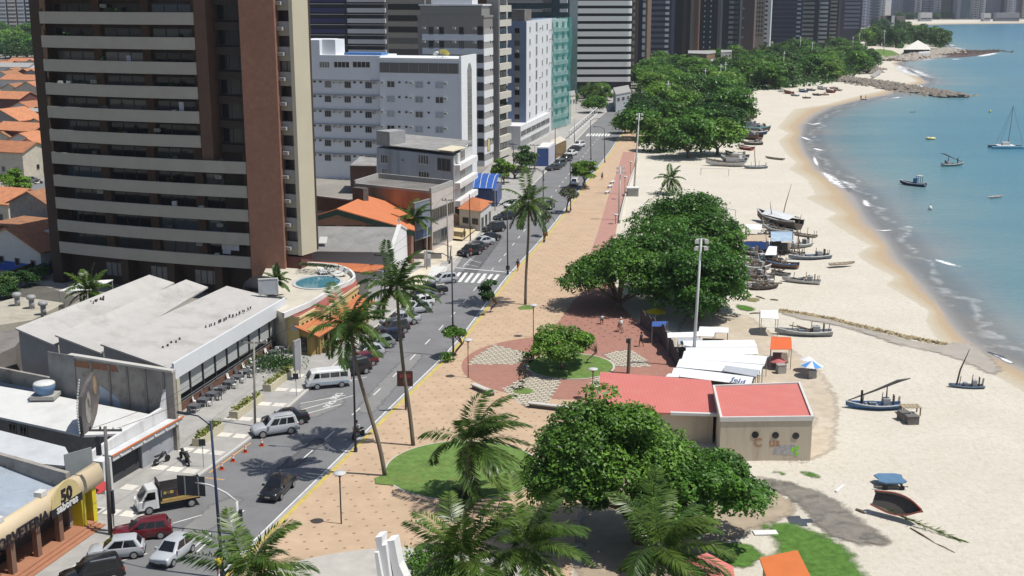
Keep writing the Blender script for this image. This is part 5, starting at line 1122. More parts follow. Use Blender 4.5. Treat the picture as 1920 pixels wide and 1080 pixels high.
tower('navy_white_tower', 'apartment tower with navy blue bands on the left and white bands on the right', 560, 725, 232, 70, 3.12, dk, [(566,650,'band',navy,.42),(653,724,'band',whiteb,.42),(566,724,'rail',whiteb,.80),(648,653,'solid',dk,.75)], -14, 16, 2.5)
tower('beige_ribbon_tower', 'beige apartment tower with dark ribbon windows directly behind the banded tower', 725, 812, 250, 75, 3.15, beigeb, [(728,810,'win',glass_d,.52)], -14, 14, 2.4)
tower('glass_balcony_tower', 'tower with blue glass and pale balcony slabs behind the blue and white block', 952, 1066, 200, 70, 3.1, mat('teal_glass', (.05,.085,.10), .2, .2, .4), [(952,1034,'band',gry,.35),(1018,1034,'band',whiteb,.38),(1050,1064,'band',whiteb,.38)], -15, 14, 2)
tower('white_curved_tower', 'white tower of continuous curved balcony bands with rounded right corner', 1050, 1183, 168, 90, 3.12, dk, [(1052,1184.5,'round',mat('white_curved_band', (.60,.60,.585), .7, .03),.62)], 2, 14, 3.4)
tower('brown_edge_tower', 'slim brown tower with a column of white windows beside the curved white tower', 1185, 1211, 148, 90, 3.25, brn, [(1184,1190,'band',gry,.5),(1197,1205,'glass',dkb),(1204.5,1210,'win',whiteb,.62)], -15, 12, 3)
tower('dark_banded_tower', 'dark glass tower with a right hand column of white balconies', 1211, 1256, 120, 100, 3.1, dkb, [(1213,1246,'band',mat('dusky_band', (.12,.12,.15), .6),.5),(1247,1254,'band',whiteb,.5),(1230,1254,'rail',dgrey,.5)], -15, 16, 3)
tower('black_brown_tower', 'very dark brown tower left of the tall brick slab', 1257, 1292, 116, 100, 3.1, mat('black_brown', (.03,.024,.022), .8, .1), [(1257,1262,'solid',brn,.3),(1280,1286,'solid',mat('brown_rib', (.075,.055,.05), .8),.6)], -15, 16, 3)
tower('brick_slab_tower', 'tall brick red slab tower with sunlit right edge and two columns of small lights', 1291, 1343, 112, 110, 3.1, mat('dark_blue_recess', (.02,.022,.028), .5), [(1291,1309,'solid',mat('slab_brick', (.22,.13,.09), .8, .05),1.2),(1309,1311.4,'solid',mat('slab_edge_lit', (.48,.28,.2), .8),1.3),(1319.5,1321.5,'win',whiteb,.32),(1331,1333.3,'win',whiteb,.32),(1324,1330,'glass',mat('teal_dark_glass', (.02,.05,.07), .2))], -15, 16, 3)  # sunlit slab edge is a strip of paler brick colour
tower('grey_fin_tower', 'grey fin tower with dark balconies right of the brick slab tower', 1343, 1384, 108, 110, 3.1, mat('fin_dark', (.04,.042,.045), .6), [(1343,1354,'solid',gry,.6),(1366,1375,'band',gry,.55),(1375,1384,'band',mat('slate_blue', (.09,.11,.13), .6),.5)], -15, 16, 2.5)
tower('brown_narrow_tower', 'narrow brown tower with short white balconies on its left edge', 1384, 1411, 104, 110, 6.2, mat('narrow_brown', (.14,.10,.085), .8), [(1385.5,1395,'win',gry,.18)], -15, 18, 4)
tower('pillared_block', 'stepped beige block with square dark windows between dark towers', 1409, 1431, 98, 36, 3.1, mat('block_beige', (.33,.27,.21), .8), [(1411,1414,'win',dk,.5),(1416.5,1419.5,'win',dk,.5),(1421.5,1424.5,'win',dk,.5),(1426.5,1429.5,'win',dk,.5)], -15, 14, 10)
tower('white_slim_tower', 'slim white tower beside the wide navy glass tower', 1431, 1442, 98, 70, 3.1, whiteb, [(1433,1438,'win',dk,.4)], -15, 12, 5)
tower('navy_glass_tower', 'wide navy glass tower with thin pale floor lines', 1441, 1501, 94, 100, 3.2, mat('navy_glass', (.028,.034,.065), .2, .15, .3), [(1441,1493,'rail',mat('floor_line', (.26,.27,.32), .6),.5),(1493,1500.5,'band',mat('lilac_white', (.42,.44,.52), .6),.4)], -15, 18, 3)
tower('grey_striped_tower', 'grey striped tower between navy glass and black pier', 1500, 1532, 90, 100, 3.2, dk, [(1499,1526,'band',gry,.55),(1526,1532,'solid',mat('black_pier', (.03,.032,.034), .6),1)], -15, 16, 3)
tower('white_striped_tower', 'white striped tower right of the black pier', 1532, 1553, 88, 100, 3.2, dk, [(1531.5,1551,'band',whiteb,.58),(1532,1537,'band',whiteb,.62)], -15, 16, 3)
tower('cream_striped_tower', 'cream striped tower left of the mauve pier', 1552, 1569, 86, 100, 3.0, dk, [(1552,1568,'band',mat('cream_band', (.42,.40,.34), .75),.5)], -15, 16, 3)
tower('mauve_tower', 'mauve tower with lilac upper balconies and white curved lower ones', 1568, 1612, 82, 110, 3.2, mat('mauve_dark', (.10,.09,.105), .7), [(1568,1575,'solid',mat('mauve_pier', (.15,.13,.135), .8),1),(1582,1611,'band',mat('lilac_band', (.27,.26,.34), .7),.55)], -15, 18, 12)
T, f = tower('white_terrace_block', 'low white block of curved terraces in front of the mauve tower', 1580, 1612, 79, 15, 3.3, dk, [(1580,1612,'round',whiteb,.55)], -2, 10, 3, cat='building')
def lowblock(name, label, px, zt_, m, cat='building', wins=None, z0=0):
 q = [P(a, b, zt_) for a, b in px]; T = thing(name, label, cat, (q[0].x, q[0].y, 0))
 mb = MB(); mb.prism(q, z0, zt_-.25); mb.build('wall', m, T); mb = MB(); c = sum((p for p in q), Vector())/len(q); mb.prism([c+(p-c)*1.03 for p in q], zt_-.24, zt_+.1); mb.build('roof', roofs.get(label, gry), T)
 if wins:
  f = Fac(q[0], q[1])
  for i in range(wins): put(T, f, 'window', window_mesh(max(.8, f.L/wins*.5), 1.4, frame_w, glass_d, 1), f.L*(i+.5)/wins, max(1, zt_-2.6), .02)
 return T
roofs = {}
lowblock('shore_pavilion', 'curved brown parapet building under the brick slab tower', [(1291,100),(1325,101),(1341,99),(1341,95),(1291,95)], 8.5, mat('pavilion_brown', (.26,.17,.11), .8))
lowblock('white_shore_house', 'white shore house under the grey fin tower', [(1336,118),(1370,113),(1366,104),(1332,112)], 6, whiteb, wins=4)
lowblock('white_shore_hall', 'pale low hall below the grey fin tower', [(1352,98),(1372,97),(1372,94),(1352,94)], 9, gry, wins=3)
lowblock('grey_road_house', 'grey house with white edge where the road bends at the curved tower', [(1155,177),(1182,172),(1178,160),(1150,165)], 6, mat('road_house_grey', (.36,.38,.41), .8), wins=3)
lowblock('blue_roof_house', 'house with blue sheet roof behind the road trees', [(1203,150),(1228,146),(1228,139),(1203,143)], 5, gry)
lowblock('white_corner_house', 'white house with tall doorway just past the green net', [(1067,180),(1079,178),(1077,170),(1066,172)], 7.5, mat('corner_house_white', (.58,.55,.48), .8), wins=2)
lowblock('white_kiosk_far', 'white kiosk with blue stripe near the mauve tower', [(1574,64),(1581,64),(1581,62),(1574,62)], 6, whiteb)
lowblock('shore_shops', 'row of white shop fronts under the navy glass tower', [(1455,76),(1482,79),(1482,73),(1455,71)], 5, whiteb, wins=5)
lowblock('shore_bar', 'white bar below the cream striped tower', [(1548,74),(1567,74),(1567,70),(1548,70)], 5, whiteb, wins=4)
T = thing('pavilion_roof', 'white tent roof restaurant on the headland', 'pavilion', tuple(P(1722,100)))
q = [P(1692,93,4), P(1746,93,4), P(1740,86,4), P(1702,86,4)]; ap = (q[0]+q[1]+q[2]+q[3])/4+Vector((0,0,5))
mb = MB(); mb.add(q+[ap], [(0,1,4),(1,2,4),(2,3,4),(3,0,4),(3,2,1,0)]); mb.build('roof', mat('tent_white', (.62,.60,.53), .8), T); c = (q[0]+q[2])/2; mb = MB(); mb.prism([c+(p-c)*.9 for p in q], 0, 3.9); mb.build('wall', mat('pavilion_dark', (.06,.07,.06), .8), T)
q = [P(1723,99,3), P(1744,98,3), P(1744,96,3), P(1723,97,3)]; mb = MB(); mb.prism(q, 0, 3); mb.build('annex', whiteb, T)
T = thing('white_railing_wall', 'white wall with openings along the far pavement past the green net', 'wall', tuple(P(1075,255)))
fq = Fac(P(1068,262), P(1120,215)); WB(T, 'base', whiteb, fq, 0, fq.L, 0, .5, -.2, 0); WB(T, 'coping', whiteb, fq, 0, fq.L, 2.2, 2.5, -.2, 0)
for k in range(14): u = fq.L*k/13; WB(T, 'post', whiteb, fq, max(0,u-.2), min(fq.L,u+.2), .5, 2.2, -.2, 0)
# -- skyline across the bay
sk = random.Random(21)
cols = {'n': mat('far_navy', (.05,.06,.11), .4), 'g': mat('far_grey', (.24,.25,.28), .8), 'l': mat('far_lilac', (.22,.22,.30), .8), 'w': mat('far_white', (.5,.5,.5), .8), 'd': mat('far_dark', (.07,.08,.10), .6), 't': mat('far_teal', (.09,.14,.18), .5), 'b': mat('far_brown', (.22,.17,.14), .8)}
far = [(1612,1629,'l','dark lilac tower at the left end of the far skyline',28,'w'),(1630,1640,'w','slim white tower in the far skyline left of the trees',28,'d'),(1641,1652,'g','grey tower right of the slim white one in the far skyline',28,'d'),(1652,1659,'w','thin white edged tower in the far skyline',27,'g'),
       (1676,1691,'l','lilac tower behind the headland trees in the far skyline',20,'g'),(1692,1714,'n','broad navy tower in the far skyline',16,'d'),(1716,1727,'w','white gridded tower beside the broad navy one',22,'d'),(1728,1756,'n','wide blue tower with white lines in the far skyline',24,'l'),(1756,1763,'w','white ladder fronted slim tower in the far skyline',25,'n'),
       (1764,1784,'b','brown striped tower in the middle of the far skyline',30,'g'),(1785,1792,'d','dark slim tower in the middle of the far skyline',30,'g'),(1793,1800,'g','grey blank slim tower in the far skyline',30,'l'),(1800,1818,'t','teal blank slab tower in the far skyline',32,'t'),(1818,1825,'d','dark pier like tower in the far skyline',32,'n'),
       (1825,1836,'w','white balconied tower in the far skyline right half',33,'n'),(1837,1847,'g','grey tower with white balconies in the far skyline right half',33,'w'),(1848,1878,'l','wide lilac striped tower in the far skyline right half',33,'g'),(1879,1887,'d','dark slim tower near the right edge of the far skyline',33,'t'),(1887,1904,'g','grey striped tower near the right edge of the far skyline',33,'w'),(1904,1914,'l','plain grey lilac tower at the right edge of the far skyline',33,'l'),(1914,1960,'b','brownish tower at the very right edge of the skyline',33,'w')]
for i, (x0, x1, c, lab, yb, bc) in enumerate(far):
 Y = P(960, 37)[1]+30+sk.uniform(0,90) if x0 > 1670 else 1500+sk.uniform(0, 150)
 a, b = PY(x0, 30, Y), PY(x1, 30, Y); H = sk.uniform(70,110) if c != 'w' else sk.uniform(60,80)
 T = thing('skyline_tower', lab, 'tower', (a.x, a.y, 0), 0, 'towers across the bay')
 w = b.x-a.x; BX(T, 'wall', cols[c], 0, w-.5, 0, 18, 0, H)
 if bc != c:
  mb = MB(); fhh = 3.6
  for k in range(int(min(H,60)/fhh)): mb.box(w*.04 if i%3 else w*.3, w*.93 if i%2 else w*.7, -.6, 0, 3+k*fhh, 3+k*fhh+1.8)
  mb.build('floor_bands', cols[bc], T, world=False)
  BX(T, 'pier', cols[c], w*.44,w*.52,-.9,-.61,0,H)
for i, (x0, x1, c, lab) in enumerate(((1655,1672,'b','low brown rooftop block between far skyline trees'),(1662,1678,'w','low white building among the far shore trees'),(1683,1698,'b','low beige shore building under the broad navy tower'),(1726,1748,'w','long low white building under the wide blue tower'),(1845,1858,'w','white beach pavilion under the wide lilac tower'),(1868,1912,'g','long grey beach promenade building at the right of the far shore'),(1598,1616,'w','cream low block left of the headland trees'))):
 Y = 1560 if x0 < 1700 else 1880
 a, b = PY(x0, 30, Y), PY(x1, 30, Y); T = thing('shore_building', lab, 'building', (a.x, a.y, 0), 0, 'low buildings on the far shore')
 BX(T, 'wall', cols[c], 0, b.x-a.x, 0, 12, 0, 9+sk.uniform(0,5)); BX(T, 'window_band', cols['d'], 1, b.x-a.x-1, -.4, 0, 3, 5)
for i, (x0, x1, c, lab) in enumerate(((-30,12,'g','pale grey block behind the hill at the upper left corner'),(14,30,'b','brown block behind the hill next to the pale grey one'),(32,46,'g','narrow grey block behind the hill'),(48,66,'n','blue and white striped block behind the hill by the brown tower'))):
 a, b = PY(x0, 20, 1150), PY(x1, 20, 1150); T = thing('hill_tower', lab, 'tower', (a.x, a.y, 0), 0, 'blocks behind the wooded hill')
 H = (58,60,40,62)[i]; BX(T, 'wall', cols[c], 0,b.x-a.x,0,15,0,H)
 mb = MB();
 for k in range(int(H/3.4)): mb.box(.5,b.x-a.x-.5,-.5,0,2+k*3.4,3.4+k*3.4)
 mb.build('floor_bands', cols['w'], T, world=False)
# -- tiled houses behind the brown tower
orange_t = mat('house_tile', (.47,.20,.10), .85, .18, 1.2, .2, dirt=(.30,.14,.09), dirt_or_light_amt=.6, dirt_or_light_scale=.35, orand=.18, wave=('Y', 2.4, .4))
old_t = mat('old_house_tile', (.35,.17,.09), .85, .25, 1.0, .2, dirt=(.17,.10,.07), dirt_or_light_amt=.8, dirt_or_light_scale=.4, wave=('Y', 2.4, .5))
wh = [mat('house_white', (.55,.54,.52)), mat('house_cream', (.50,.46,.38), .8), mat('house_grey', (.25,.24,.23), .85, .2), mat('house_maroon', (.13,.055,.045), .85, .1), mat('house_teal', (.10,.26,.22), .8)]
def house(px, py, w, d, h, yaw, roof, wall, label, kind='gable', over=.4, base=None):
 p = P(px, py); T = thing('tiled_house', label, 'house', tuple(p), R(yaw), 'tiled houses behind the brown tower')
 mb = MB(); mb.box(-w/2, w/2, 0, d, 0, h)
 rr = w*.22
 if kind == 'gable':
  mb.add([(-w/2,0,h),(w/2,0,h),(0,0,h+rr)], [(0,1,2)]); mb.add([(-w/2,d,h),(0,d,h+rr),(w/2,d,h)], [(0,1,2)])
  mb.build('wall', wall, T, world=False)
  for s in (-1, 1):
   q = MB(); q.add([(s*(w/2+over),-over,h-.15),(0,-over,h+rr+.03),(0,d+over,h+rr+.03),(s*(w/2+over),d+over,h-.15)]+[(s*(w/2+over),-over,h-.32),(0,-over,h+rr-.14),(0,d+over,h+rr-.14),(s*(w/2+over),d+over,h-.32)], [(0,1,2,3),(7,6,5,4),(0,4,5,1),(2,6,7,3),(0,3,7,4)]); q.build('roof', roof, T, world=False)
 elif kind == 'side':   # ridge parallel to the front
  rr = d*.2; mb.build('wall', wall, T, world=False)
  for y0, y1 in ((-over, d/2), (d+over, d/2)):
   q = MB(); q.add([(-w/2-over,y0,h-.1),(w/2+over,y0,h-.1),(w/2+over,y1,h+rr),(-w/2-over,y1,h+rr),(-w/2-over,y0,h-.28),(w/2+over,y0,h-.28),(w/2+over,y1,h+rr-.18),(-w/2-over,y1,h+rr-.18)], [(0,1,2,3),(7,6,5,4),(0,4,5,1),(0,3,7,4),(1,5,6,2)]); q.build('roof', roof, T, world=False)
  q = MB();
  for x in (-w/2+.01, w/2-.01): q.add([(x,0,h),(x,d,h),(x,d/2,h+rr)], [(0,1,2)])
  q.build('gable', wall, T, world=False)
 else:
  mb.build('wall', wall, T, world=False); q = MB(); q.box(-w/2-.1,w/2+.1,-.1,d+.1,h+.01,h+.22); q.build('roof', roof, T, world=False)
 if base: q = MB(); q.box(-w/2-.02,w/2+.02,-.03,d*.9,0,h*.4); q.build('painted_base', base, T, world=False)
 nw = max(1, int(w/3.2))
 for i in range(nw):
  o = obj('window' if i else 'door', window_mesh(.9, 1.1 if i else 1.9, frame_g, glass_d, 0), T, (-w/2+w*(i+.5)/nw, -.03, 1.0 if i else .1))
 o = obj('window', window_mesh(.9, 1.1, frame_g, glass_d, 0), T, (w/2+.03, d*.5, 1.2), math.pi/2)
 return T
H_ = house
blue_b = mat('house_blue_base', (.03,.09,.36), .7)
H_(20,508,13,9,3.6,-28,orange_t,wh[0],'white and royal blue house with orange roof at the left edge below the street',base=blue_b)
H_(62,452,9,10,6.2,-25,old_t,wh[2],'old house with broken brown tiles and dark walls against the brown tower')
H_(30,478,10,7,4.4,-25,old_t,wh[3],'maroon walled house between the old tiled house and the blue one','flat')
H_(88,500,6,8,5.2,-25,wh[0],wh[0],'peeling white house with flat top touching the brown tower','flat')
H_(8,330,11,9,5.5,-20,orange_t,wh[1],'cream house with orange roof behind the street tree','side')
H_(58,318,9,8,5.2,-20,orange_t,wh[0],'white house with orange roof right of the street tree')
H_(84,325,5,6,5.5,-20,wh[4],wh[4],'teal fronted narrow house next to the brown tower','flat')
H_(28,292,13,8,6.4,-24,orange_t,wh[3],'big maroon sided house with long orange roof above the street','side')
H_(70,275,9,8,5.5,-20,orange_t,wh[1],'salmon house with small orange roof beside the brown tower')
H_(48,252,15,9,6.4,-18,gry,mat('house_pale_grey', (.38,.38,.36), .85, .12),'pale grey flat house with three slit windows','flat')
H_(5,262,13,9,5.6,-22,orange_t,wh[2],'orange roofed house left of the pale grey flat house')
H_(55,200,12,9,6.2,-20,orange_t,wh[1],'cream house with orange roof above the pale grey flat house')
H_(10,212,13,10,5,-20,orange_t,wh[3],'dark walled house with wide orange roof at the left edge','side')
H_(34,172,16,9,5,-16,orange_t,wh[0],'white walled house with long low orange roof in the upper row','side')
H_(62,160,9,9,5,-16,orange_t,wh[2],'orange gabled house under the trees by the brown tower')
H_(4,168,12,9,5,-16,old_t,wh[0],'faded tile house at the left edge of the upper row')
H_(24,143,18,9,4.6,-14,gry,wh[0],'long grey roofed shed below the wooded hill','side')
H_(60,140,12,9,5,-14,orange_t,wh[1],'orange roofed house at the foot of the wooded hill by the tower')
H_(-2,140,12,9,5,-14,orange_t,wh[3],'orange roofed house at the foot of the wooded hill at the left edge','side')
H_(38,131,14,8,4.6,-14,orange_t,wh[0],'last orange roof directly under the wooded hill','side')
H_(-40,420,14,10,4,-22,orange_t,wh[1],'house outside the left edge beside the street','side')
for a_ in ((40,225,8,7,4,orange_t,wh[0],'small white house squeezed behind the pale grey flat house'),(72,232,6,6,4,orange_t,wh[3],'tiny maroon house at the tower edge in the middle row'),(20,188,8,6,4.5,old_t,wh[1],'faded roof between the two upper rows'),(70,182,8,6,4.5,orange_t,wh[0],'small orange roof by the tower in the upper rows'),(46,155,8,6,4.5,orange_t,wh[3],'narrow orange roof in front of the grey shed'),(20,152,7,6,4.5,old_t,wh[0],'brown roof left of the narrow orange one'),(42,300,7,6,5,orange_t,wh[0],'small orange roof in front of the long maroon sided house'),(6,292,7,6,4.5,old_t,wh[1],'old brown roof at the left edge above the street tree')): H_(*a_[:5],-20,*a_[5:])
mb = MB(); mb.sheet(L([(-90,470),(20,408),(96,372),(125,352),(120,330),(86,338),(-90,395)]), .012); back_road = struct('back_street', mb, asphalt)
for a, b in (((52,367),(60,364)),((68,362),(75,359)),((80,356),(88,353))): line('lane_dash', a, b, .25, .02, white_paint, back_road)
mb = MB(); mb.sheet(L([(-200,640),(60,530),(110,545),(150,560),(60,620),(-200,760)]), .012); struct('yard', mb, mat('yard_ground', (.11,.105,.09), .9, .25, .3, .2, dirt=(.11,.10,.09), dirt_or_light_amt=.7, dirt_or_light_scale=.2))
T = thing('grimy_flat_roof', 'grimy flat roofed store left of the saw tooth shed', 'building', tuple(P(20,650)))
mb = MB(); q = blk(mb, [(-160,640),(-60,600),(72,585),(120,575),(60,610),(28,650),(-60,690)], 3.2); mb.build('wall', mat('grimy_roof', (.22,.20,.19), .9, .2, .5, dirt=(.10,.09,.085), dirt_or_light_amt=.8, dirt_or_light_scale=.25), T)
T = thing('vent_roof', 'cream flat roof with three round turbine vents left of the saw tooth shed', 'building', tuple(P(60,600)))
mb = MB(); q = blk(mb, [(-60,590),(0,566),(36,556),(121,568),(60,600),(-20,612)], 3.9); mb.build('wall', mat('cream_flat_roof', (.40,.37,.30), .85, .12, .6, dirt=(.24,.22,.18), dirt_or_light_amt=.7, dirt_or_light_scale=.4), T)
for i, (px, py) in enumerate(((33,573),(60,578),(82,590))):
 V = thing('turbine_vent', ('left','middle','right')[i]+' of the three grey turbine vents on the cream flat roof', 'vent', tuple(P(px,py,3.91)), 0, 'turbine vents on the cream roof')
 mb = MB(); mb.cyl(0,0,0,1.0,.32,.30); mb.build('duct', mat('vent_grey', (.30,.30,.30), .5, .1), V, True, world=False); mb = MB(); mb.lathe(0,0,[(.3,1.0),(.52,1.15),(.55,1.35),(.4,1.55),(.05,1.62)],12); mb.build('turbine', MATS['vent_grey'], V, True, world=False)
T = thing('shade_roof', 'white sheet canopy between the brown tower and the saw tooth shed', 'canopy', tuple(P(150,540)))
mb = MB(); mb.solid([P(110,545,3.4), P(160,527,3.4), P(212,524,3.4), P(170,545,3.2)], .1); mb.build('sheet', white_w, T);
for px, py in ((112,545),(160,528),(210,525)): p = P(px,py,3.4); mb = MB(); mb.cyl(p.x,p.y,0,3.3,.08); mb.build('post', frame_g, T)
T = thing('dark_yard_wall', 'dark overgrown wall along the yard at the left foot of the brown tower', 'wall', tuple(P(60,530)))
fq = Fac(P(-60,560), P(108,497)); WB(T, 'wall', mat('dark_wall', (.07,.075,.05), .9, .3), fq, 0, fq.L, 0, 1.6, -.3, 0)
T = thing('white_frame_sign', 'square white backed sign board beside the pool terrace', 'sign', tuple(P(500,560)))
fq = Fac(P(485,555,5.5), P(521,553,5.5)); WB(T, 'board', mat('sign_pale', (.34,.36,.38), .6), fq, 0, fq.L, 5.6, 7.4, -.1, 0); mb = MB(); wallbox(mb, fq, 0, fq.L+.1, 7.4, 7.5, -.15, .05); wallbox(mb, fq, fq.L, fq.L+.1, 5.6, 7.4, -.15, .05); mb.build('frame', frame_w, T); mb = MB(); p = fq.w(fq.L/2,0,-.2); mb.cyl(p.x,p.y,0,7.4,.07); mb.build('post', frame_k, T)
T = thing('dark_umbrella_awning', 'black curved awning at the foot of the brick shaft', 'awning', tuple(P(490,545)))
mb = MB(); c = P(488,522,6.5); mb.lathe(c.x, c.y, [(2.1,5.4),(1.9,6.0),(1.3,6.5),(.1,6.8)], 12); mb.build('canopy', mat('awning_black', (.02,.02,.022), .6), T, True); mb = MB(); mb.cyl(c.x,c.y,0,6.5,.08); mb.build('post', frame_k, T)
# == trees and palms
def leaf_mat(name, dark, light, trans=.25, rough=.45):
 m = bpy.data.materials.new(name); m.use_nodes = True; N = m.node_tree.nodes; K = m.node_tree.links; b = N['Principled BSDF']
 a = N.new('ShaderNodeAttribute'); a.attribute_name = 'tint'; mx = N.new('ShaderNodeMix'); mx.data_type = 'RGBA'
 mx.inputs[6].default_value = dark+(1,); mx.inputs[7].default_value = light+(1,); K.new(a.outputs['Fac'], mx.inputs[0])
 oi = N.new('ShaderNodeObjectInfo'); hs = N.new('ShaderNodeHueSaturation'); ma = N.new('ShaderNodeMath'); ma.operation = 'MULTIPLY_ADD'; ma.inputs[1].default_value = .5; ma.inputs[2].default_value = .75
 K.new(oi.outputs['Random'], ma.inputs[0]); K.new(ma.outputs[0], hs.inputs['Value']); K.new(mx.outputs[2], hs.inputs['Color'])
 mh = N.new('ShaderNodeMath'); mh.operation = 'MULTIPLY_ADD'; mh.inputs[1].default_value = -.03; mh.inputs[2].default_value = .520; K.new(oi.outputs['Random'], mh.inputs[0]); K.new(mh.outputs[0], hs.inputs['Hue'])
 K.new(hs.outputs[0], b.inputs['Base Color']); b.inputs['Roughness'].default_value = rough; b.inputs['Specular IOR Level'].default_value = .35
 tr = N.new('ShaderNodeBsdfTranslucent'); ms = N.new('ShaderNodeMixShader'); ms.inputs[0].default_value = trans
 K.new(hs.outputs[0], tr.inputs[0]); K.new(b.outputs[0], ms.inputs[1]); K.new(tr.outputs[0], ms.inputs[2]); K.new(ms.outputs[0], N['Material Output'].inputs[0])
 return m
LF_A = leaf_mat('almond_leaf', (.030,.080,.010), (.165,.33,.04), .32); LF_B = leaf_mat('dark_leaf', (.028,.065,.014), (.085,.18,.032)); LF_C = leaf_mat('yellow_leaf', (.06,.13,.014), (.17,.31,.04), .3)
LF_P = leaf_mat('palm_leaf', (.045,.085,.014), (.125,.20,.035), .3, .35); LF_S = leaf_mat('dry_leaf', (.05,.06,.03), (.10,.11,.055))
bark = mat('bark', (.16,.125,.095), .9, .25, 2, .4, bscale=8); pbark = mat('palm_bark', (.20,.165,.13), .9, .15, 1.5, wave=('Z', 5, .5))
def quads(name, C, A, B, tint, m):
 n = len(C); v = np.empty((n, 4, 3)); v[:,0] = C-A; v[:,1] = C-B; v[:,2] = C+A; v[:,3] = C+B
 me = bpy.data.meshes.new(name); me.vertices.add(4*n); me.vertices.foreach_set('co', v.reshape(-1).astype(np.float32))
 me.loops.add(4*n); me.loops.foreach_set('vertex_index', np.arange(4*n, dtype=np.int32)); me.polygons.add(n)
 me.polygons.foreach_set('loop_start', np.arange(0, 4*n, 4, dtype=np.int32)); me.polygons.foreach_set('loop_total', np.full(n, 4, dtype=np.int32))
 me.attributes.new('tint', 'FLOAT', 'POINT').data.foreach_set('value', np.repeat(tint, 4).astype(np.float32))
 me.materials.append(m); me.update(calc_edges=True); return me
def norm(a): return a/np.maximum(np.linalg.norm(a, axis=1, keepdims=True), 1e-6)
def crown_mesh(seed, W, H, zb, ncl, nleaf, ls, m, flat=.42, D=None, fill=.9, holes=0.0):
 r = np.random.default_rng(seed); D = D or W; C = []; cl = []; ph = r.uniform(0, 6.28, 4)
 for k in range(ncl):
  th = r.uniform(0, 2*math.pi); rr = math.sqrt(r.uniform(0, 1))*fill
  if k < ncl*.45: rr = r.uniform(.6, 1.0)*fill
  if k % 3 == 0: rr = r.uniform(.7, 1.0)*fill
  rr *= .86+.16*math.sin(2*th+ph[0])+.11*math.sin(5*th+ph[1])
  cr = W*(r.uniform(.10, .17) if ncl > 40 else r.uniform(.12,.2))
  z = zb+(H-zb-cr*.3)*(1-.72*rr**2.2)*(r.uniform(.62, 1.0) if k % 3 else r.uniform(.25,.7))*(.9+.13*math.sin(2.3*math.cos(th)*rr*3+ph[2])*math.sin(2.1*math.sin(th)*rr*3+ph[3]))
  cl.append((math.cos(th)*rr*(W/2-cr*.6), math.sin(th)*rr*(D/2-cr*.6), max(z, zb+.1), cr))
 P_, Nn, Tt = [], [], []
 wts = np.array([c[3]**2 for c in cl]); wts /= wts.sum()
 for c, w in zip(cl, wts):
  n = int(nleaf*w); d = norm(r.normal(size=(n, 3))); up = r.uniform(size=n) < .72; d[up, 2] = np.abs(d[up, 2])
  rad = c[3]*(r.uniform(.55, 1.05, size=(n, 1)) ** .5)*(1+.25*np.sin(d[:, :1]*5+c[0])*np.cos(d[:, 1:2]*4))
  p = d*rad; p[:, 2] *= flat*1.25; P_.append(p+np.array(c[:3])); Nn.append(d); Tt.append(np.clip(r.normal(r.uniform(.2,.75), .22, n), 0, 1))
 C = np.concatenate(P_); Nn = np.concatenate(Nn); T = np.concatenate(Tt)
 nrm = norm(Nn*.6+np.array([0,0,.75])+r.normal(size=C.shape)*.5)
 a = norm(np.cross(nrm, r.normal(size=C.shape))); b = np.cross(nrm, a); s = ls*r.uniform(.6, 1.25, size=(len(C), 1))
 return quads('crown', C, a*s, b*s*.52, T, m), cl
def trunk_mb(cl, zb, r0, seed, lean=(0,0), n=9):
 rg = random.Random(seed); mb = MB(); top = Vector((lean[0], lean[1], zb*.75))
 mb.tube([(0,0,-.1),(lean[0]*.2,lean[1]*.2,zb*.3),top], [r0*1.25,r0,r0*.85], 8)
 for c in sorted(cl, key=lambda c: -c[3])[:n]:
  e = Vector(c[:3]); mid = top+(e-top)*.5+Vector((rg.uniform(-.4,.4), rg.uniform(-.4,.4), .1)); mb.tube([top-Vector((0,0,.15)), mid, e], [r0*.55,r0*.34,r0*.1], 5)
 return mb
def tree(label, px, py, seed, W, H, zb, ncl, nleaf, ls, m, r0=.35, group=None, D=None, lean=(0,0), flat=.42, name='almond_tree', cat='tree', z=0.0, lobes=(), off=(0,0)):
 p = P(px, py, z); T = thing(name, label, cat, tuple(p), 0, group)
 me, cl = crown_mesh(seed, W, H, zb, ncl, nleaf, ls, m, flat, D)
 for i, (x, y, w_, d_, z0, z1, n_) in enumerate(lobes): me2, c2 = crown_mesh(seed+50+i, w_, z1, z0, 16, n_, ls, m, flat, d_); obj('lower_crown', me2, T, (x, y, 0)); cl = cl+[(a+x, b+y, c, 9) for a, b, c, e in c2[:3]]
 obj('crown', me, T, (off[0],off[1],0)); trunk_mb(cl, zb, r0, seed, lean).build('trunk', bark, T, True, world=False); return T
ALM = LF_A
tree('huge spreading almond tree in the foreground between the lawn disc and the red kiosk', 1200, 1020, 3, 13.6, 12.0, 3.4, 84, 48000, .175, ALM, .5, D=13, lobes=((4.3,-.6,10.8,9,2.4,8.4,23000),(.8,-3.6,6.5,5,2.0,5.6,8000),(-4.9,-1.6,7.2,7,3.0,8.6,12000)), off=(-2.5,.4))
tree('round almond tree at the front of the beach grove beside the tall white floodlight mast', 1312, 603, 4, 13.5, 11, 1.2, 56, 26000, .22, ALM, .35)
tree('left hand tree of the beach grove leaning over the promenade', 1160, 580, 8, 15.5, 9.8, 1.3, 56, 26000, .22, ALM, .4)
tree('tallest tree at the back of the beach grove near the small sand palm', 1278, 500, 6, 20, 12, 2.0, 60, 26000, .24, ALM, .45)
tree('right hand tree of the beach grove beside the beached boats', 1346, 585, 7, 9.5, 11.5, .9, 42, 15000, .22, ALM, .3)
tree('dense middle tree of the beach grove', 1240, 560, 12, 17, 11.5, 1.4, 56, 26000, .23, ALM, .4)
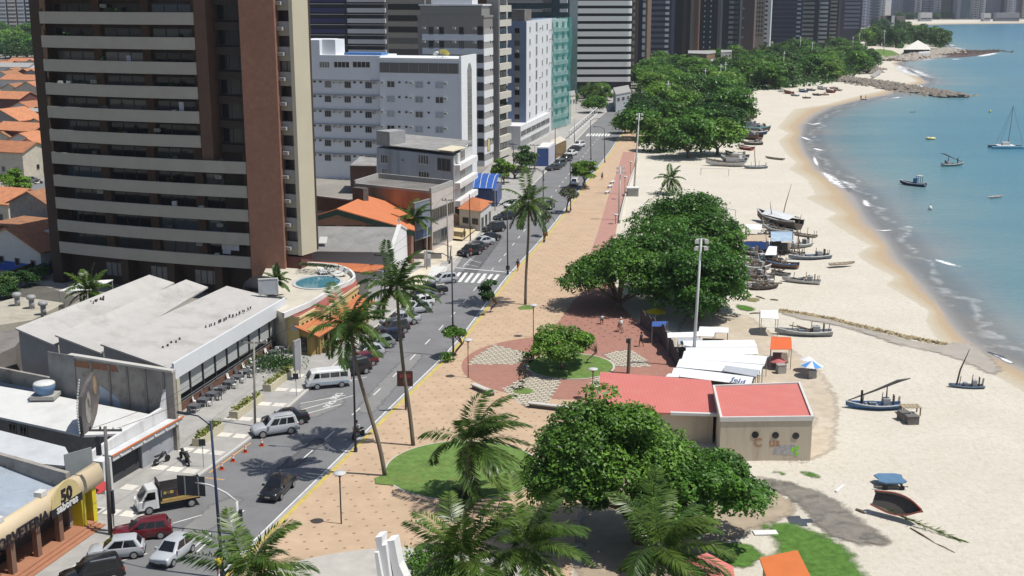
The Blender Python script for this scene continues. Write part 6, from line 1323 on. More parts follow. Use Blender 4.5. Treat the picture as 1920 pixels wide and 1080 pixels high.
tree('almond tree on the small round plaza lawn', 1052, 692, 9, 7.8, 5.6, 1.3, 30, 11000, .17, ALM, .2, z=.2)
tree('slim leaning tree at the right edge of the round plaza lawn', 1098, 682, 10, 2.9, 3.7, 1.7, 8, 1700, .2, ALM, .1, lean=(1.2,.2), z=.2)
tree('small wind bent tree at the yellow kerb left of the white tiles', 852, 668, 13, 3.3, 3.6, 1.9, 9, 1900, .2, LF_C, .12, lean=(.9,.3), z=.15, name='kerb_tree')
tree('dark sparse tree with pale flowers at the kerb past the crossing', 918, 586, 14, 3.6, 4.8, 1.6, 11, 1700, .22, LF_B, .13, lean=(1.0,.3), z=.15, name='kerb_tree')
tree('thin bare kerb tree below the tall palm', 1026, 442, 15, 2.8, 4.6, 2.4, 7, 420, .22, LF_S, .13, lean=(-.5,.2), z=.15, name='kerb_tree')
tree('thin grey leaved kerb tree under the tiered tree', 1062, 397, 16, 5.2, 4.8, 2.6, 12, 1300, .22, LF_S, .14, lean=(.3,0), z=.15, name='kerb_tree')
tree('bright tiered almond tree by the kerb next to the parked white car', 1096, 352, 17, 7.2, 6.6, 2.0, 20, 4800, .26, LF_C, .18, z=.15, flat=.3)
tree('round street tree behind the brown tower at the left edge', 30, 392, 18, 7.2, 7.4, 3.6, 20, 4500, .28, LF_A, .22, lean=(-.6,0), name='street_tree')
tree('low street tree cut by the left edge above the parked cars', -4, 402, 19, 6, 5, 2, 14, 2500, .28, LF_B, .2, name='street_tree')
tree('leafy young tree beside the blue canopy', 945, 345, 20, 6.5, 6.0, 1.2, 16, 3800, .27, LF_C, .16, name='garden_tree')
tree('dark garden tree between banded tower and blue kiosk', 985, 322, 21, 8, 6.5, 1.0, 20, 3800, .28, LF_B, .2, name='garden_tree')
tree('bougainvillea covered tree by the stepped balconies', 966, 335, 22, 5, 5.2, .8, 12, 1900, .26, LF_S, .16, name='garden_tree')
kinds = []
for i, (sd, m, W, H, fl) in enumerate(((31,LF_A,13,9.5,.42),(32,LF_B,12,9,.45),(33,LF_A,14,10,.4),(34,LF_C,11,8.5,.42))):
 me, cl = crown_mesh(sd, W, H, 1.0, 40, 5200, .40, m, fl); kinds.append((me, trunk_mb(cl, 2.0, .35, sd, n=6).mesh('trunk', bark, True)))
def far_tree(px, py, k, sc, rz, label, group, cat='tree', hz=1.0):
 p = P(px, py); T = thing('shore_tree', label, cat, tuple(p), rz, group); T.scale = (sc, sc, sc*hz)
 obj('crown', kinds[k][0], T); obj('trunk', kinds[k][1], T); return T
tr = random.Random(77)
grove = [(1195,262,'leftmost almond tree of the promenade grove beside the road'),(1236,284,'promenade grove tree nearest the top of the red track'),(1290,297,'front tree of the promenade grove facing the open sand'),(1345,291,'right front tree of the promenade grove beside the long beached boat'),(1210,238,0),(1262,252,0),(1318,256,0),(1364,258,'right edge tree of the promenade grove near the blue covered boat'),(1232,216,0),(1288,222,0),(1338,228,0),(1378,232,'promenade grove tree by the white roofed beach hut'),(1246,198,0),(1298,197,0),(1350,203,0),(1172,250,'small grove tree overhanging the far crossing')]
for i, (px, py, lab) in enumerate(grove): far_tree(px, py, i % 3 if tr.random() < .8 else 3, tr.uniform(1.08,1.3)*(.5 if i == 15 else 1), tr.uniform(0,6), lab or 'almond tree inside the promenade grove', 'almond trees of the promenade grove')
def scatter(poly, n, kk, smin, smax, label, group, mind, hz=1.0):
 xs = [p[0] for p in poly]; ys_ = [p[1] for p in poly]; got = []; tries = 0
 while len(got) < n and tries < 6000:
  tries += 1; px, py = tr.uniform(min(xs), max(xs)), tr.uniform(min(ys_), max(ys_))
  if not inside((px,py), poly): continue
  q = P(px, py)
  if any((q-g).length < mind for g in got): continue
  got.append(q); lb = label if isinstance(label, str) else min(label, key=lambda e: (e[0]-px)**2+4*(e[1]-py)**2)[2]; far_tree(px, py, tr.choice(kk), tr.uniform(smin, smax), tr.uniform(0,6), lb, group, hz=hz)
scatter([(1198,168),(1215,124),(1290,122),(1300,190),(1240,192)], 30, [1,0,2], .85, 1.2, 'tree in the wooded block right of the curved white tower', 'trees right of the curved white tower', 9)
scatter([(1300,190),(1300,124),(1400,112),(1480,100),(1560,92),(1610,96),(1636,112),(1640,124),(1618,138),(1585,150),(1540,158),(1470,165),(1410,170),(1385,186)], 92, [0,1,1,2,3], .9, 1.3, [(1320,180,'green belt tree right behind the promenade grove'),(1390,178,'green belt tree at the sand near the striped stall'),(1330,135,'green belt tree below the brick slab tower'),(1400,125,'green belt tree below the brown narrow tower'),(1450,160,'green belt tree behind the left end of the far boat row'),(1530,152,'green belt tree behind the right end of the far boat row'),(1470,110,'green belt tree below the navy glass tower'),(1550,105,'green belt tree below the striped towers'),(1600,118,'green belt tree left of the headland grass bank'),(1605,140,'green belt tree at the root of the rock groin')], 'trees of the shore green belt', 9)
scatter([(1622,88),(1636,64),(1690,57),(1722,62),(1752,78),(1770,90),(1768,95),(1748,88),(1700,86),(1690,92),(1650,86)], 30, [1,1,0], 1.1, 1.6, [(1640,78,'headland tree by the car park'),(1690,60,'headland tree on the far side facing the distant beach'),(1690,90,'headland tree left of the white tent roof'),(1745,82,'headland tree at the tip above the pale rocks')], 'trees on the headland', 13, 1.15)
scatter([(-20,118),(-20,64),(20,58),(74,62),(76,118)], 38, [1,1,0,2], 1.4, 2.0, [(0,100,'wooded slope tree low down at the left edge'),(60,100,'wooded slope tree low down beside the brown tower'),(10,70,'wooded slope tree high up at the left edge'),(60,66,'wooded slope tree high up beside the brown tower')], 'trees of the wooded slope', 11)
scatter([(1640,50),(1665,46),(1690,42),(1690,47),(1650,60)], 8, [1,1], 1.2, 1.7, 'tree where the headland meets the far shore', 'trees at the neck of the headland', 20)
for i in range(22): far_tree(1684+i*5.6+tr.uniform(-2,2), 36.5+tr.uniform(-.6,.8)-i*.06, 1, tr.uniform(1.1,1.6), tr.uniform(0,6), 'tree in the green line along the far shore', 'trees along the far shore')
scatter([(1075,222),(1072,180),(1100,165),(1135,170),(1132,200),(1100,225)], 7, [0,1,3], .5, .8, 'garden tree beyond the white railing wall', 'garden trees beyond the white railing wall', 7)
def undergrowth(name, poly, n, h, s, m, seed):
 r = np.random.default_rng(seed); q = [P(a, b) for a, b in poly]; xs = [v.x for v in q]; yy = [v.y for v in q]; C = np.stack([r.uniform(min(xs),max(xs),n*3), r.uniform(min(yy),max(yy),n*3), r.uniform(0,h,n*3)], 1)
 C = np.array([c for c in C if inside(c, q)][:n]); C[:,2] *= .55+.45*np.sin(C[:,0]*.35+np.sin(C[:,1]*.2)*2); nr = norm(r.normal(size=C.shape)+np.array([0,0,.9])); a = norm(np.cross(nr, r.normal(size=C.shape))); b = np.cross(nr, a); z = s*r.uniform(.6,1.3,(len(C),1))
 tag(obj(name, quads(name, C, a*z, b*z*.6, np.clip(r.normal(.4,.25,len(C)),0,1), m)), kind='stuff')
undergrowth('undergrowth', [(1205,285),(1185,240),(1215,196),(1255,170),(1375,175),(1385,225),(1378,268),(1300,292)], 9000, 4.5, .5, LF_B, 1)
undergrowth('shore_undergrowth', [(1200,168),(1215,122),(1300,120),(1400,108),(1480,96),(1560,88),(1612,92),(1640,114),(1640,124),(1618,138),(1585,152),(1540,160),(1465,168),(1410,172),(1385,186),(1300,192)], 26000, 5.5, .9, LF_B, 2)
undergrowth('headland_undergrowth', [(1622,88),(1636,62),(1690,54),(1722,60),(1752,76),(1772,90),(1768,95),(1748,86),(1700,84),(1690,92),(1650,86)], 9000, 7, 1.2, LF_B, 3)
scatter([(-10,300),(80,255),(85,240),(70,215),(-10,160)], 7, [0,1], .28, .45, 'small garden tree between the tiled houses', 'garden trees between the tiled houses', 16)
scatter([(-30,560),(100,505),(108,520),(20,565)], 6, [1], .25, .4, 'low dark bush tree along the yard wall', 'bush trees along the yard wall', 4)
# -- palms
WIND = np.array([.95, .12, 0])
def frond_mesh(rs, phi, el, Ln, wind, droop, npair=64, w=.052, m=LF_P):
 d = np.array([math.cos(el)*math.cos(phi), math.cos(el)*math.sin(phi), math.sin(el)]); p = np.zeros(3); pts, ds = [p.copy()], [d.copy()]; n = 16
 for i in range(n):
  f = (i+1)/n; d = d+np.array([0,0,-1])*droop*(.4+f)+WIND*wind*f; d /= np.linalg.norm(d); p = p+d*Ln/n; pts.append(p.copy()); ds.append(d.copy())
 pts, ds = np.array(pts), np.array(ds); t = np.repeat(np.linspace(.10, 1, npair), 2); sg = np.tile([1., -1.], npair)
 x = t*n; i0 = np.minimum(x.astype(int), n-1); fr = (x-i0)[:, None]; q = pts[i0]*(1-fr)+pts[i0+1]*fr; dd = norm(ds[i0]*(1-fr)+ds[i0+1]*fr)
 side = norm(np.cross(dd, np.array([0,0,1.])+1e-3)); up = np.cross(side, dd)
 l = Ln*.25*(np.sin(np.pi*(t*.86+.10))**.6)[:, None]*rs.uniform(.85,1.15,(len(t),1))
 v = norm(side*sg[:, None]*.85+dd*(.35+.5*t[:, None])+up*.10+WIND*wind*3.2+np.array([0,0,-1])*(.30+.25*rs.uniform(size=(len(t),1)))+rs.normal(size=q.shape)*.10)
 a = v*l*.5; c = q+a; b = norm(np.cross(v, np.cross(dd, v)+1e-4))*w
 rc = (pts[:-1]+pts[1:])/2; ra = (pts[1:]-pts[:-1])*.5; rb = norm(np.cross(ra, np.array([0,0,1.])+1e-3))*(.045*(1-.7*np.linspace(0,1,n)))[:, None]
 tint = np.concatenate([np.clip(rs.normal(.45,.22,len(t)),0,1), np.full(n,1.0)])
 return quads('frond', np.concatenate([c, rc]), np.concatenate([a, ra]), np.concatenate([b, rb]), tint, m)
def palm(label, px_pts, Y, seed, Ln, nf=24, wind=.05, r=(.19,.12), nuts=0, droop=.085, el=(80,-35), bias=None, group='coconut palms'):
 rs = np.random.default_rng(seed); pts = [PY(a, b, Y) for a, b in px_pts]; base = pts[0].copy()
 T = thing('coconut_palm', label, 'palm tree', tuple(base), 0, group)
 rel = [p-base for p in smooth_line(densify(pts, .8), 3)]
 mb = MB(); mb.tube(rel, list(np.linspace(r[0], r[1], len(rel))), 8); mb.build('trunk', pbark, T, True, world=False); top = rel[-1]
 for k in range(nf):
  f = k/(nf-1); e = R(el[0]+(el[1]-el[0])*f**.9+rs.normal()*7); phi = k*2.399+rs.normal()*.25
  if bias is not None: phi = bias+((phi-bias+math.pi) % (2*math.pi)-math.pi)*.82
  me = frond_mesh(rs, phi, e, Ln*rs.uniform(.85,1.1), wind*rs.uniform(.7,1.3), droop*rs.uniform(.7,1.3))
  obj('frond', me, T, top)
 if nuts:
  cm = mat('coconut', (.28,.24,.04), .5, .2)
  for k in range(nuts):
   a = rs.uniform(0, 6.28); mb = MB(); mb.lathe(0,0,[(.02,-.16),(.11,-.1),(.13,0),(.1,.1),(.02,.16)],7); obj('coconut', mb.mesh('coconut', cm, True), T, top+Vector((math.cos(a)*.28, math.sin(a)*.28, -.3-rs.uniform(0,.35))))
 return T
def gy(px, py): return P(px, py).y
pa_ = palm('tall palm with a strongly curved trunk at the left corner of the lawn disc', [(722,895),(716,850),(694,775),(668,690),(655,608)], gy(722,895), 1, 3.8, 22, .075)
palm('tall palm leaning left from the top edge of the lawn disc', [(775,838),(769,775),(757,700),(749,620),(744,540)], gy(775,838), 2, 3.9, 24, .085)
palm('slender solitary palm on the ochre promenade past the crossing', [(985,573),(986,520),(991,440),(991,378)], gy(985,573), 3, 4.2, 22, .03, el=(75,-50))
palm('coconut palm with nuts growing out of the lawn disc', [(866,948),(871,910),(879,862),(884,826)], gy(866,948), 4, 4.9, 26, .10, nuts=9, bias=.3)
palm('short young palm at the foot of the lawn disc palm', [(872,946),(872,932)], gy(872,946), 5, 1.6, 14, .03, r=(.1,.08), el=(85,10))
palm('palm at the bottom edge left of the deep tree shade', [(862,1160),(864,1100),(866,1046)], 69, 6, 4.6, 26, .045, el=(85,-20))
palm('palm at the bottom edge inside the deep tree shade', [(990,1150),(988,1090),(986,1022)], 70, 7, 4.3, 24, .07)
palm('palm beside the red roof at the bottom under the huge almond tree', [(1232,1150),(1234,1090),(1237,1026)], 70, 8, 4.7, 26, .09, bias=.2)
palm('palm cut by the bottom edge beside the road', [(462,1180),(464,1130),(468,1076)], 67, 9, 4.4, 26, .05)
pj = palm('wind blown palm in front of the large billboard', [(770,482),(771,445),(776,408)], gy(770,482), 10, 3.6, 20, .09, el=(75,-20))
palm('bushy palm between the brown tower and the saw tooth shed', [(168,580),(168,560),(168,545)], 140, 11, 3.4, 20, .03, el=(85,-20))
ps = palm('small palm standing in the open sand behind the beach grove', [(1262,362),(1260,345),(1258,334)], gy(1262,365), 12, 3.6, 18, .06, el=(75,-30))
palm('low palm by the dark awning at the foot of the brick shaft', [(520,545),(520,525)], 139, 13, 1.9, 14, .02, r=(.12,.1), el=(80,0))
for i, (px, py, s_, lab) in enumerate(((1108,190,1.0,'palm between the curved white tower and the white railing wall'),(1128,192,.9,'second palm right of the white railing wall palm'),(1222,205,1.1,'palm rising out of the promenade grove'),(1186,196,.8,'thin palm by the road bend near the grove'),(1432,112,1.5,'dusky palm under the brown narrow tower'),(1452,108,1.4,'dusky palm left of the navy glass tower'),(1490,96,1.4,'palm in front of the grey striped tower'),(1505,94,1.3,'palm beside the black pier of the striped towers'),(1552,90,1.3,'palm in front of the cream striped tower'),(1412,122,1.4,'dusky palm right of the white shore house'),(1630,78,1.6,'palm at the road end of the headland'),(1692,66,2.2,'tall palm standing above the headland trees'),(1728,82,1.9,'palm at the right of the headland trees'),(1468,104,1.3,'palm in the dark palm clump by the shore shops'))):
 dup(ps, P(px, py), i*1.3, lab, s_*1.25)
def shrub(label, px, py, w, h, n, m, seed, z=.14, cat='shrub'):
 rg = random.Random(seed); T = thing('shrub', label, cat, tuple(P(px,py,z))); r = np.random.default_rng(seed)
 C = r.normal(size=(n,3))*np.array([w/3.2,w/3.2,h/4])+np.array([0,0,h*.5]); C[:,2] = np.abs(C[:,2]); a = norm(r.normal(size=(n,3))+np.array([0,0,.3])); b = norm(np.cross(a, r.normal(size=(n,3)))); s = r.uniform(.08,.18,(n,1))
 obj('foliage', quads('foliage', C, a*s, b*s*.6, r.uniform(0,1,n), m), T); mb = MB(); mb.tube([(0,0,-.02),(0,0,h*.6)], [.05,.02], 5); mb.build('stem', bark, T, world=False)
shrub('garden shrubs beside the far column of the restaurant shed', 508, 690, 4.2, 1.5, 1100, LF_B, 1); shrub('dark shrub behind the pylon sign', 540, 690, 2.4, 1.2, 500, LF_B, 2)
shrub('bright green hedge bush on the bottom lawn beside the palm', 808, 1068, 3.2, 1.3, 1500, LF_A, 3); shrub('young sapling in its small round bed on the white tiles', 979, 730, 1.0, 3.0, 120, LF_S, 4)
shrub('potted bush at the foot of the wind bent kerb tree', 838, 678, 1.2, 1.1, 320, LF_C, 5); shrub('low hedge bush on the left of the plaza tree', 992, 678, 1.3, 1.3, 300, LF_B, 6)
mb = MB(); mb.sheet(smooth_line(densify(L([(765,1095),(785,1062),(815,1045),(850,1042),(900,1100),(765,1095)]), 1), 2)[:-1], .162); struct('corner_lawn', mb, lawn)
# == vehicles
tyre_m = mat('tyre_rubber', (.02,.02,.02), .8, .1); rim_m = mat('wheel_rim', (.42,.42,.43), .35, .1, metal=.6); head_m = mat('headlight', (.65,.66,.66), .1, .05, spec=.6); tail_m = mat('tail_light', (.35,.02,.02), .25, .1); plate_m = mat('plate_grey', (.45,.45,.45), .5); trim_m = mat('black_trim', (.03,.03,.03), .6); car_g = mat('car_glass', (.012,.014,.016), .06, .2, spec=.6)
PAINT = {k: paint('paint_'+k, c) for k, c in dict(silver=(.42,.44,.46), black=(.012,.012,.014), maroon=(.12,.012,.018), grey=(.12,.125,.13), green=(.20,.225,.22), white=(.68,.68,.67), blue=(.015,.017,.04), dark=(.035,.035,.038), teal=(.05,.075,.08)).items()}
SPEC = {  # stations (x, zlow, zhigh, halfwidth); cabin base x, roof x, belt, roof height, roof halfwidth; wheels; radius; panes
 'hatch': ([(-1.92,.38,.72,.68),(-1.84,.25,.90,.79),(-1.0,.2,.93,.83),(.0,.2,.91,.83),(.9,.2,.89,.82),(1.45,.22,.85,.80),(1.80,.25,.77,.75),(1.92,.36,.66,.66)], (-1.80,.98), (-1.38,.22), .89, 1.47, .60, (1.22,-1.2), .30, 2),
 'sedan': ([(-2.15,.40,.74,.70),(-2.06,.26,.92,.80),(-1.3,.2,.95,.84),(.0,.2,.92,.84),(.95,.2,.90,.83),(1.6,.22,.85,.81),(2.03,.25,.77,.76),(2.15,.36,.66,.67)], (-1.62,1.05), (-.95,.25), .90, 1.43, .60, (1.34,-1.3), .31, 2),
 'suv': ([(-2.1,.45,.85,.76),(-2.04,.32,1.04,.86),(-1.2,.28,1.06,.89),(.0,.28,1.05,.89),(1.0,.28,1.03,.88),(1.6,.3,.96,.86),(2.0,.32,.84,.8),(2.1,.42,.7,.68)], (-2.02,1.02), (-1.80,.38), 1.03, 1.70, .68, (1.32,-1.28), .36, 3),
 'wagon': ([(-2.12,.40,.74,.70),(-2.05,.26,.92,.80),(-1.3,.2,.95,.83),(.0,.2,.92,.83),(.95,.2,.90,.82),(1.6,.22,.85,.80),(1.98,.25,.77,.76),(2.1,.36,.66,.66)], (-2.0,1.02), (-1.75,.25), .91, 1.45, .62, (1.3,-1.28), .31, 3),
 'pickup': ([(-2.5,.5,.95,.78),(-2.45,.36,1.02,.86),(-1.0,.34,1.02,.88),(.0,.34,1.04,.88),(1.1,.34,1.02,.87),(1.9,.36,.96,.84),(2.35,.4,.84,.78),(2.45,.5,.7,.68)], (-.95,1.15), (-.75,.45), 1.02, 1.68, .66, (1.5,-1.45), .37, 2)}
CARC = {}
def bil(q, a, b): return q[0]*(1-a)*(1-b)+q[1]*a*(1-b)+q[2]*a*b+q[3]*(1-a)*b
def car_meshes(kind, col):
 if (kind, col) in CARC: return CARC[kind, col]
 st, cb, cr, zb, zr, wr, wx, rad, npn = SPEC[kind]; pm = PAINT[col]; out = []
 rings = []
 for x, zl, zh, w in st:
  h = zh-zl; rings.append([(x,-w*.9,zl),(x,w*.9,zl),(x,w,zl+h*.22),(x,w*1.0,zl+h*.62),(x,w*.95,zl+h*.9),(x,w*.80,zh),(x,-w*.80,zh),(x,-w*.95,zl+h*.9),(x,-w*1.0,zl+h*.62),(x,-w,zl+h*.22)])
 mb = MB(); mb.loft(rings); wb = st[3][3]*.93
 def ring(xf, xr, w, z, i=.12): return [(xf,-w+i,z),(xf,w-i,z),(xf-i*1.2,w,z),(xr+i,w,z),(xr,w-i,z),(xr,-w+i,z),(xr+i,-w,z),(xf-i*1.2,-w,z)]
 mb.loft([ring(cb[1],cb[0],wb,zb-.06), ring(cr[1],cr[0],wr,zr-.05), ring(cr[1]-.12,cr[0]+.12,wr-.1,zr)])
 if kind == 'pickup': mb.box(-2.3,-1.05,-.72,.72,1.0,1.022,0)
 bm_ = mb.mesh('body', [pm], True); bm_.set_sharp_from_angle(angle=R(38)); out.append(('body', bm_, None))
 if kind == 'pickup': q = MB(); q.box(-2.32,-1.05,-.70,.70,1.024,1.035); out.append(('bed', q.mesh('bed', trim_m), None))
 V = Vector; qf = [V((cb[1],-wb+.12,zb-.06)),V((cb[1],wb-.12,zb-.06)),V((cr[1],wr-.12,zr-.05)),V((cr[1],-wr+.12,zr-.05))]
 qr = [V((cb[0],wb-.12,zb-.06)),V((cb[0],-wb+.12,zb-.06)),V((cr[0],-wr+.12,zr-.05)),V((cr[0],wr-.12,zr-.05))]
 def pane(q, a0, a1, b0, b1, nm, slant=0.0):
  c = [bil(q,a0,b0),bil(q,a1,b0),bil(q,a1-slant,b1),bil(q,a0,b1)]; n = (c[1]-c[0]).cross(c[3]-c[0]).normalized()*.015; m = MB(); m.add([p+n for p in c]+[p-n for p in c], [(0,1,2,3),(0,4,5,1),(1,5,6,2),(2,6,7,3),(3,7,4,0)]); out.append((nm, m.mesh(nm, car_g), None))
 pane(qf,.03,.97,.12,.94,'windscreen'); pane(qr,.06,.94,.25,.92,'rear_window')
 for s in (1,-1):
  qs = [V((cb[1]-.14,s*wb,zb-.06)),V((cb[0]+.12,s*wb,zb-.06)),V((cr[0]+.12,s*wr,zr-.05)),V((cr[1]-.14,s*wr,zr-.05))]
  if s < 0: qs = [qs[1],qs[0],qs[3],qs[2]]
  for k in range(npn):
   a0, a1 = .05+.9*k/npn+.02, .05+.9*(k+1)/npn-.02; pane(qs, a0, a1, .14, .9, 'side_window')
  m = MB(); x = cb[1]-.3; m.box(x-.08,x+.1,s*(wb+.02),s*(wb+.2),zb-.02,zb+.12); out.append(('mirror', m.mesh('mirror', pm), None))
  x, zl, zh, w = st[-2]; m = MB(); m.box(x-.1,x+.06,s*w*.55,s*w*.92,zh-.2,zh-.05); out.append(('headlight', m.mesh('headlight', head_m), None))
  x, zl, zh, w = st[1]; m = MB(); m.box(x-.05,x+.1,s*w*.68,s*w*.98,zh-.3,zh-.08); out.append(('tail_light', m.mesh('tail_light', tail_m), None))
 m = MB(); x, zl, zh, w = st[-1]; m.box(x-.14,x+.03,-w*1.05,w*1.05,zl-.08,zl+.1); out.append(('bumper', m.mesh('bumper', trim_m), None)); x, zl, zh, w = st[0]; m = MB(); m.box(x-.04,x+.16,-w*1.02,w*1.02,zl-.08,zl+.12); out.append(('bumper', m.mesh('bumper', trim_m), None))
 m = MB(); m.box(st[-1][0]+.02,st[-1][0]+.045,-.2,.2,.45,.55); out.append(('plate', m.mesh('plate', plate_m), None)); m = MB(); m.box(st[0][0]-.03,st[0][0]-.005,-.2,.2,.6,.72); out.append(('plate', m.mesh('plate', plate_m), None))
 if kind in ('suv',):
  for s in (1,-1): m = MB(); m.box(cr[0]+.2,cr[1]-.3,s*wr*.82-.03,s*wr*.82+.03,zr,zr+.06); out.append(('roof_rack', m.mesh('roof_rack', rim_m), None))
 for x in wx:
  for s in (1,-1): out.append(('wheel', wheel_mesh(rad), (x, s*(st[3][3]-.06), rad)))
 CARC[kind, col] = out; return out
WHC = {}
def wheel_mesh(rad):
 if rad not in WHC:
  m = MB(); r = []
  for y, q in ((-.1,rad*.86),(-.09,rad),(.09,rad),(.1,rad*.86)): r.append([(q*math.cos(2*math.pi*k/14), y, q*math.sin(2*math.pi*k/14)) for k in range(14)])
  m.loft(r); m2 = MB(); m2.loft([[(q*math.cos(2*math.pi*k/12), y, q*math.sin(2*math.pi*k/12)) for k in range(12)] for y, q in ((-.112,rad*.35),(-.106,rad*.66),(.106,rad*.66),(.112,rad*.35))])
  WHC[rad] = (m.mesh('wheel', tyre_m), m2.mesh('rim', rim_m))
 return WHC[rad]
def assemble(T, parts):
 for nm, me, loc in parts:
  if nm == 'wheel': o = obj('wheel', me[0], T, loc); obj('rim', me[1], o)
  else: obj(nm, me, T, loc)
def place(rear, front, side, half, z=.012):
 a, b = P(*rear), P(*front); d = (b-a); yaw = math.atan2(d.y, d.x); n = Vector((-math.sin(yaw), math.cos(yaw), 0))*side; c = (a+b)/2+n*half; return (c.x, c.y, z), yaw
def car(kind, col, label, rear, front, side=-1, group='cars parked at an angle along the left kerb', cat='car'):
 loc, yaw = place(rear, front, side, .75); T = thing('parked_car' if 'parked' in group else 'car', label, cat, loc, yaw, group); assemble(T, car_meshes(kind, col)); return T
PK = 'cars parked at an angle along the left kerb'; DR = 'cars driving on the shore road'
for a in [('suv','black','black suv cut by the bottom edge of the photo',(212,1092),(140,1107)),('hatch','silver','silver hatchback parked between the black suv and the maroon wagon',(251,1048),(186,1054)),('wagon','maroon','maroon wagon parked nose in by the ice cream parlour',(299,1011),(236,1018)),
 ('suv','silver','silver suv with roof rails parked by the traffic cones',(543,814),(496,821)),('sedan','black','black sedan parked directly behind the silver suv',(564,796),(514,803)),('suv','black','black suv parked just beyond the white van',(682,702),(650,709)),
 ('hatch','maroon','maroon hatchback parked between black suv and silver hatchback',(699,686),(661,692)),('hatch','silver','silver hatchback parked next to the maroon hatchback',(712,670),(675,676)),('hatch','green','grey green hatchback parked left of the dark blue car',(732,653),(697,659)),
 ('hatch','blue','dark blue hatchback with red tail lights parked behind the leaning palm',(748,640),(714,645)),('suv','dark','dark suv parked next to the silver pickup',(757,625),(724,631)),('pickup','silver','silver pickup parked under the palm crown',(774,609),(737,615)),
 ('hatch','silver','silver hatchback parked between the silver pickup and the white one',(802,586),(769,591)),('hatch','white','white hatchback parked two places before the black pickup',(808,574),(777,579)),('sedan','grey','grey sedan parked next to the black pickup',(815,564),(785,569)),('pickup','black','black pickup parked before the crossing',(826,554),(793,559)),
 ('wagon','silver','silver wagon standing across the end of the zebra crossing',(851,531),(818,535)),('suv','black','black car at the near end of the row past the crossing',(901,477),(873,483)),('sedan','dark','dark sedan second in the row past the crossing',(911,468),(885,473)),('sedan','silver','silver sedan third in the row past the crossing',(923,459),(895,463)),
 ('sedan','black','dark sedan behind the silver sedan past the crossing',(935,451),(908,456)),('suv','black','black suv beside the small tiled house',(944,434),(918,438)),('wagon','black','black wagon parked in front of the blue canopy',(964,411),(937,415)),('hatch','white','white hatchback parked under the thin grey kerb tree',(979,389),(957,393)),
 ('sedan','dark','dark sedan at the near end of the far row by the blue kiosk',(1053,318),(1031,321)),('suv','teal','grey suv second in the far row by the blue kiosk',(1063,311),(1042,315)),('suv','dark','dark car third in the far row by the blue kiosk',(1075,301),(1056,305)),('sedan','white','white sedan fourth in the far row by the blue kiosk',(1084,290),(1066,294)),('sedan','black','black sedan fifth in the far row by the blue kiosk',(1090,282),(1073,285)),('suv','white','white suv at the far end of the row near the far crossing',(1098,275),(1081,278))]:
 car(*a, side=-1, group=PK)
car('hatch','silver','silver hatchback driving toward the camera beside the lane dashes',(359,1036),(325,1062),-1,DR); car('sedan','black','black car driving toward the camera in the shadow of a palm crown',(549,914),(526,938),-1,DR)
car('sedan','black','black car driving near the right kerb past the solitary palm',(1042,386),(1032,396),-1,DR); car('hatch','white','white car half hidden behind the tiered kerb tree',(1088,343),(1079,352),-1,DR)
for i, (r_, f_, k, c, lab) in enumerate((((-6,440),(16,432),'sedan','white','white car on the back street at the left edge'),((58,345),(70,341),'sedan','grey','grey car parked on the back street by the tiled houses'))): car(k, c, lab, r_, f_, 1, 'cars on the back street')
for i in range(9):
 px, py = (1600+i*5.5, 82-i*1.6); p = P(px, py); T = thing('parked_car', 'small distant car on the headland car park', 'car', tuple(p), i*.8, 'cars on the headland car park'); assemble(T, car_meshes('sedan', ('white','dark','silver')[i%3]))
loc, yaw = place((639,727), (597,731), -1, .8); T = thing('passenger_van', 'old white passenger van with blue lower side parked by the taxi lettering', 'van', loc, yaw, PK)
vw, vb = PAINT['white'], paint('paint_paleblue', (.33,.40,.46))
mb = MB(); rr = []
for x, zt_, w in ((-2.2,1.55,.74),(-2.12,1.86,.80),(-1.5,1.93,.84),(1.2,1.93,.84),(1.75,1.84,.80),(2.02,1.3,.80),(2.2,.85,.78),(2.22,.5,.72)): rr.append([(x,-w*.95,.4 if x > -2.15 else .5),(x,w*.95,.4 if x > -2.15 else .5),(x,w,.65),(x,w,min(1.15,zt_-.1)),(x,w*.93,zt_-.12 if zt_ > 1.3 else zt_-.05),(x,w*.7,zt_),(x,-w*.7,zt_),(x,-w*.93,zt_-.12 if zt_ > 1.3 else zt_-.05),(x,-w,min(1.15,zt_-.1)),(x,-w,.65)])
mb.loft(rr); mb.build('body', vw, T, world=False)
for s in (1,-1):
 for x0, x1 in ((.95,1.6),(-.05,.85),(-1.05,-.15),(-1.9,-1.15)): mb = MB(); mb.add([(x0,s*.845,1.2),(x1,s*.845,1.2),(x1-(.2 if x1 > 1.5 else 0),s*.815,1.68),(x0,s*.815,1.68),(x0,s*.80,1.2),(x1,s*.80,1.2),(x1-(.2 if x1 > 1.5 else 0),s*.77,1.68),(x0,s*.77,1.68)], [(0,1,2,3),(3,2,1,0),(0,4,5,1),(2,6,7,3),(0,3,7,4),(1,5,6,2)]); mb.build('side_window', car_g if x0 > .5 else glass_c, T, world=False)
 BX(T, 'lower_side', vb, -2.0,1.9,s*.815,s*.85,.5,.78); BX(T, 'headlight', head_m, 2.18,2.26,s*.45,s*.68,.78,1.0); BX(T, 'tail_light', tail_m, -2.26,-2.18,s*.5,s*.7,.75,1.05)
mb = MB(); mb.add([(2.16,-.66,1.2),(2.16,.66,1.2),(1.86,.62,1.7),(1.86,-.62,1.7)], [(0,1,2,3)]); mb.build('windscreen', car_g, T, world=False); mb = MB(); mb.box(2.2,2.32,-.78,.78,.42,.58); mb.box(-2.32,-2.2,-.78,.78,.42,.58); mb.build('bumper', frame_w, T, world=False)
mb = MB(); mb.add([(-2.24,-.6,1.2),(-2.24,.6,1.2),(-2.18,.55,1.62),(-2.18,-.55,1.62)], [(3,2,1,0)]); mb.build('rear_window', car_g, T, world=False)
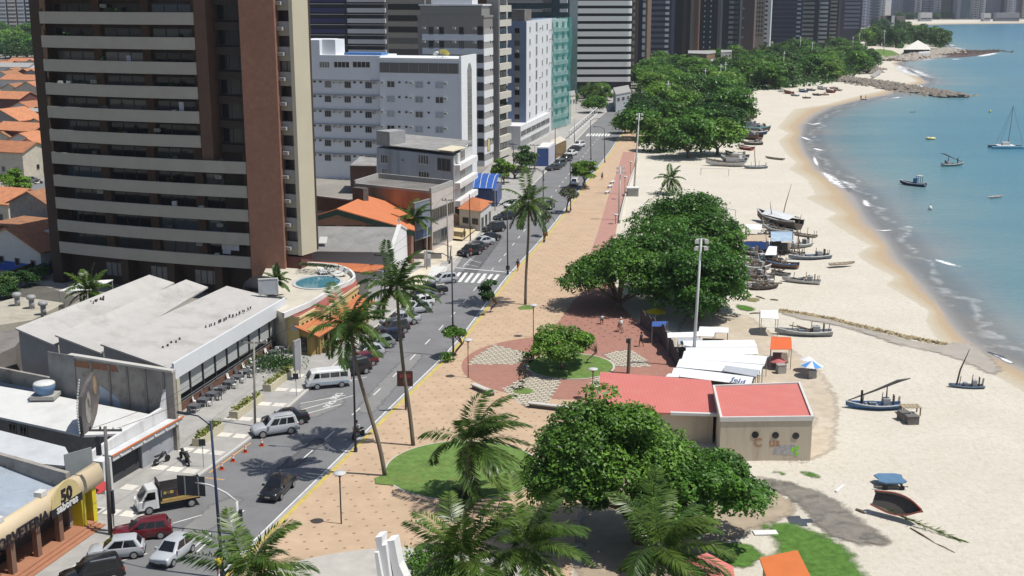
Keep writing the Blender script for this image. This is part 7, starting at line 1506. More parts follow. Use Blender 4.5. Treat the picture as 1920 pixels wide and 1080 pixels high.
for x in (1.25,-1.25):
 for s in (1,-1): o = obj('wheel', wheel_mesh(.33)[0], T, (x,s*.76,.33)); obj('rim', wheel_mesh(.33)[1], o)
loc, yaw = place((350,953), (297,963), -1, .85); T = thing('delivery_truck', 'small white delivery truck with dark printed ice cream box by the garage gate', 'truck', loc, yaw)
mb = MB(); rr = [[(x,-w,.42),(x,w,.42),(x,w,1.1),(x,w*.9,z),(x,-w*.9,z),(x,-w,1.1)] for x, z, w in ((.95,1.95,.80),(1.1,2.02,.84),(1.75,1.98,.82),(2.3,1.15,.82),(2.5,.95,.78),(2.55,.6,.74))]; mb.loft(rr); mb.build('cab', vw, T, world=False)
mb = MB(); mb.add([(2.34,-.7,1.2),(2.34,.7,1.2),(1.86,.64,1.92),(1.86,-.64,1.92)], [(0,1,2,3)]); mb.build('windscreen', car_g, T, world=False)
for s in (1,-1):
 mb = MB(); mb.add([(1.2,s*.845,1.2),(2.1,s*.845,1.2),(1.75,s*.79,1.78),(1.2,s*.79,1.78),(1.2,s*.78,1.2),(2.1,s*.78,1.2),(1.75,s*.74,1.78),(1.2,s*.74,1.78)], [(0,1,2,3),(3,2,1,0),(0,4,5,1),(1,5,6,2)]); mb.build('side_window', car_g, T, world=False)
 BX(T, 'headlight', head_m, 2.5,2.58,s*.45,s*.75,.78,.98); BX(T, 'mirror', trim_m, 1.95,2.05,s*.86,s*1.02,1.2,1.5)
 mb = MB(); mb.box(-2.4,.75,s*.86,s*.92,.95,1.88); pnl = mb.build('side_panel', mat('truck_dark_print', (.045,.04,.04), .5, .2, 2), T, world=False)
 mb = MB(); mb.box(-2.38,.73,s*.921,s*.93,.96,1.14); mb.build('gold_stripe', mat('truck_gold', (.50,.34,.10), .5, .2, 1.5), pnl, world=False)
 mb = MB(); mb.box(-1.6,-.4,s*.921,s*.93,1.22,1.62); mb.box(-1.3,-.6,s*.921,s*.93,1.63,1.85); mb.build('printed_sundae', mat('truck_print', (.32,.10,.05), .5, .6, 4), pnl, world=False)
 mb = MB(); mb.box(-.15,.6,s*.921,s*.93,1.5,1.72); mb.build('printed_badge', mat('truck_gold', (.5,.34,.1)), pnl, world=False)
BX(T, 'bed', mat('truck_bed', (.42,.28,.12), .6), -2.45,.85,-.92,.92,.78,.93); BX(T, 'headboard', trim_m, .78,.88,-.92,.92,.95,2.35); BX(T, 'cargo', mat('cargo_grey', (.30,.31,.33), .7), -2.35,.7,-.84,.84,.94,1.15); BX(T, 'tailgate', trim_m, -2.45,-2.39,-.9,.9,.95,2.0); BX(T, 'chassis', trim_m, -2.3,1.0,-.4,.4,.45,.77)
for s in (1,-1): text('box_lettering', '50', .3, frame_k, T, T.matrix_basis @ basis((.05 if s < 0 else .4, s*.935, 1.52), (1 if s < 0 else -1,0,0), (0,s,0)), .004, 'LEFT', .01)
for x in (1.75,-1.5):
 for s in (1,-1): o = obj('wheel', wheel_mesh(.34)[0], T, (x,s*.76,.34)); obj('rim', wheel_mesh(.34)[1], o)
def moto(label, loc, yaw, col, group=None):
 T = thing('motorcycle', label, 'motorcycle', loc, yaw, group)
 for x in (.62,-.62):
  m = MB(); m.loft([[(q*math.cos(2*math.pi*k/14), y, q*math.sin(2*math.pi*k/14)) for k in range(14)] for y, q in ((-.05,.24),(-.045,.3),(.045,.3),(.05,.24))]); obj('wheel', m.mesh('wheel', tyre_m), T, (x,0,.3))
 TU(T, 'frame', trim_m, [(.62,0,.3),(.45,0,.95),(.1,0,.7),(-.62,0,.35)], [.04,.05,.13,.05], 6); mb = MB(); mb.tube([(.42,0,.82),(.2,0,.92),(0,0,.82)], [.08,.15,.1], 8); mb.build('tank', PAINT[col], T, True, world=False)
 BX(T, 'seat', trim_m, -.7,-.0,-.13,.13,.78,.86); TU(T, 'handlebar', rim_m, [(.4,-.36,1.02),(.45,0,.97),(.4,.36,1.02)], .02, 5); BX(T, 'headlight', head_m, .5,.6,-.09,.09,.8,.95); TU(T, 'exhaust', rim_m, [(.2,-.15,.3),(-.8,-.18,.35)], .05, 6); return T
p = P(345,866); moto('black motorcycle parked by the low ramp beside the garage gate', (p.x,p.y,.14), 2.2, 'black', 'motorcycles by the garage gate'); p = P(352,872); moto('motorcycle parked nearest the pavement slabs by the garage', (p.x,p.y,.14), 2.0, 'dark', 'motorcycles by the garage gate'); p = P(304,872); moto('dark motorcycle leaning at the grey gate panel', (p.x,p.y,.14), 1.0, 'dark', 'motorcycles by the garage gate')
pm_ = P(672,822); moto('motorcycle ridden past the lamp post beside the yellow kerb', (pm_.x,pm_.y,.02), -2.1, 'dark'); p = P(72,345); moto('motorcycle parked on the back street', (p.x,p.y,.02), .6, 'dark')
# -- people
skin_m = mat('skin', (.20,.105,.065), .6, .06); hair_m = mat('hair', (.02,.015,.012), .8)
def person(label, px, py, yaw, shirt, shorts, pose='walk', z=.15, loc=None, h=1.7, hat=None):
 p = loc or P(px, py, z); T = thing('person', label, 'person', tuple(p), yaw); k = h/1.72
 J = dict(pel=(0,0,.95),sp=(0,0,1.15),ch=(0,0,1.38),nk=(0,0,1.5),hd=(.02,0,1.63))
 if pose == 'walk': L_ = [((.02,.1,.9),(.16,.1,.52),(.2,.1,.1),(.34,.1,.05)),((-.02,-.1,.9),(-.05,-.1,.5),(-.3,-.1,.14),(-.2,-.1,.05))]; A_ = [((0,.2,1.42),(-.1,.25,1.14),(.02,.26,.88)),((0,-.2,1.42),(.12,-.25,1.14),(.28,-.24,.93))]
 elif pose == 'sit': J = dict(pel=(0,0,.0),sp=(-.02,0,.2),ch=(.02,0,.45),nk=(.06,0,.57),hd=(.1,0,.7)); L_ = [((.08,.1,.0),(.45,.14,.05),(.42,.14,-.38),(.56,.14,-.42)),((.08,-.1,.0),(.45,-.14,.05),(.42,-.14,-.38),(.56,-.14,-.42))]; A_ = [((.03,.2,.48),(.18,.24,.24),(.42,.2,.2)),((.03,-.2,.48),(.18,-.24,.24),(.42,-.2,.2))]
 else: L_ = [((0,.1,.9),(.02,.11,.5),(0,.11,.1),(.14,.12,.05)),((0,-.1,.9),(.01,-.11,.5),(0,-.11,.1),(.14,-.12,.05))]; A_ = [((0,.2,1.42),(-.03,.25,1.14),(.04,.25,.88)),((0,-.2,1.42),(-.03,-.25,1.14),(.06,-.25,.88))]
 vs = [J['pel'],J['sp'],J['ch'],J['nk'],J['hd'],(J['hd'][0]+.02,0,J['hd'][2]+.1)]; rad = [.14,.125,.15,.055,.095,.07]; es = [(0,1),(1,2),(2,3),(3,4),(4,5)]
 for l in L_:
  o = len(vs); vs += list(l); rad += [.09,.065,.045,.04]; es += [(0,o),(o,o+1),(o+1,o+2),(o+2,o+3)]
 for a in A_:
  o = len(vs); vs += list(a); b_ = Vector(a[2]); w = (b_-Vector(a[1])).normalized(); vs.append(tuple(b_+w*.1)); rad += [.055,.042,.03,.035]; es += [(2,o),(o,o+1),(o+1,o+2),(o+2,o+3)]
 me = bpy.data.meshes.new('body'); me.from_pydata([tuple(c*k for c in v) for v in vs], es, []); o = bpy.data.objects.new('body', me); COL.objects.link(o)
 o.modifiers.new('skin', 'SKIN'); sk_ = me.skin_vertices[0].data
 for i, r in enumerate(rad): sk_[i].radius = (r*k, r*k)
 sk_[0].use_root = True; s_ = o.modifiers.new('sub', 'SUBSURF'); s_.levels = 1; s_.render_levels = 1; me.materials.append(skin_m); dg = bpy.context.evaluated_depsgraph_get()
 m2 = bpy.data.meshes.new_from_object(o.evaluated_get(dg)); bpy.data.objects.remove(o); m2.materials.clear(); m2.materials.append(skin_m); obj('body', m2, T)
 V = Vector; c = lambda v: V(v)*k; mb = MB()
 ring = lambda q, rx, ry: [(q.x+rx*k*math.cos(t), q.y+ry*k*math.sin(t), q.z) for t in np.linspace(0, 2*math.pi, 11)[:-1]]
 mb.loft([ring(c(J['pel']),.16,.19), ring(c(J['sp']),.155,.185), ring(c(J['ch']),.16,.22), ring(c(J['nk'])-V((0,0,.03)),.09,.12)])
 for a in A_: mb.tube([c(a[0]), (c(a[0])+c(a[1]))*.5], .075*k, 7)
 mb.build('shirt', shirt, T, True, world=False); mb = MB()
 for l in L_: mb.tube([c(l[0])+V((0,0,.08)), c(l[0])*.3+c(l[1])*.7], [.115*k,.10*k], 8)
 mb.build('shorts', shorts, T, True, world=False); hd = c(J['hd']); mb = MB(); mb.lathe(hd.x-.02, hd.y, [(.10,hd.z+.0),(.115,hd.z+.06),(.10,hd.z+.13),(.03,hd.z+.17)], 10); mb.build('hair' if not hat else 'cap', hat or hair_m, T, True, world=False); return T
cl = {k: mat('cloth_'+k, c, .9, .1, 4) for k, c in dict(white=(.62,.62,.60), red=(.42,.05,.05), blue=(.10,.16,.30), dark=(.04,.04,.045), olive=(.16,.14,.06), yellow=(.6,.5,.05), grey=(.2,.2,.2)).items()}
person('person in dark clothes walking on the promenade near the red track', 1129, 338, 2.0, cl['olive'], cl['dark']); person('person in red standing at the foot of the lamp post by the kerb', 1021, 452, 1.0, cl['red'], cl['dark'], 'stand'); person('person in dark shirt and red shorts walking by the yellow kerb', 971, 508, 4.2, cl['dark'], cl['red'])
person('person in red shirt and pale trousers beside the black parked car', 883, 484, 0.5, cl['red'], cl['white'], 'stand', .02); person('person in olive shirt in the sunny forecourt', 871, 449, 3.9, cl['olive'], cl['olive'], 'stand'); person('dark shirted person at the edge of the beach grove shade', 1202, 650, 2.6, cl['dark'], cl['dark'])
person('person standing at the trunk of the tiered kerb tree', 1094, 356, 1.0, cl['dark'], cl['blue'], 'stand'); person('second person in the shade of the tiered kerb tree', 1097, 357, 2.0, cl['grey'], cl['dark'], 'stand'); person('person in yellow vest at the bottom edge by the blue lamp post', 412, 1082, 2.0, cl['yellow'], cl['dark'], 'stand')
person('left person wading with the small raft in the shallow water', 1614, 187, 1.0, cl['dark'], cl['dark'], 'stand', .05); person('right person wading with the small raft in the shallow water', 1623, 187, 3.0, cl['grey'], cl['dark'], 'stand', .05)
person('motorcyclist in white shirt riding by the yellow kerb', 0, 0, -2.1, cl['white'], cl['dark'], 'sit', loc=Vector((pm_.x-.05, pm_.y-.1, .95))); person('person in white seated in the shade of the beach grove', 1128, 600, -1.6, cl['white'], cl['dark'], 'sit', loc=P(1128,600,.62))
pc_ = P(1163,622,.157); BK = thing('bicycle', 'dark bicycle ridden by the person in white on the red plaza', 'bicycle', tuple(pc_), 1.9)
for x in (.52,-.52): m = MB(); m.loft([[(q*math.cos(2*math.pi*k/16), y, q*math.sin(2*math.pi*k/16)) for k in range(16)] for y, q in ((-.02,.28),(-.02,.33),(.02,.33),(.02,.28),(-.02,.28))], cap=False); obj('wheel', m.mesh('wheel', tyre_m), BK, (x,0,.33))
mb = MB(); mb.tube([(-.52,0,.33),(-.05,0,.3),(.38,0,.8),(-.2,0,.78),(-.05,0,.3)], .025, 5); mb.tube([(.52,0,.33),(.36,0,.95)], .025, 5); mb.build('frame', trim_m, BK, world=False); mb = MB(); mb.tube([(.33,-.28,1.0),(.36,0,.98),(.33,.28,1.0)], .018, 5); mb.build('handlebar', rim_m, BK, world=False); mb = MB(); mb.box(-.36,-.1,-.07,.07,.86,.92); mb.build('saddle', trim_m, BK, world=False)
person('cyclist in white shirt and cap riding across the red plaza', 0, 0, 1.9, cl['white'], cl['dark'], 'sit', loc=Vector((pc_.x+.07, pc_.y-.2, 1.08)), hat=cl['white'])
cone_o = mat('cone_orange', (.60,.10,.03), .5, .06); T0 = None
for px, py, lab in ((491,836,'orange traffic cone next to the silver suv'),(460,848,'orange traffic cone second from the silver suv'),(437,865,'orange traffic cone third from the silver suv'),(416,880,'orange traffic cone nearest the delivery truck')):
 p = P(px, py, .014)
 if T0 is None:
  T0 = thing('traffic_cone', lab, 'traffic cone', tuple(p), .4, 'traffic cones along the kerb'); mb = MB(); mb.box(-.2,.2,-.2,.2,0,.04); mb.build('base', cone_o, T0, world=False); mb = MB(); mb.lathe(0,0,[(.16,.04),(.03,.72)],12); mb.build('cone', cone_o, T0, True, world=False); mb = MB(); mb.lathe(0,0,[(.118,.3),(.086,.47)],12); mb.lathe(0,0,[(.071,.55),(.056,.63)],12); mb.build('band', frame_w, T0, world=False)
 else: dup(T0, p, .9*px, lab)
# == street furniture
pole_k = mat('pole_dark', (.035,.04,.05), .5, .1); pole_w = mat('mast_grey', (.50,.51,.50), .5, .06); pole_c = mat('concrete_pole', (.30,.28,.25), .85, .12, 1); wood = mat('weathered_wood', (.17,.13,.10), .85, .25, 2); rust_p = mat('orange_post', (.30,.16,.08), .7, .15)
def topof(base, top): return PY(top[0], top[1], P(*base).y)
def lamp(label, base, top, arm=(-1.9,.3), m=pole_k, r=.11):
 p = P(*base); t = topof(base, top)-p; T = thing('street_lamp', label, 'street lamp', tuple(p), 0, 'dark street lamps along the shore road')
 mb = MB(); mb.tube([(0,0,0),(t.x,t.y,t.z)], [r,r*.6], 8); mb.build('pole', m, T, True, world=False); mb = MB(); mb.cyl(0,0,0,.5,r*1.5); mb.build('base', m, T, world=False)
 a = Vector((arm[0],arm[1],.25)); TU(T, 'arm', m, [t-Vector((0,0,.3)), t+a*.5+Vector((0,0,.1)), t+a], .05, 5); e = t+a; u = a.normalized()
 mb = MB(); mb.loft([[(e.x+u.x*s*.75-.13*k*u.y*c, e.y+u.y*s*.75+.13*k*u.x*c, e.z+h) for c, h in ((-1,-.04),(1,-.04),(.7,.08),(-.7,.08))] for s, k in ((0,.6),(.4,1.2),(1,.8))]); mb.build('lamp_head', pole_k, T, world=False); return T
lamp('tall dark blue lamp post in front of the delivery truck at the bottom', (418,1084), (395,790), (-1.8,.8), mat('pole_blue', (.02,.03,.07), .5), .13)
lamp('dark lamp post beside the leaning palm and the yellow kerb', (667,850), (661,618)); lamp('dark lamp post behind the wind bent kerb tree', (850,668), (847,480)); lamp('dark lamp post next to the flowering kerb tree', (952,515), (951,385)); lamp('dark lamp post by the person in red', (1020,456), (1018,320)); lamp('dark lamp post at the tiered kerb tree', (1070,396), (1069,292)); lamp('slim lamp post at the far end of the ochre promenade', (1134,306), (1133,240)); lamp('slim lamp post on the road side before the far crossing', (1108,300), (1107,225), (1.5,.3))
lamp('slim arm lamp by the crossing ramp at the left kerb', (843,496), (846,460), (-2,-.3)); lamp('low double arm lamp beside the forecourt of the blue kiosk', (1019,340), (1019,318), (-2.5,.2))
def mast(label, base, top, heads=4, r=.2):
 p = P(*base); t = topof(base, top)-p; T = thing('floodlight_mast', label, 'floodlight mast', tuple(p), 0, 'white floodlight masts along the beach')
 mb = MB(); mb.tube([(0,0,0),(t.x,t.y,t.z)], [r,r*.55], 8); mb.build('pole', pole_w, T, True, world=False)
 mb = MB(); mb.box(t.x-.5,t.x+.5,t.y-.05,t.y+.05,t.z-.9,t.z-.82); mb.box(t.x-.5,t.x+.5,t.y-.05,t.y+.05,t.z-.1,t.z-.02); mb.build('crossbar', pole_w, T, world=False)
 for k in range(heads): a = k*2.1; x, y, z = t.x+.42*(-1)**k, t.y+.15*(-1)**(k//2), t.z-.95+.8*(k//2); mb = MB(); mb.loft([[(x+c*.1, y-.1, z+d*.1) for c, d in ((-1,-1),(1,-1),(1,1),(-1,1))],[(x+c*.22+.1*(-1)**k, y-.4, z-.1+d*.2) for c, d in ((-1,-1),(1,-1),(1,1),(-1,1))]]); mb.build('floodlight', frame_w, T, world=False)
for b, t, lab in (((1299,690),(1315,447),'tallest white floodlight mast rising from the market tarps'),((1188,366),(1199,212),'white floodlight mast at the top of the red track'),((1160,414),(1163,312),'white mast beside the red track above the beach grove'),((1252,206),(1253,152),'floodlight mast standing in the middle of the promenade grove'),((1322,176),(1323,128),'first mast of the pair in the green belt'),((1350,170),(1352,120),'mast left of its close twin in the green belt'),((1359,166),(1361,116),'mast right of its close twin in the green belt'),((1466,147),(1471,96),'floodlight mast in the green belt under the navy glass tower'),((1519,124),(1524,78),'floodlight mast under the grey striped tower'),((1499,108),(1501,68),'mast behind the masts of the green belt'),((1657,102),(1659,56),'mast on the grass bank of the headland'),((1598,99),(1600,68),'mast left of the headland car park'),((1611,94),(1612,62),'mast right of the headland car park'),((1724,76),(1726,58),'small mast among the headland trees')): mast(lab, b, t, 4 if b[1] > 300 else 2, .2 if b[1] > 300 else .24)
def disk(label, base, top, m=pole_k):
 p = P(*base, .15); t = HT(p.x, p.y, top); T = thing('disc_lamp', label, 'garden lamp', tuple(p), 0, 'disc topped promenade lamps'); h = t-.15
 mb = MB(); mb.cyl(0,0,0,h-.3,.055); mb.build('post', m, T, True, world=False); LA(T, 'bracket', m, False, 0,0,[(.05,h-.35),(.3,h-.06),(.05,h-.2)],10); LA(T, 'lamp_disc', pole_w, True, 0,0,[(.42,h-.06),(.5,h-.03),(.48,h+.04),(.1,h+.1)],16)
disk('black post lamp with pale disc on the promenade left of the lawn disc', (640,982), 887); disk('orange post disc lamp at the left tip of the white tiles', (878,708), 637, rust_p); disk('disc lamp near the solitary palm', (1000,632), 572, rust_p); disk('orange post disc lamp in front of the red roof kiosk', (1111,748), 692, rust_p); disk('small orange post lamp on the red track', (1171,374), 331, rust_p); disk('small orange post lamp at the far end of the red track', (1182,325), 303, rust_p); disk('short lamp hidden by the beach grove on the red track', (1154,420), 402, rust_p)
def upole(label, base, top, w=1.2, m=pole_c, wood_=False, arm=True, r=.12):
 p = P(*base, .14); t = topof(base, top)-p; T = thing('utility_pole', label, 'utility pole', tuple(p), 0, 'concrete utility poles on the left pavement')
 mb = MB(); mb.tube([(0,0,-.1),(t.x,t.y,t.z)], [r,r*.7], 8); mb.build('pole', m, T, True, world=False)
 if arm:
  BX(T, 'crossarm', m, t.x-w,t.x+w,t.y-.06,t.y+.06,t.z-.35,t.z-.2)
  for k in (-.9,-.3,.5,.95): LA(T, 'insulator', frame_w if k > 0 else pole_k, False, t.x+w*k, t.y, [(.05,t.z-.2),(.09,t.z-.1),(.05,t.z+.02)], 7)
 return p+t
t1 = upole('utility pole with crossarm and equipment by the ice cream parlour', (207,1002), (197,800), 1.2, mat('pole_grey_dark', (.13,.125,.12), .85), r=.18)
T = thing('pole_equipment', 'dark cable boxes and street light arm on the pole by the parlour', 'equipment', tuple(P(207,1000))); p = P(207,1000);
for dx, z0, z1 in ((.3,1.6,3.4),(-.35,6.2,7.6)): mb = MB(); mb.obox((p.x+dx,p.y), (1,0), .16, .15, z0, z1); mb.build('cable_box', pole_k, T)
mb = MB(); mb.tube([(p.x+.3,p.y,.2),(p.x+.32,p.y,6)], .06, 5); mb.build('conduit', frame_g, T)
t2 = upole('utility pole with crossarm in front of the restaurant shed', (478,799), (476,637), 1.2); t3 = upole('utility pole between chapel and kerb palms', (722,560), (720,475), 1.3, pole_k); t4 = upole('tall pale utility pole at the crossing forecourt', (840,490), (838,372), .8); t5 = upole('thin pole at the terrace wall past the forecourt', (882,452), (880,364), .5, pole_k, arm=False, r=.1); upole('thin dark pole in front of the orange hall', (651,470), (647,384), .5, pole_k, arm=False, r=.1); t6 = upole('utility pole beside the young tree at the blue canopy', (964,335), (962,268), .8, pole_k); t7 = upole('utility pole at the blue kiosk', (1003,322), (1003,270), 1.2); t8 = upole('pole at the white forecourt beyond the blue kiosk', (1041,302), (1041,240), .6, pole_k, arm=False); upole('far pole by the white railing wall', (1077,268), (1077,222), .6, arm=False); upole('thin pale pole beside the service cabinet', (800,505), (801,425), .5, arm=False, r=.08)
wire = mat('wire_black', (.02,.02,.02), .6)
for a, b, lab in ((t1,t2,'power line from the parlour pole to the shed pole'),(t2,t3,'power line from the shed pole to the chapel pole'),(t3,t4,'power line from the chapel pole to the crossing pole'),(t4,t6,'power line from the crossing pole to the blue canopy pole'),(t6,t7,'power line from the blue canopy pole to the kiosk pole')):
 T = thing('power_line', lab, 'power line', tuple(a));
 for o in (-.9,.9):
  mb = MB(); mb.tube([a+(b-a)*s+Vector((o,0,-.1-1.1*math.sin(math.pi*s))) for s in np.linspace(0,1,12)], .018, 4); mb.build('cable', wire, T)
p = P(447,1003); T = thing('gantry_sign', 'back of a dark road sign hung on a curved white arm over the lane', 'road sign', tuple(p)); h = HT(p.x,p.y,940); tip = PY(342,899,p.y+1)
mb = MB(); mb.tube([(p.x,p.y,0),(p.x,p.y,h)], .12, 8); mb.build('post', pole_w, T, True); mb = MB(); mb.tube([Vector((p.x,p.y,h)), PY(425,925,p.y+.2), PY(395,910,p.y+.5), tip], .075, 7); mb.build('arm', pole_w, T, True)
q0, q1 = PY(332,904,p.y+.9), PY(384,912,p.y+.6); fq = Fac(q0, q1); WB(T, 'panel', mat('sign_back', (.045,.05,.055), .6, .15, 1), fq, 0, fq.L, q1.z-.8, q1.z+.75, -.06, 0)
for u in (.6, fq.L-.5): WB(T, 'bracket', frame_g, fq, u-.04, u+.04, q1.z-.75, q1.z+.7, .01, .07)
mb = MB(); mb.obox((p.x+.25,p.y), (1,0), .12, .12, 1.0, 2.0); mb.build('signal_box', pole_k, T)
T = thing('street_board', 'dark maroon advertising board on a post at the yellow kerb', 'sign', tuple(P(761,768))); p = P(761,768,.15); fq = Fac(p-Vector((.75,.1,0)), p+Vector((.75,-.1,0))); z0, z1 = HT(p.x,p.y,722), HT(p.x,p.y,694); mb = MB(); mb.cyl(p.x,p.y,0,z1-.1,.1); mb.build('post', pole_k, T); WB(T, 'board', mat('board_maroon', (.075,.035,.035), .5, .2, 1), fq, 0, fq.L, z0, z1, .1, .3); WB(T, 'printed_band', mat('board_red', (.26,.05,.05), .5, .3, 4), fq, .25, fq.L-.2, (z0+z1)/2+.1, (z0+z1)/2+.45, .3, .33)
for px, py, tp, lab in ((382,876,823,'small dark street sign on a thin post by the slab pavement'),(556,742,700,'thin bus stop post beside the pylon sign'),(849,640,622,'round dark sign on the lamp post beyond the wind bent tree'),(952,508,498,'round dark sign low on the lamp post by the crossing')):
 p = P(px,py,.14); h = HT(p.x,p.y,tp); T = thing('street_sign', lab, 'street sign', tuple(p)); mb = MB(); mb.cyl(p.x,p.y,.1,h,.03); mb.build('post', frame_g, T); mb = MB(); mb.box(p.x-.28,p.x+.28,p.y-.06,p.y-.03,h-.6,h); mb.build('plate', pole_k, T)
T = thing('wooden_post', 'thick weathered wooden post on the plaza behind the red roof', 'post', tuple(P(1178,700))); p = P(1178,700,.15); h = HT(p.x,p.y,634); mb = MB(); mb.tube([(p.x,p.y,.1),(p.x+.05,p.y,h)], [.2,.17], 8); mb.build('post', wood, T); mb = MB(); mb.box(p.x-.3,p.x+.1,p.y-.2,p.y+.2,h-.5,h-.1); mb.build('bracket', pole_k, T)
for px, py, lab in ((1139,363,'white stone bench nearest the camera beside the red track'),(1144,352,'middle white stone bench beside the red track'),(1148,344,'farthest white stone bench beside the red track')):
 p = P(px,py,.15); T = thing('stone_bench', lab, 'bench', tuple(p), R(65), 'white benches by the red track'); BX(T, 'seat', white_w, -1,1,-.3,.3,.35,.5)
 for x in (-.7,.7): BX(T, 'leg', white_w, x-.15,x+.15,-.25,.25,0,.35)
for a, b, lab in (((884,728),(922,744),'short concrete bench at the left edge of the plaza'),((990,764),(1092,776),'long concrete bench behind the huge almond tree'),((1090,776),(1128,782),'end piece of the long concrete bench by the kiosk')):
 fq = Fac(P(*a,.15), P(*b,.15)); T = thing('concrete_bench', lab, 'bench', tuple(fq.A)); WB(T, 'seat', conc_pale, fq, 0, fq.L, .5, .64, -.5, .1); WB(T, 'base', mat('bench_dark', (.10,.095,.09), .9), fq, .1, fq.L-.1, .15, .5, -.4, 0)
T = thing('track_wall', 'low white wall between the red track and the sand', 'wall', tuple(P(1188,330))); pts = L([(1160,420),(1166,392),(1172.5,366),(1180,342),(1189.5,318),(1194,300)]); mb = MB(); a, b = offset(pts,.02), offset(pts,.28)
for i in range(5): mb.prism([a[i],a[i+1],b[i+1],b[i]], .0, .75)
mb.build('wall', conc_pale, T)
T = thing('track_kiosk', 'small grey kiosk box beside the mast on the red track', 'kiosk', tuple(P(1186,368))); p = P(1186,368); mb = MB(); mb.box(p.x-1.1,p.x+1.1,p.y-.8,p.y+.8,0,1.7); mb.build('body', gry, T); mb = MB(); mb.box(p.x-1.25,p.x+1.25,p.y-1,p.y+1,1.71,1.85); mb.build('roof', white_w, T)
T = thing('white_sculpture', 'white abstract sculpture of curved upright fins at the bottom edge', 'sculpture', tuple(P(730,1110,.158))); Ys = P(730,1112).y; sw = mat('sculpture_white', (.74,.74,.74), .6, .03)
for pts, dy in (([(703,1008),(716,1006),(716,1023),(723,1022),(735,1120),(722,1120)], 0), ([(725,1015),(739,1013),(742,1030),(748,1060),(768,1120),(743,1120)], .35), ([(702,1036),(708,1036),(722,1120),(712,1120)], -.25)):
 q = [PY(a, b, Ys+dy) for a, b in pts]; q = [v if v.z > .2 else Vector((v.x,v.y,.16)) for v in q]; mb = MB(); n = len(q); dpt = Vector((.25,.9,0)); mb.add(q+[v+dpt for v in q], [tuple(range(n-1,-1,-1)), tuple(range(n,2*n))]+[(i,(i+1)%n,n+(i+1)%n,n+i) for i in range(n)]); mb.build('fin', sw, T)
# == beach kiosks, stalls, boats
kred = mat('kiosk_red_roof', (.53,.165,.14), .7, .05, .5, .1, dirt=(.50,.22,.19), dirt_or_light_amt=.4, dirt_or_light_scale=.4, wave=('X', 1.0, .1)); kwall = mat('kiosk_wall', (.50,.435,.34), .85, .05, .5, dirt=(.34,.25,.18), dirt_or_light_amt=.7, dirt_or_light_scale=.5, streak=True)
ZK = HT(P(1522,866).x, P(1522,866).y, 783); T = thing('red_roof_kiosk', 'beach kiosk with flat salmon red roof and three round holes in its beige wall', 'kiosk', tuple(P(1522,866)))
q = [P(1352,784,ZK), P(1524,782,ZK), P(1499,718,ZK), P(1338,724,ZK)]; mb = MB(); mb.prism(q, 0, ZK-.25); mb.build('wall', kwall, T); mb = MB(); mb.prism(q, ZK-.12, ZK-.06); mb.build('roof', kred, T)
for i in range(4): fq = Fac(q[i], q[(i+1)%4]); WB(T, 'roof_edge', mat('roof_edge_white', (.60,.58,.55), .7, .08), fq, -.08 if i%2 == 0 else .12, fq.L+(.08 if i%2 == 0 else -.12), ZK-.3, ZK+.1, -.12, .08)
fk = Fac(q[0], q[1])
for px, py in ((1416,815),(1454,816),(1492,817)): u, z = fk.hit(px, py); mb = MB(); wallpoly(mb, fk, [(u+.3*math.cos(a), z+.3*math.sin(a)) for a in np.linspace(0,2*math.pi,17)[:-1]], .0, .05); mb.build('round_hole', glass_d, T)  # dark disc imitates the shade inside each round hole
gr = mat('graffiti_red', (.36,.20,.12), .8); u, z = fk.hit(1413, 837); text('graffiti', 'C  us', 1.05, gr, T, basis(fk.w(u,z,.01), fk.u, fk.n), .004, 'LEFT', .03)
mb = MB(); u, z = fk.hit(1490,845); [wallpoly(mb, fk, [(u+a-.17,z+b-.2),(u+a+.12,z+b-.22),(u+a+.18,z+b+.16),(u+a-.1,z+b+.2)], 0, .02+.004*i) for i, (a, b) in enumerate(((-.2,.1),(.15,.25),(.15,-.25)))]; mb.build('graffiti_green', mat('graffiti_lime', (.22,.60,.06), .7, .2, 3), T)
mb = MB(); u, z = fk.hit(1470,843); wallpoly(mb, fk, [(u-1,z-.4),(u+.9,z-.5),(u+1,z+.5),(u-.8,z+.4)], 0, .012); mb.build('painted_patch', mat('grey_patch2', (.36,.34,.34), .8, .3, 3, dirt=(.1,.1,.1)), T)
T = thing('long_red_kiosk', 'long kiosk with sloping salmon red roof left of the kiosk with round holes', 'kiosk', tuple(P(1240,790)))
q = [P(1125,770,2.9), P(1346,777,2.9), P(1333,713,3.4), P(1125,697,3.4)]; mb = MB(); mb.solid(q, .16); mb.build('roof', kred, T); c = (q[0]+q[2])/2; mb = MB(); mb.prism([c+(v-c)*.93 for v in q], 0, 2.72); mb.build('wall', kwall, T); fq = Fac(q[0], q[1]); WB(T, 'gutter', frame_w, fq, fq.L*.6, fq.L, 2.8, 3.05, .0, .35)
kor = mat('kiosk_orange_roof', (.60,.17,.05), .7, .06, .8)
T = thing('orange_roof_kiosk', 'kiosk with orange sheet roof at the bottom edge beside the weeds', 'kiosk', tuple(P(1470,1100))); q = [P(1424,1046,2.6), P(1495,1031,3.0), P(1530,1100,3.0), P(1455,1130,2.6)]; mb = MB(); mb.solid(q, .12); mb.build('roof', kor, T); c = (q[0]+q[2])/2; mb = MB(); mb.prism([c+(v-c)*.85 for v in q], 0, 2.4); mb.build('wall', kwall, T)
T = thing('corner_red_roof', 'red gabled roof under the palm at the bottom edge', 'kiosk', tuple(P(1310,1100))); a, b = P(1318,1037,3.6), P(1250,1048,3.0);
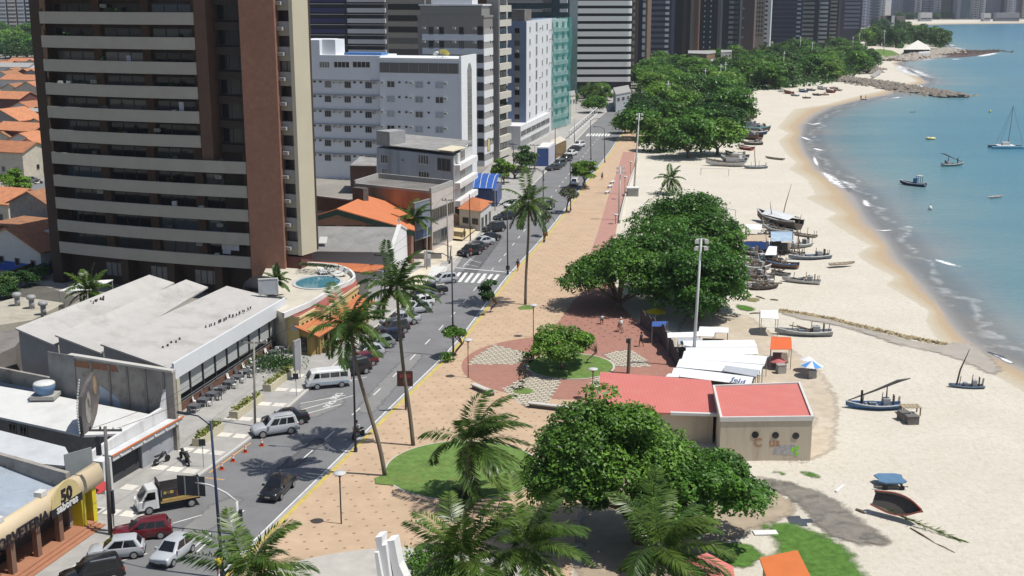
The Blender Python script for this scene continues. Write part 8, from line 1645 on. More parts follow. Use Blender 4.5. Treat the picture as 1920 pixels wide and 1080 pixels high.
for q in ([P(1262,1060,3.7), P(1325,1036,3.7), P(1375,1062,2.7), P(1385,1130,2.7), P(1262,1130,3.2)],): mb = MB(); mb.solid(q, .14); mb.build('roof', kred, T); c = sum(q, Vector())/5; mb = MB(); mb.prism([c+(v-c)*.85 for v in q], 0, 2.5); mb.build('wall', kwall, T)
T = thing('white_box', 'white box on the sand under the huge almond tree', 'box', tuple(P(1322,938))); p = P(1322,945); mb = MB(); mb.box(p.x-.5,p.x+.5,p.y-.4,p.y+.4,0,1.1); mb.build('body', white_w, T); mb = MB(); mb.box(p.x-.55,p.x+.55,p.y-.45,p.y+.45,1.1,1.16); mb.build('lid', frame_g, T)
tarp = mat('white_tarp', (.72,.73,.73), .6, .04, .6, dirt=(.6,.62,.66), dirt_or_light_amt=.4); tarpb = mat('blue_tarp', (.04,.09,.28), .6, .15, 1); tarpg = mat('grey_tarp', (.40,.42,.45), .6, .08)
def canopy(label, q, z, m, sag=.35, name='market_stall', cat='market stall', group='white tarp market stalls', goods=True, thick=.04):
 q = [P(a, b, z) for a, b in q]; c = sum(q, Vector())/len(q); T = thing(name, label, cat, (c.x, c.y, 0), 0, group); mb = MB(); n = len(q)
 m0, m1 = (q[0]+q[-1])/2+Vector((0,0,sag)), (q[1]+q[2])/2+Vector((0,0,sag))
 for f_ in ([q[0],q[1],m1,m0],[m0,m1]+q[2:]): mb.solid(f_, thick)
 mb.build('tarp', m, T)
 for v in q: w = c+(v-c)*.95; mb = MB(); mb.tube([(w.x,w.y,0),(w.x,w.y,z)], .04, 5); mb.build('post', frame_g, T)
 if goods: d = [c+(v-c)*.75 for v in q]; mb = MB(); mb.prism([(v.x,v.y) for v in d], .7, .8); mb.build('counter', wood, T); mb = MB(); mb.prism([(c+(v-c)*.6)[:2] for v in q], .0, .69); mb.build('cloth', cl['grey'], T)
 return T
canopy('farthest long white tarp stall of the market row', [(1284,651),(1420,650),(1408,637),(1276,639)], 2.3, tarp); canopy('second white tarp stall behind the tall mast', [(1286,663),(1422,664),(1417,651),(1286,652)], 2.35, tarp); canopy('third and longest white tarp stall by the tall mast', [(1279,672),(1434,683),(1442,668),(1286,657)], 2.3, tarp); canopy('fourth white tarp stall with blue lettering patch', [(1268,688),(1425,703),(1434,684),(1279,672)], 2.3, tarp); t5_ = canopy('nearest white tarp stall touching the long red kiosk', [(1258,704),(1408,722),(1416,706),(1268,689)], 2.4, tarp)
canopy('flat grey tarp laid over the end of the fourth stall', [(1356,695),(1418,706),(1426,694),(1360,685)], 2.75, tarpg, .1, goods=False); canopy('small white tarp at the corner of the long red kiosk', [(1248,706),(1272,707),(1277,702),(1256,700)], 2.5, tarp, .1, goods=False)
canopy('ragged white awning at the back of the market', [(1252,633),(1302,632),(1304,624),(1250,626)], 2.3, tarp); canopy('cluttered pale awning under the front tree of the grove', [(1305,630),(1338,631),(1342,622),(1303,621)], 2.2, tarp, .15); canopy('pale plastic sheet stall beside the grove trunks', [(1310,622),(1366,624),(1366,614),(1312,612)], 2.1, tarp, .12); canopy('grey board stall roof between market rows', [(1272,646),(1316,644),(1314,633),(1270,634)], 2.2, tarpg, .05); canopy('dark blue tarp stall below the yellow parasol', [(1222,612),(1248,612),(1252,602),(1224,603)], 2.2, tarpb, .3)
ft = Fac(P(1258,704,2.4), P(1408,722,2.4)); text('tarp_lettering', 'feld', .95, mat('print_blue', (.06,.09,.2), .7), t5_, basis(P(1370,714,2.66), ft.u, (0,-.35,.9)), .003, 'LEFT', .02)
T = thing('mural_wall', 'dark jagged painted panels closing the market toward the red plaza', 'wall', tuple(P(1245,650))); pts = smooth_line(L([(1200,610),(1222,626),(1240,645),(1258,672),(1270,692)]),1); dkw = mat('mural_dark', (.07,.07,.075), .85, .25, 1, dirt=(.12,.12,.12))
for i in range(4):
 fq = Fac(pts[i], pts[i+1]); z = (2.0,2.2,2.5,2.1)[i]; mb = MB(); wallpoly(mb, fq, [(0,0),(fq.L-.02,0),(fq.L-.02,z*.9),(fq.L*.75,z*1.05),(fq.L*.5,z*.86),(fq.L*.25,z*1.08),(0,z)], -.08, 0); mb.build('panel', dkw, T)
canopy('tan topped hut with blue side cloth among the beached boats', [(1392,452),(1440,452),(1442,440),(1390,441)], 2.2, mat('tan_tarp', (.45,.36,.26), .8, .1), .5, 'beach_hut', 'hut', 'huts among the beached boats')
fq = Fac(P(1391,454,2.1), P(1441,454,2.1)); T = thing('blue_curtain', 'blue cloth hanging along the front of the tan topped hut', 'curtain', tuple(fq.A)); WB(T, 'cloth', mat('curtain_blue', (.05,.12,.38), .8, .15, 2), fq, 0, fq.L, 1.0, 2.15, 0, .05)
canopy('white curtained frame at the back of the boat yard', [(1397,430),(1428,431),(1429,421),(1398,420)], 2.3, tarp, .1, 'beach_hut', 'hut', 'huts among the beached boats'); canopy('hut with blue and white painted board roof in the boat yard', [(1446,452),(1488,452),(1487,434),(1445,434)], 2.4, mat('painted_board', (.35,.45,.55), .7, .3, 1, dirt=(.1,.2,.4)), .05, 'beach_hut', 'hut', 'huts among the beached boats'); canopy('white sail stretched over a frame in the boat yard', [(1434,478),(1456,478),(1457,462),(1442,461)], 1.8, tarp, .1, 'beach_hut', 'hut', 'huts among the beached boats', False); canopy('white roofed beach hut at the edge of the promenade grove', [(1367,203),(1386,204),(1388,195),(1368,194)], 2.6, tarp, .1, 'beach_hut', 'hut', 'huts among the beached boats'); canopy('white striped stall by the green bank past the grove', [(1378,190),(1387,190),(1386,183),(1379,183)], 3.2, tarp, .1, 'beach_hut', 'hut', 'huts among the beached boats')
canopy('orange square tent on the sand next to the grey boat', [(1444,655),(1485,655),(1482,632),(1446,631)], 2.4, mat('tent_orange', (.62,.13,.04), .6, .05), .5, 'square_tent', 'tent', None)
canopy('white printed roof shelter beside the grey boat', [(1427,596),(1460,598),(1456,581),(1424,584)], 2.3, tarp, .5, 'square_tent', 'tent', None, False)
def parasol(label, px, py, top, c1, c2, r=1.3, tilt=(0,0)):
 p = P(px,py); h = HT(p.x,p.y,top); T = thing('parasol', label, 'parasol', tuple(p)); TU(T, 'pole', frame_w, [(0,0,0),(tilt[0]*.4,tilt[1]*.4,h)], .03, 6); q = Vector((tilt[0]*.4,tilt[1]*.4,h))
 for k in range(8):
  a0, a1 = k*math.pi/4, (k+1)*math.pi/4; e = lambda a: q+Vector((r*math.cos(a), r*math.sin(a), -.55-tilt[0]*.3*math.cos(a)-tilt[1]*.3*math.sin(a))); mb = MB(); m_ = (e(a0)+e(a1))/2+Vector((0,0,.06)); mb.add([q,e(a0),m_,e(a1)], [(0,1,2,3)]); mb.build('panel', (c1,c2)[k%2], T, world=False)
pw, pb, pr_, py_ = [mat('parasol_'+n, c, .7, .05) for n, c in (('white',(.65,.65,.65)),('blue',(.10,.27,.60)),('red',(.42,.12,.12)),('yellow',(.68,.52,.02)))]
parasol('blue and white parasol over a grey cooler on the sand', 1521, 708, 676, pb, pw, 1.25); parasol('white parasol with red emblem behind the blue and white one', 1511, 698, 668, pw, pw, 1.0, (.6,.3)); parasol('faded red parasol left of the blue and white one', 1457, 693, 668, pr_, pr_, .95); parasol('yellow parasol at the edge of the beach grove', 1229, 603, 577, py_, py_, 1.35);
def box(name, label, px, py, w, d, h, m, rz=0, lid=None, group=None):
 p = P(px,py,.03); T = thing(name, label, name.split('_')[-1], tuple(p), rz, group); BX(T, 'body', m, -w/2,w/2,-d/2,d/2,0,h); BX(T, 'lid', lid or m, -w/2-.03,w/2+.03,-d/2-.03,d/2+.03,h,h+.06)
cg = mat('cooler_grey', (.34,.33,.31), .6, .1); bx = mat('crate_dark', (.14,.13,.125), .8, .2)
box('drink_cooler', 'grey cooler box beside the faded red parasol', 1464, 701, .9, .7, 1.0, cg, .2); box('drink_cooler', 'grey cooler box under the blue and white parasol', 1522, 710, .8, .7, .9, cg); box('dark_crate', 'left of two dark crates behind the blue sailing boat', 1694, 788, .9, .9, .85, bx, .3); box('dark_crate', 'right of two dark crates behind the blue sailing boat', 1709, 795, 1.1, .8, .8, bx, .1); box('white_board', 'white board lying on the weeds above the orange roof', 1435, 1001, 1.7, .7, .08, white_w, .05)
def plank(label, a, b, r, m, z=.12, name='driftwood_plank', cat='plank'):
 p, q = P(*a,z), P(*b,z); T = thing(name, label, cat, tuple(p)); mb = MB(); mb.tube([p,(p+q)/2+Vector((0,0,.05)),q], [r,r*1.1,r*.8], 6); mb.build('beam', m, T)
plank('white plank lying by the muddy drain', (1567,922), (1582,910), .11, white_w); plank('dark beam lying in front of the boat gear pile', (1365,537), (1446,541), .14, wood); plank('short plank beside the dry weed mound', (1418,556), (1434,561), .12, wood); plank('grey plank right of the dry weed mound', (1444,562), (1459,563), .12, wood); plank('pale plank in front of the white printed shelter', (1406,588), (1426,587), .1, wood); plank('crooked branch on the sand right of the tilted boat', (1707,990), (1752,1018), .06, wood); plank('thin stick trailing from the crooked branch', (1752,1018), (1790,1036), .03, wood); plank('dark branch right of the muddy drain', (1605,955), (1622,962), .1, wood)
T = thing('palm_leaf', 'fallen green palm leaf lying along the tilted boat', 'palm leaf', tuple(P(1650,960))); rs = np.random.default_rng(5); a_, b_ = P(1645,950,.7), P(1804,1014,.1); n = 150; t = rs.uniform(0.1,1,n)[:,None]; c = np.array(a_)*(1-t)+np.array(b_)*t; dd = np.array((b_-a_).normalized()); v = norm(dd+rs.normal(size=(n,3))*.28); C = c+v*.3; obj('blade', quads('blade', C-np.array(a_), v*.35, norm(np.cross(v, rs.normal(size=(n,3))))*.03, rs.uniform(.4,1,n), LF_P), T, tuple(T.matrix_basis.inverted()@a_)); mb = MB(); mb.tube([a_,b_], [.06,.015], 5); mb.build('stem', mat('leaf_stem', (.35,.34,.16), .6), T)
T = thing('board_cart', 'blue notched board on a two wheeled beach cart', 'cart', tuple(P(1668,918))); mb = MB(); fq = PY; cx = P(1668,912); mb.prism([(cx.x+x*1.15, cx.y+y*1.35) for x, y in ((-1.0,-.5),(-.6,-.75),(.6,-.75),(1.0,-.5),(.88,0),(1.0,.5),(.6,.75),(-.6,.75),(-1.0,.5),(-.88,0))], .62, .74); mb.build('board', mat('board_blue', (.10,.19,.30), .5, .12, 2), T); mb = MB(); mb.tube([(cx.x-1.6,cx.y-.9,.35),(cx.x+1.2,cx.y-.9,.35)], .05, 5); mb.build('axle', wood, T)
for x in (-.65,.7): mb = MB(); mb.box(cx.x+x-.06,cx.x+x+.06,cx.y-.9,cx.y+.7,.36,.62); mb.build('leg', wood, T); mb = MB(); mb.cyl(0,0,-.05,.05,.22,n=12); o = mb.build('wheel', tyre_m, T, world=False); o.location = (cx.x+x-T.location.x, cx.y-.95-T.location.y, .25); o.rotation_euler.x = math.pi/2
def goal(label, a, b, top):
 p, q = P(*a), P(*b); h = HT(p.x,p.y,top); T = thing('goal_frame', label, 'goal', tuple(p));
 for v in (p, q): mb = MB(); mb.tube([(v.x,v.y,0),(v.x,v.y,h)], .07, 6); mb.build('post', pole_w, T)
 mb = MB(); mb.tube([(p.x,p.y,h),(q.x,q.y,h)], .06, 6); mb.build('crossbar', pole_w, T)
goal('white goal frame on the sand in front of the long beached boat', (1314,329), (1366,331), 315); goal('thin goal frame behind the boat yard', (1364,405), (1379,408), 391)
T = thing('work_table', 'slatted wooden table behind the stern of the blue sailing boat', 'table', tuple(P(1706,778))); c = P(1706,778)
for k in range(5): mb = MB(); mb.box(c.x-.9+k*.38,c.x-.62+k*.38,c.y-.6,c.y+.6,.86,.92); mb.build('slat', mat('table_wood', (.34,.28,.18), .8, .2), T)
for a, b in ((-1,-1),(1,-1),(1,1),(-1,1)): mb = MB(); mb.box(c.x+a*.8-.05,c.x+a*.8+.05,c.y+b*.5-.05,c.y+b*.5+.05,0,.86); mb.build('leg', wood, T)
# -- boats
def gear(label, px, py, w):
 g = random.Random(px); T = thing('gear_pile', label, 'fishing gear', tuple(P(px,py)), 0, 'gear piles in the boat yard')
 for k in range(4): x, y = g.uniform(-w,w), g.uniform(-w,w); BX(T, 'crate', (bx, cg, wood, white_w)[k], x-.4, x+.4, y-.3, y+.3, 0, g.uniform(.4,1.2))
 for k in range(9): x, y = g.uniform(-w,w), g.uniform(-w,w); TU(T, 'pole', (wood, cg)[k%2], [(x,y,0),(x+g.uniform(-2,2),y+g.uniform(-1,1),g.uniform(.3,1.9))], .07, 5)
 TU(T, 'log', wood, [(-w*1.4,-w,.15),(w*1.3,-w*.9,.15)], .14, 6)
HULL = {k: mat('hull_'+k, c, .6, .12, 1, dirt=tuple(v*.55 for v in c), dirt_or_light_amt=.5, dirt_or_light_scale=.8) for k, c in dict(white=(.58,.57,.54), grey=(.33,.34,.34), blue=(.08,.17,.33), dark=(.10,.085,.075), brown=(.17,.10,.075), red=(.34,.07,.05), teal=(.12,.28,.30), navy=(.04,.06,.13), bluegrey=(.19,.23,.27), sand=(.38,.32,.24)).items()}
sail_d = mat('furled_sail', (.085,.08,.08), .9, .2, 2)
bl = random.Random(9)
for a_ in (('gear pile with poles under the right edge of the beach grove',1398,520,1.7),('gear pile of crates between grey boat and brown boat',1418,492,1.5),('gear pile beside the blue cloth hut',1402,468,1.6),('gear pile behind the stretched white sail',1448,462,1.3),('gear pile of planks at the lower boat yard',1430,528,1.8),('gear pile by the covered boat',1440,426,1.3),('gear pile at the promenade grove edge',1392,246,2.0),('gear pile near the white roofed hut',1390,216,2.2)): gear(*a_)
def boat(label, a, b, col, stripe='white', z=.0, beam=.26, parts='tc', mast=None, group=None, deep=.2, cat='boat', heel=0.0, inner='dark'):
 A, B = P(*a), P(*b); d = B-A; Ln = d.length; T = thing('fishing_boat' if cat == 'boat' else 'raft', label, cat, ((A.x+B.x)/2,(A.y+B.y)/2,z), math.atan2(d.y,d.x), group)
 if heel: T.rotation_euler.x = heel
 bw, dp = Ln*beam*.56, Ln*deep*.58; rings, inr, rail = [], [], []
 for i in range(11):
  t = i/10; x = -Ln/2+Ln*t; w = bw*max(.06, (1-max(0,(t-.42)/.58)**2.1)*(.68+.32*min(1,t/.35))); s = dp*(1+.55*(abs(t-.4)/.6)**2.2); k = dp*(.04+.5*max(0,(t-.75)/.25)**2)
  rings.append([(x,-w,s),(x,-w*.93,s*.55+k*.4),(x,-w*.45,k+.02),(x,w*.45,k+.02),(x,w*.93,s*.55+k*.4),(x,w,s),(x,w*.86,s),(x,w*.8,s*.55),(x,-w*.8,s*.55),(x,-w*.86,s)]); rail.append((x,w,s))
 mb = MB(); mb.loft(rings); mb.build('hull', HULL[col], T, world=False)
 mb = MB(); [mb.add([(r0[7][0],r0[7][1],r0[7][2]+.02),(r0[8][0],r0[8][1],r0[8][2]+.02),(r1[8][0],r1[8][1],r1[8][2]+.02),(r1[7][0],r1[7][1],r1[7][2]+.02)], [(0,1,2,3)]) for r0, r1 in zip(rings[:-1], rings[1:])]; mb.build('deck', HULL[inner], T, world=False)
 for s in (1,-1): TU(T, 'rub_rail', HULL[stripe], [(x,s*(w+.02),zz-.08*dp) for x, w, zz in rail], dp*.11, 5)
 if 't' in parts:
  for t in (.25,.45,.62): x = -Ln/2+Ln*t; w = bw*.8; BX(T, 'thwart', HULL['sand'], x-.1,x+.1,-w,w,dp*.8,dp*.88)
 if 'c' in parts: mb = MB(); x = -Ln*.22; mb.box(x-Ln*.06,x+Ln*.06,-bw*.5,bw*.5,dp*.56,dp*1.05+.55); mb.build('cabin_box', HULL['grey'], T, world=False); BX(T, 'hatch', HULL['bluegrey'], -.02*Ln,.09*Ln,-bw*.45,bw*.45,dp*.56,dp*.56+.4); BX(T, 'stern_post', wood, -Ln*.36,-Ln*.34,-bw*.3,bw*.3,dp*.6,dp+.9)
 if 'h' in parts: BX(T, 'cabin', HULL['white'], -Ln*.30,-Ln*.02,-bw*.62,bw*.62,dp*.56,dp+1.1); BX(T, 'cabin_roof', HULL[stripe], -Ln*.32,0,-bw*.7,bw*.7,dp+1.1,dp+1.2); [(lambda m: (m.box(-Ln*.30+k*Ln*.09+.1,-Ln*.24+k*Ln*.09+.1,-bw*.62-.02,-bw*.62,dp+.4,dp+.85), m.build('window', glass_d, T, world=False)))(MB()) for k in range(3)]
 if 'f' in parts:
  BX(T, 'shelter_roof', HULL['white'], -Ln*.34,-Ln*.16,-bw*.55,bw*.55,dp+1.55,dp+1.65); BX(T, 'cabin_box', HULL['blue'], -Ln*.14,-Ln*.05,-bw*.5,bw*.5,dp*.56,dp+1.0)
  for x in (-Ln*.33,-Ln*.17):
   for s in (1,-1): TU(T, 'post', HULL['navy'], [(x,s*bw*.5,dp*.6),(x,s*bw*.5,dp+1.55)], .05, 5)
 if 'p' in parts:
  for x, s, l in ((-.42,1,1.1),(-.44,-.6,.9),(-.12,.5,1.5),(.2,0,1.2)): TU(T, 'pole', wood, [(x*Ln,s*bw*.6,dp*.8),(x*Ln-.1,s*bw*.6,dp+l*.8)], .045, 5)
 if 'k' in parts:
  mb = MB(); [mb.tube([(bl.uniform(-.3,.3)*Ln,bl.uniform(-1,1)*bw*.6,dp*.7),(bl.uniform(-.3,.3)*Ln,bl.uniform(-1,1)*bw*.6,dp+bl.uniform(.1,.7))], .07, 5) for _ in range(9)]; tag(mb.build('fishing_gear', wood, T, world=False), kind='stuff')
 if 's' in parts:
  TU(T, 'furled_sail', sail_d, [(Ln*.5,0,dp*1.35),(0,0,dp+1.3),(-Ln*.4,0,dp+2.3),(-Ln*.62,0,dp+2.6)], [.05,.10,.16,.04], 6); TU(T, 'mast_foot', trim_m, [(Ln*.22,0,dp*.5),(Ln*.22,0,dp+1.3)], .12, 7); mb = MB(); [mb.tube([(-Ln*.22,s*.25,dp*.6),(-Ln*.22,0,dp+1.75)], .05, 5) for s in (1,-1)]; mb.build('boom_crutch', wood, T, world=False)
 if 'w' in parts: mb = MB(); mb.solid([(-Ln*.4,-bw,dp*1.2),(Ln*.25,-bw*.9,dp*1.2),(Ln*.25,0,dp+1.1),(-Ln*.4,0,dp+.9)], .05); mb.solid([(-Ln*.4,bw,dp*1.2),(Ln*.25,bw*.9,dp*1.2),(Ln*.25,0,dp+1.1),(-Ln*.4,0,dp+.9)], .05); mb.build('cover', tarp, T, world=False)
 if mast:   # pixel of the mast tip
  tp = PY(mast[0], mast[1], (A.y+B.y)/2); f0 = Vector((mast[2] if len(mast) > 2 else 0, 0, dp*.5)); tl = T.matrix_basis.inverted()@tp; TU(T, 'mast', sail_d if len(mast) > 3 else wood, [f0,(f0*.55+tl*.45)+Vector((.18,0,0)),tl], [.10,.085,.03], 6)
 for t in (.3,.7):
  if z < .01: x = -Ln/2+Ln*t; TU(T, 'roller', wood, [(x,-bw,.08),(x,bw,.08)], .08, 6)
 return T
BG = 'fishing boats pulled up on the sand'; WG = 'boats floating in the bay'
boat('blue sailing boat with furled dark sail on a slanting boom, in front of two crates', (1690,768), (1585,766), 'blue', 'white', .05, .26, 'tcsp', None, BG, .17, inner='blue')
boat('navy sailing raft with tall curved dark mast nearest the water', (1845,729), (1778,727), 'bluegrey', 'blue', .05, .3, 'cp', (1818,655,1.0,1), BG, .14)
boat('dark hulled boat heeled over on its side beside the palm leaf', (1640,958), (1732,984), 'dark', 'red', .95, .36, '', None, None, .26, heel=1.0)
boat('long white and grey boat beside the orange tent', (1560,631), (1452,628), 'grey', 'white', .05, .24, 'tcpk', None, BG, .16, inner='grey'); boat('pale boat with gear and slanting pole below the small canoe', (1538,534), (1466,528), 'white', 'grey', .05, .28, 'tcpk', None, BG, .16, inner='grey')
boat('plain sand coloured canoe on props at the right of the boat yard', (1555,503), (1602,500), 'sand', 'sand', .4, .26, 't', None, BG, .12, inner='sand'); boat('grey blue boat with engine box and mast in the boat yard', (1557,485), (1478,488), 'bluegrey', 'white', .05, .24, 'tcp', (1498,428,1.5), BG, .15); boat('brown hulled boat with blue rim in the boat yard', (1496,506), (1426,498), 'brown', 'blue', .05, .3, 'tk', (1467,470), BG, .24)
boat('narrow grey boat with pole at the upper right of the boat yard', (1531,447), (1487,441), 'sand', 'grey', .05, .26, 'tp', (1503,402,1.5), BG, .16); boat('dark boat under a white cover with two masts', (1498,432), (1420,413), 'dark', 'white', .05, .26, 'w', (1484,345,-1.0), BG, .22); boat('grey boat wedged behind the painted board hut', (1484,440), (1434,432), 'grey', 'white', .05, .3, 'tk', None, BG, .2)
boat('weathered boat full of gear at the left of the boat yard', (1440,520), (1385,527), 'dark', 'grey', .05, .36, 'tck', None, BG, .22); boat('dark boat pile under the branches of the grove', (1432,470), (1388,478), 'dark', 'dark', .05, .34, 'ck', None, BG, .24); boat('rust red boat bow leaning by the grove', (1400,462), (1374,448), 'red', 'dark', .1, .34, 't', None, BG, .28); boat('grey boat with white crates behind the gear filled one', (1444,492), (1392,490), 'grey', 'white', .05, .32, 'tck', None, BG, .22); boat('old plank boat with ribs showing beside the dark beam', (1447,531), (1404,528), 'sand', 'grey', .05, .34, 'tp', None, BG, .2)
boat('long white cabin boat with patched sides in front of the promenade grove', (1396,313), (1323,311), 'white', 'dark', .1, .24, 'hk', None, BG, .22); boat('grey boat with bent mast right of the long cabin boat', (1438,316), (1395,317), 'bluegrey', 'white', .05, .28, 'tp', (1416,258,0,), BG, .18); boat('flat sand coloured canoe on the open sand', (1470,301), (1435,297), 'sand', 'dark', .1, .22, 't', None, BG, .1)
boat('red brown boat behind the long cabin boat', (1411,283), (1384,279), 'red', 'white', .05, .32, 't', None, BG, .26); boat('broad dark brown boat with leaning mast by the grove', (1426,264), (1383,258), 'brown', 'dark', .05, .3, 'tck', (1392,256,3), BG, .26); boat('dark boat with turquoise cover by the grove', (1440,246), (1384,250), 'dark', 'teal', .05, .26, 'ck', None, BG, .22, inner='teal'); boat('grey boat with blue tarp at the right edge of the grove', (1421,240), (1382,236), 'grey', 'blue', .05, .3, 'ck', None, BG, .24, inner='blue'); boat('pale boat stacked behind the blue covered one', (1411,228), (1380,225), 'white', 'dark', .05, .3, 'tk', None, BG, .24); boat('dark green boat at the upper end of the grove', (1412,216), (1380,212), 'dark', 'white', .05, .3, 'ck', None, BG, .26); boat('grey boat behind the long cabin boat against the trees', (1401,300), (1360,294), 'grey', 'white', .05, .28, 'tck', None, BG, .24)
for a, b, c, st, pt, lab in (((1462,494),(1424,486),'dark','white','ckp','dark boat with poles left of the brown hulled one'),((1480,520),(1446,514),'grey','dark','tk','grey boat below the brown hulled one'),((1424,482),(1386,472),'bluegrey','white','ckp','grey blue boat under the blue cloth hut'),((1432,512),(1394,504),'white','grey','tkp','white boat among the gear piles'),((1508,480),(1474,476),'brown','grey','tp','brown boat behind the engine box boat'),((1456,446),(1420,444),'navy','white','tk','navy boat between the two huts'),((1440,505),(1392,512),'grey','white','tck','low grey boat squeezed between weathered boats under the grove edge'),((1470,478),(1440,470),'dark','blue','tk','dark boat with blue rim under the stretched white sail'),((1425,545),(1383,540),'brown','grey','tc','brown boat at the lower left of the boat yard'),((1470,420),(1432,424),'sand','dark','tp','pale boat behind the white covered boat'),((1520,462),(1482,468),'grey','white','tcp','grey boat right of the painted board hut'),((1430,272),(1392,272),'dark','white','tck','dark boat stacked behind the red brown one'),((1436,252),(1398,254),'navy','white','ck','navy boat beside the turquoise covered one'),((1418,222),(1390,220),'brown','white','tk','brown boat among the stack at the upper grove'),((1408,207),(1384,206),'grey','dark','tk','grey boat nearest the white roofed hut'),((1398,306),(1352,302),'bluegrey','white','hk','patched cabin boat directly behind the long white one'),((1455,540),(1412,546),'dark','dark','tk','dark broken boat beside the dark beam'),((1415,455),(1384,460),'dark','white','ck','dark boat in front of the tan topped hut')): boat(lab, a, b, c, st, .05, .34, pt, (b[0]+12, b[1]-46) if 'p' in pt else None, BG, .26)
rr_ = [(1478,176,'red','red upturned looking boat at the left of the far boat row'),(1490,180,'bluegrey','grey blue boat in the far boat row'),(1512,184,'brown','brown planked boat lying apart in front of the far row'),(1505,173,'blue','small blue boat in the far boat row'),(1531,179,'dark','black boat in the right half of the far boat row'),(1546,178,'red','bright red boat at the front right of the far row'),(1556,174,'red','red boat second from the right of the far row'),(1570,170,'grey','grey boat at the right end of the far row'),(1563,166,'red','dark red boat behind the right end of the far row'),(1540,168,'white','white boat in the middle of the far row'),(1520,170,'dark','dark boat behind the brown planked one'),(1466,172,'white','pale boat at the edge of the green belt')]
for i, (px, py, c, lab) in enumerate(rr_): boat(lab, (px+8,py+1), (px-8,py-1+i%3), c, 'white' if i % 2 else 'dark', .05, .36, 'tk', None, 'small boats in the far boat row', .26)
boat('blue and white motor boat with frame shelter floating in the bay', (1735,352), (1687,346), 'navy', 'white', .0+.06, .25, 'f', None, WG, .2, inner='white'); boat('sailing boat with boom raised over the stern floating in the bay', (1766,313), (1806,311), 'grey', 'white', .06, .24, 'cs', None, WG, .17, inner='grey'); boat('small white boat floating at the right edge of the bay', (1855,373), (1880,370), 'white', 'grey', .06, .26, 't', None, WG, .14); boat('tiny dark boat far out past the sailing boats', (1706,211), (1716,211), 'dark', 'white', .06, .3, 't', None, WG, .2); boat('low raft held by two waders near the shore', (1614,187), (1625,188), 'dark', 'dark', .1, .3, '', None, None, .12, 'raft')
T = thing('round_float', 'round yellow raft with a lamp frame floating in the bay', 'float', tuple(P(1745,261,.14))); LA(T, 'ring', mat('float_yellow', (.60,.52,.16), .6), True, 0,0,[(.3,.0),(1.25,.05),(1.35,.3),(1.2,.5),(.3,.45)],18); mb = MB(); mb.cyl(0,0,.46,.5,.9); mb.build('deck', white_w, T, world=False); mb = MB(); mb.cyl(0,0,.5,1.1,.12); mb.build('lamp', frame_g, T, world=False)
for px, py, c, lab in ((1856,211,'float_yellow','small orange buoy to the right of the bay'),(1744,394,'road_paint','tiny white buoy below the blue motor boat')): T = thing('buoy', lab, 'buoy', tuple(P(px,py,.1))); LA(T, 'float', MATS[c], True, 0,0,[(.1,.0),(.42,.2),(.3,.6),(.05,.9)],10); mb = MB(); mb.cyl(0,0,.85,1.3,.04); mb.build('stick', frame_g, T, world=False)
T = thing('catamaran', 'pale blue catamaran with tall mast at the right edge of the bay', 'catamaran', tuple(P(1887,278,.13)), -.05)
for y in (-1.6,1.6):
 mb = MB(); mb.loft([[(x,y-w,.7),(x,y-w*.6,.0),(x,y+w*.6,.0),(x,y+w,.7)] for x, w in ((-4.2,.35),(-2,.5),(1,.5),(3,.3),(4.4,.05))]); mb.build('hull', HULL['bluegrey'] if y > 0 else mat('hull_sky', (.25,.42,.55), .5), T, world=False)
BX(T, 'deck', white_w, -2.6,1.8,-1.6,1.6,.72,.85); BX(T, 'cabin', HULL['white'], -1.2,.6,-.8,.8,.86,1.6); TU(T, 'mast', wood, [(.3,0,.8),(.8,.1,11.0)], [.09,.05], 6); mb = MB(); [mb.tube([(.8,.1,10.8),(x,y,.8)], .025, 4) for x, y in ((4.2,0),(-2.4,1.5),(-2.4,-1.5))]; mb.build('rigging', wire, T, world=False)
def rocks(name, line_px, wid, n, smin, smax, m, seed, hgt=1.0):
 rg = random.Random(seed); pts = densify(L(line_px), 1.0); mb = MB()
 for _ in range(n):
  i = rg.randrange(len(pts)-1); p = pts[i]+(pts[i+1]-pts[i])*rg.random(); o = rg.gauss(0, wid*.42); t = (pts[min(i+1,len(pts)-1)]-pts[max(0,i-1)]).normalized(); c = p+Vector((t.y,-t.x,0))*o; s = rg.uniform(smin, smax); z = max(.0, hgt*(1-abs(o)/wid))*rg.uniform(.3,1)
  q = [Vector((rg.gauss(0,1),rg.gauss(0,1),rg.gauss(0,1))).normalized() for _ in range(1)]; V_ = [(c.x+s*x*rg.uniform(.7,1.2), c.y+s*y*rg.uniform(.7,1.2), z+s*w*rg.uniform(.6,1)) for x, y, w in ((1,0,0),(.3,.95,0),(-.8,.6,0),(-.8,-.6,0),(.3,-.95,0),(.2,.1,.9),(-.2,-.1,-.7))]
  mb.add(V_, [(0,1,5),(1,2,5),(2,3,5),(3,4,5),(4,0,5),(1,0,6),(2,1,6),(3,2,6),(4,3,6),(0,4,6)])
 return tag(mb.build(name, m), kind='stuff')
rk1 = mat('groin_rock', (.24,.21,.175), .9, .3, .8, dirt=(.10,.085,.07), dirt_or_light_amt=.8, dirt_or_light_scale=.35); rk2 = mat('reef_rock', (.085,.06,.048), .8, .3, .4)
rocks('groin_rocks', [(1578,151),(1610,155),(1650,160),(1690,168),(1740,175),(1793,184)], 9, 900, .7, 1.6, rk1, 1, 2.0); rocks('headland_rocks', [(1676,115),(1700,110),(1730,106),(1755,102),(1778,95)], 12, 700, .9, 2.2, mat('pale_rock', (.38,.34,.29), .9, .25, .5, dirt=(.16,.13,.11), dirt_or_light_amt=.8), 2, 2.5); rocks('beach_rocks', [(1622,140),(1640,135),(1648,130)], 6, 60, .8, 1.8, rk1, 3, 1.5)
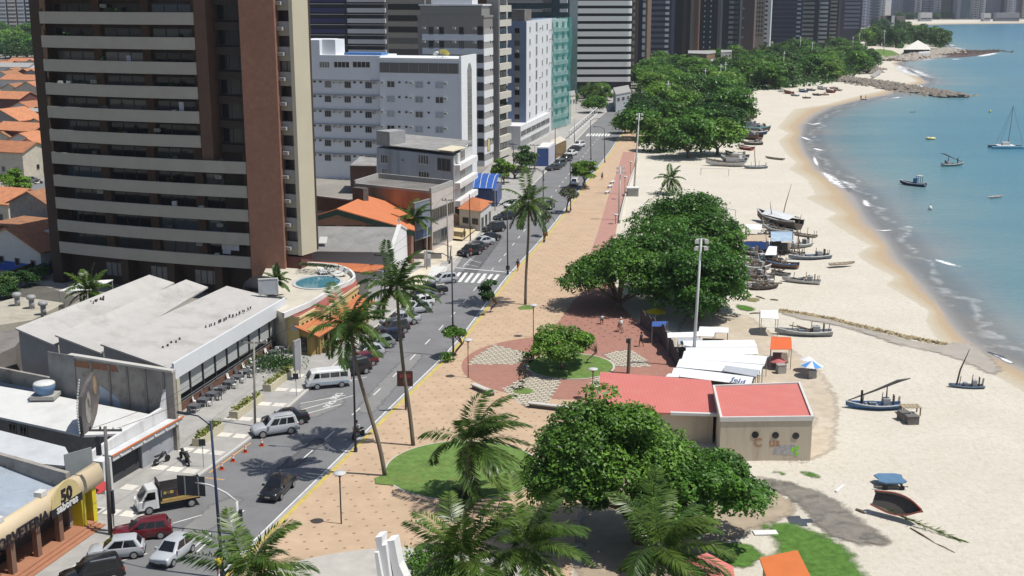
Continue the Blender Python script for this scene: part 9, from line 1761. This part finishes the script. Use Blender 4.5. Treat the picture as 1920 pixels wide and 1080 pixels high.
mb = MB(); mb.sheet(smooth_line(densify(L([(1768,108),(1785,104),(1800,96),(1780,92),(1800,93),(1835,95),(1878,94.5),(1872,98),(1845,103),(1815,107),(1790,109),(1768,108)]), 6), 2)[:-1], .2); struct('reef', mb, mat('reef_brown', (.10,.065,.05), .7, .35, .08, .8, dirt=(.05,.06,.06), dirt_or_light_amt=.8, dirt_or_light_scale=.05)); rocks('reef_rocks', [(1772,104),(1800,100),(1835,98),(1870,96)], 16, 260, .6, 1.8, rk2, 4, .3)
rocks('driftline_debris', [(1462,585),(1500,589),(1560,600),(1600,611),(1650,622),(1700,634),(1775,648)], .9, 900, .06, .26, mat('drift_debris', (.36,.29,.17), .95, .4, 2, dirt=(.1,.08,.05), dirt_or_light_amt=.9, dirt_or_light_scale=1.2), 5, .35)
rocks('rubble_bank', [(1410,862),(1440,866),(1480,868),(1525,868)], .6, 160, .05, .16, mat('pale_rubble', (.5,.46,.4), .9, .3, 2), 6, .1); rocks('shade_litter', [(1000,1000),(1080,980),(1150,960),(1250,940),(1330,945),(1420,930)], 5, 420, .04, .13, mat('litter_pale', (.5,.47,.4), .9, .3, 2), 7, .0); rocks('weed_litter', [(1470,905),(1530,940),(1580,985),(1650,1020)], 2.5, 220, .04, .12, mat('litter_pale', (.5,.47,.4)), 8, .05); rocks('sand_debris', [(1380,560),(1450,600),(1540,700),(1560,850),(1620,960),(1750,1000)], 6, 420, .03, .10, mat('drift_debris', (.36,.29,.17)), 9, .03)
T = thing('concrete_slab_ruin', 'broken concrete slab on the sand before the rock groin', 'slab', tuple(P(1645,140))); mb = MB(); mb.solid([P(1632,142,.5), P(1640,145,.4), P(1654,133,1.6), P(1648,130,1.8)], .5); mb.build('slab', gry, T)
# == sea air
hm = bpy.data.materials.new('haze'); hm.use_nodes = True; n = hm.node_tree.nodes; n.remove(n['Principled BSDF']); v = n.new('ShaderNodeVolumePrincipled'); v.inputs['Color'].default_value = (.82,.89,1,1); v.inputs['Density'].default_value = 8e-5; v.inputs['Anisotropy'].default_value = .2
hm.node_tree.links.new(v.outputs[0], n['Material Output'].inputs['Volume']); mb = MB(); mb.box(-4300,4300,-300,9100,-1.2,125); tag(mb.build('haze', hm), kind='stuff')
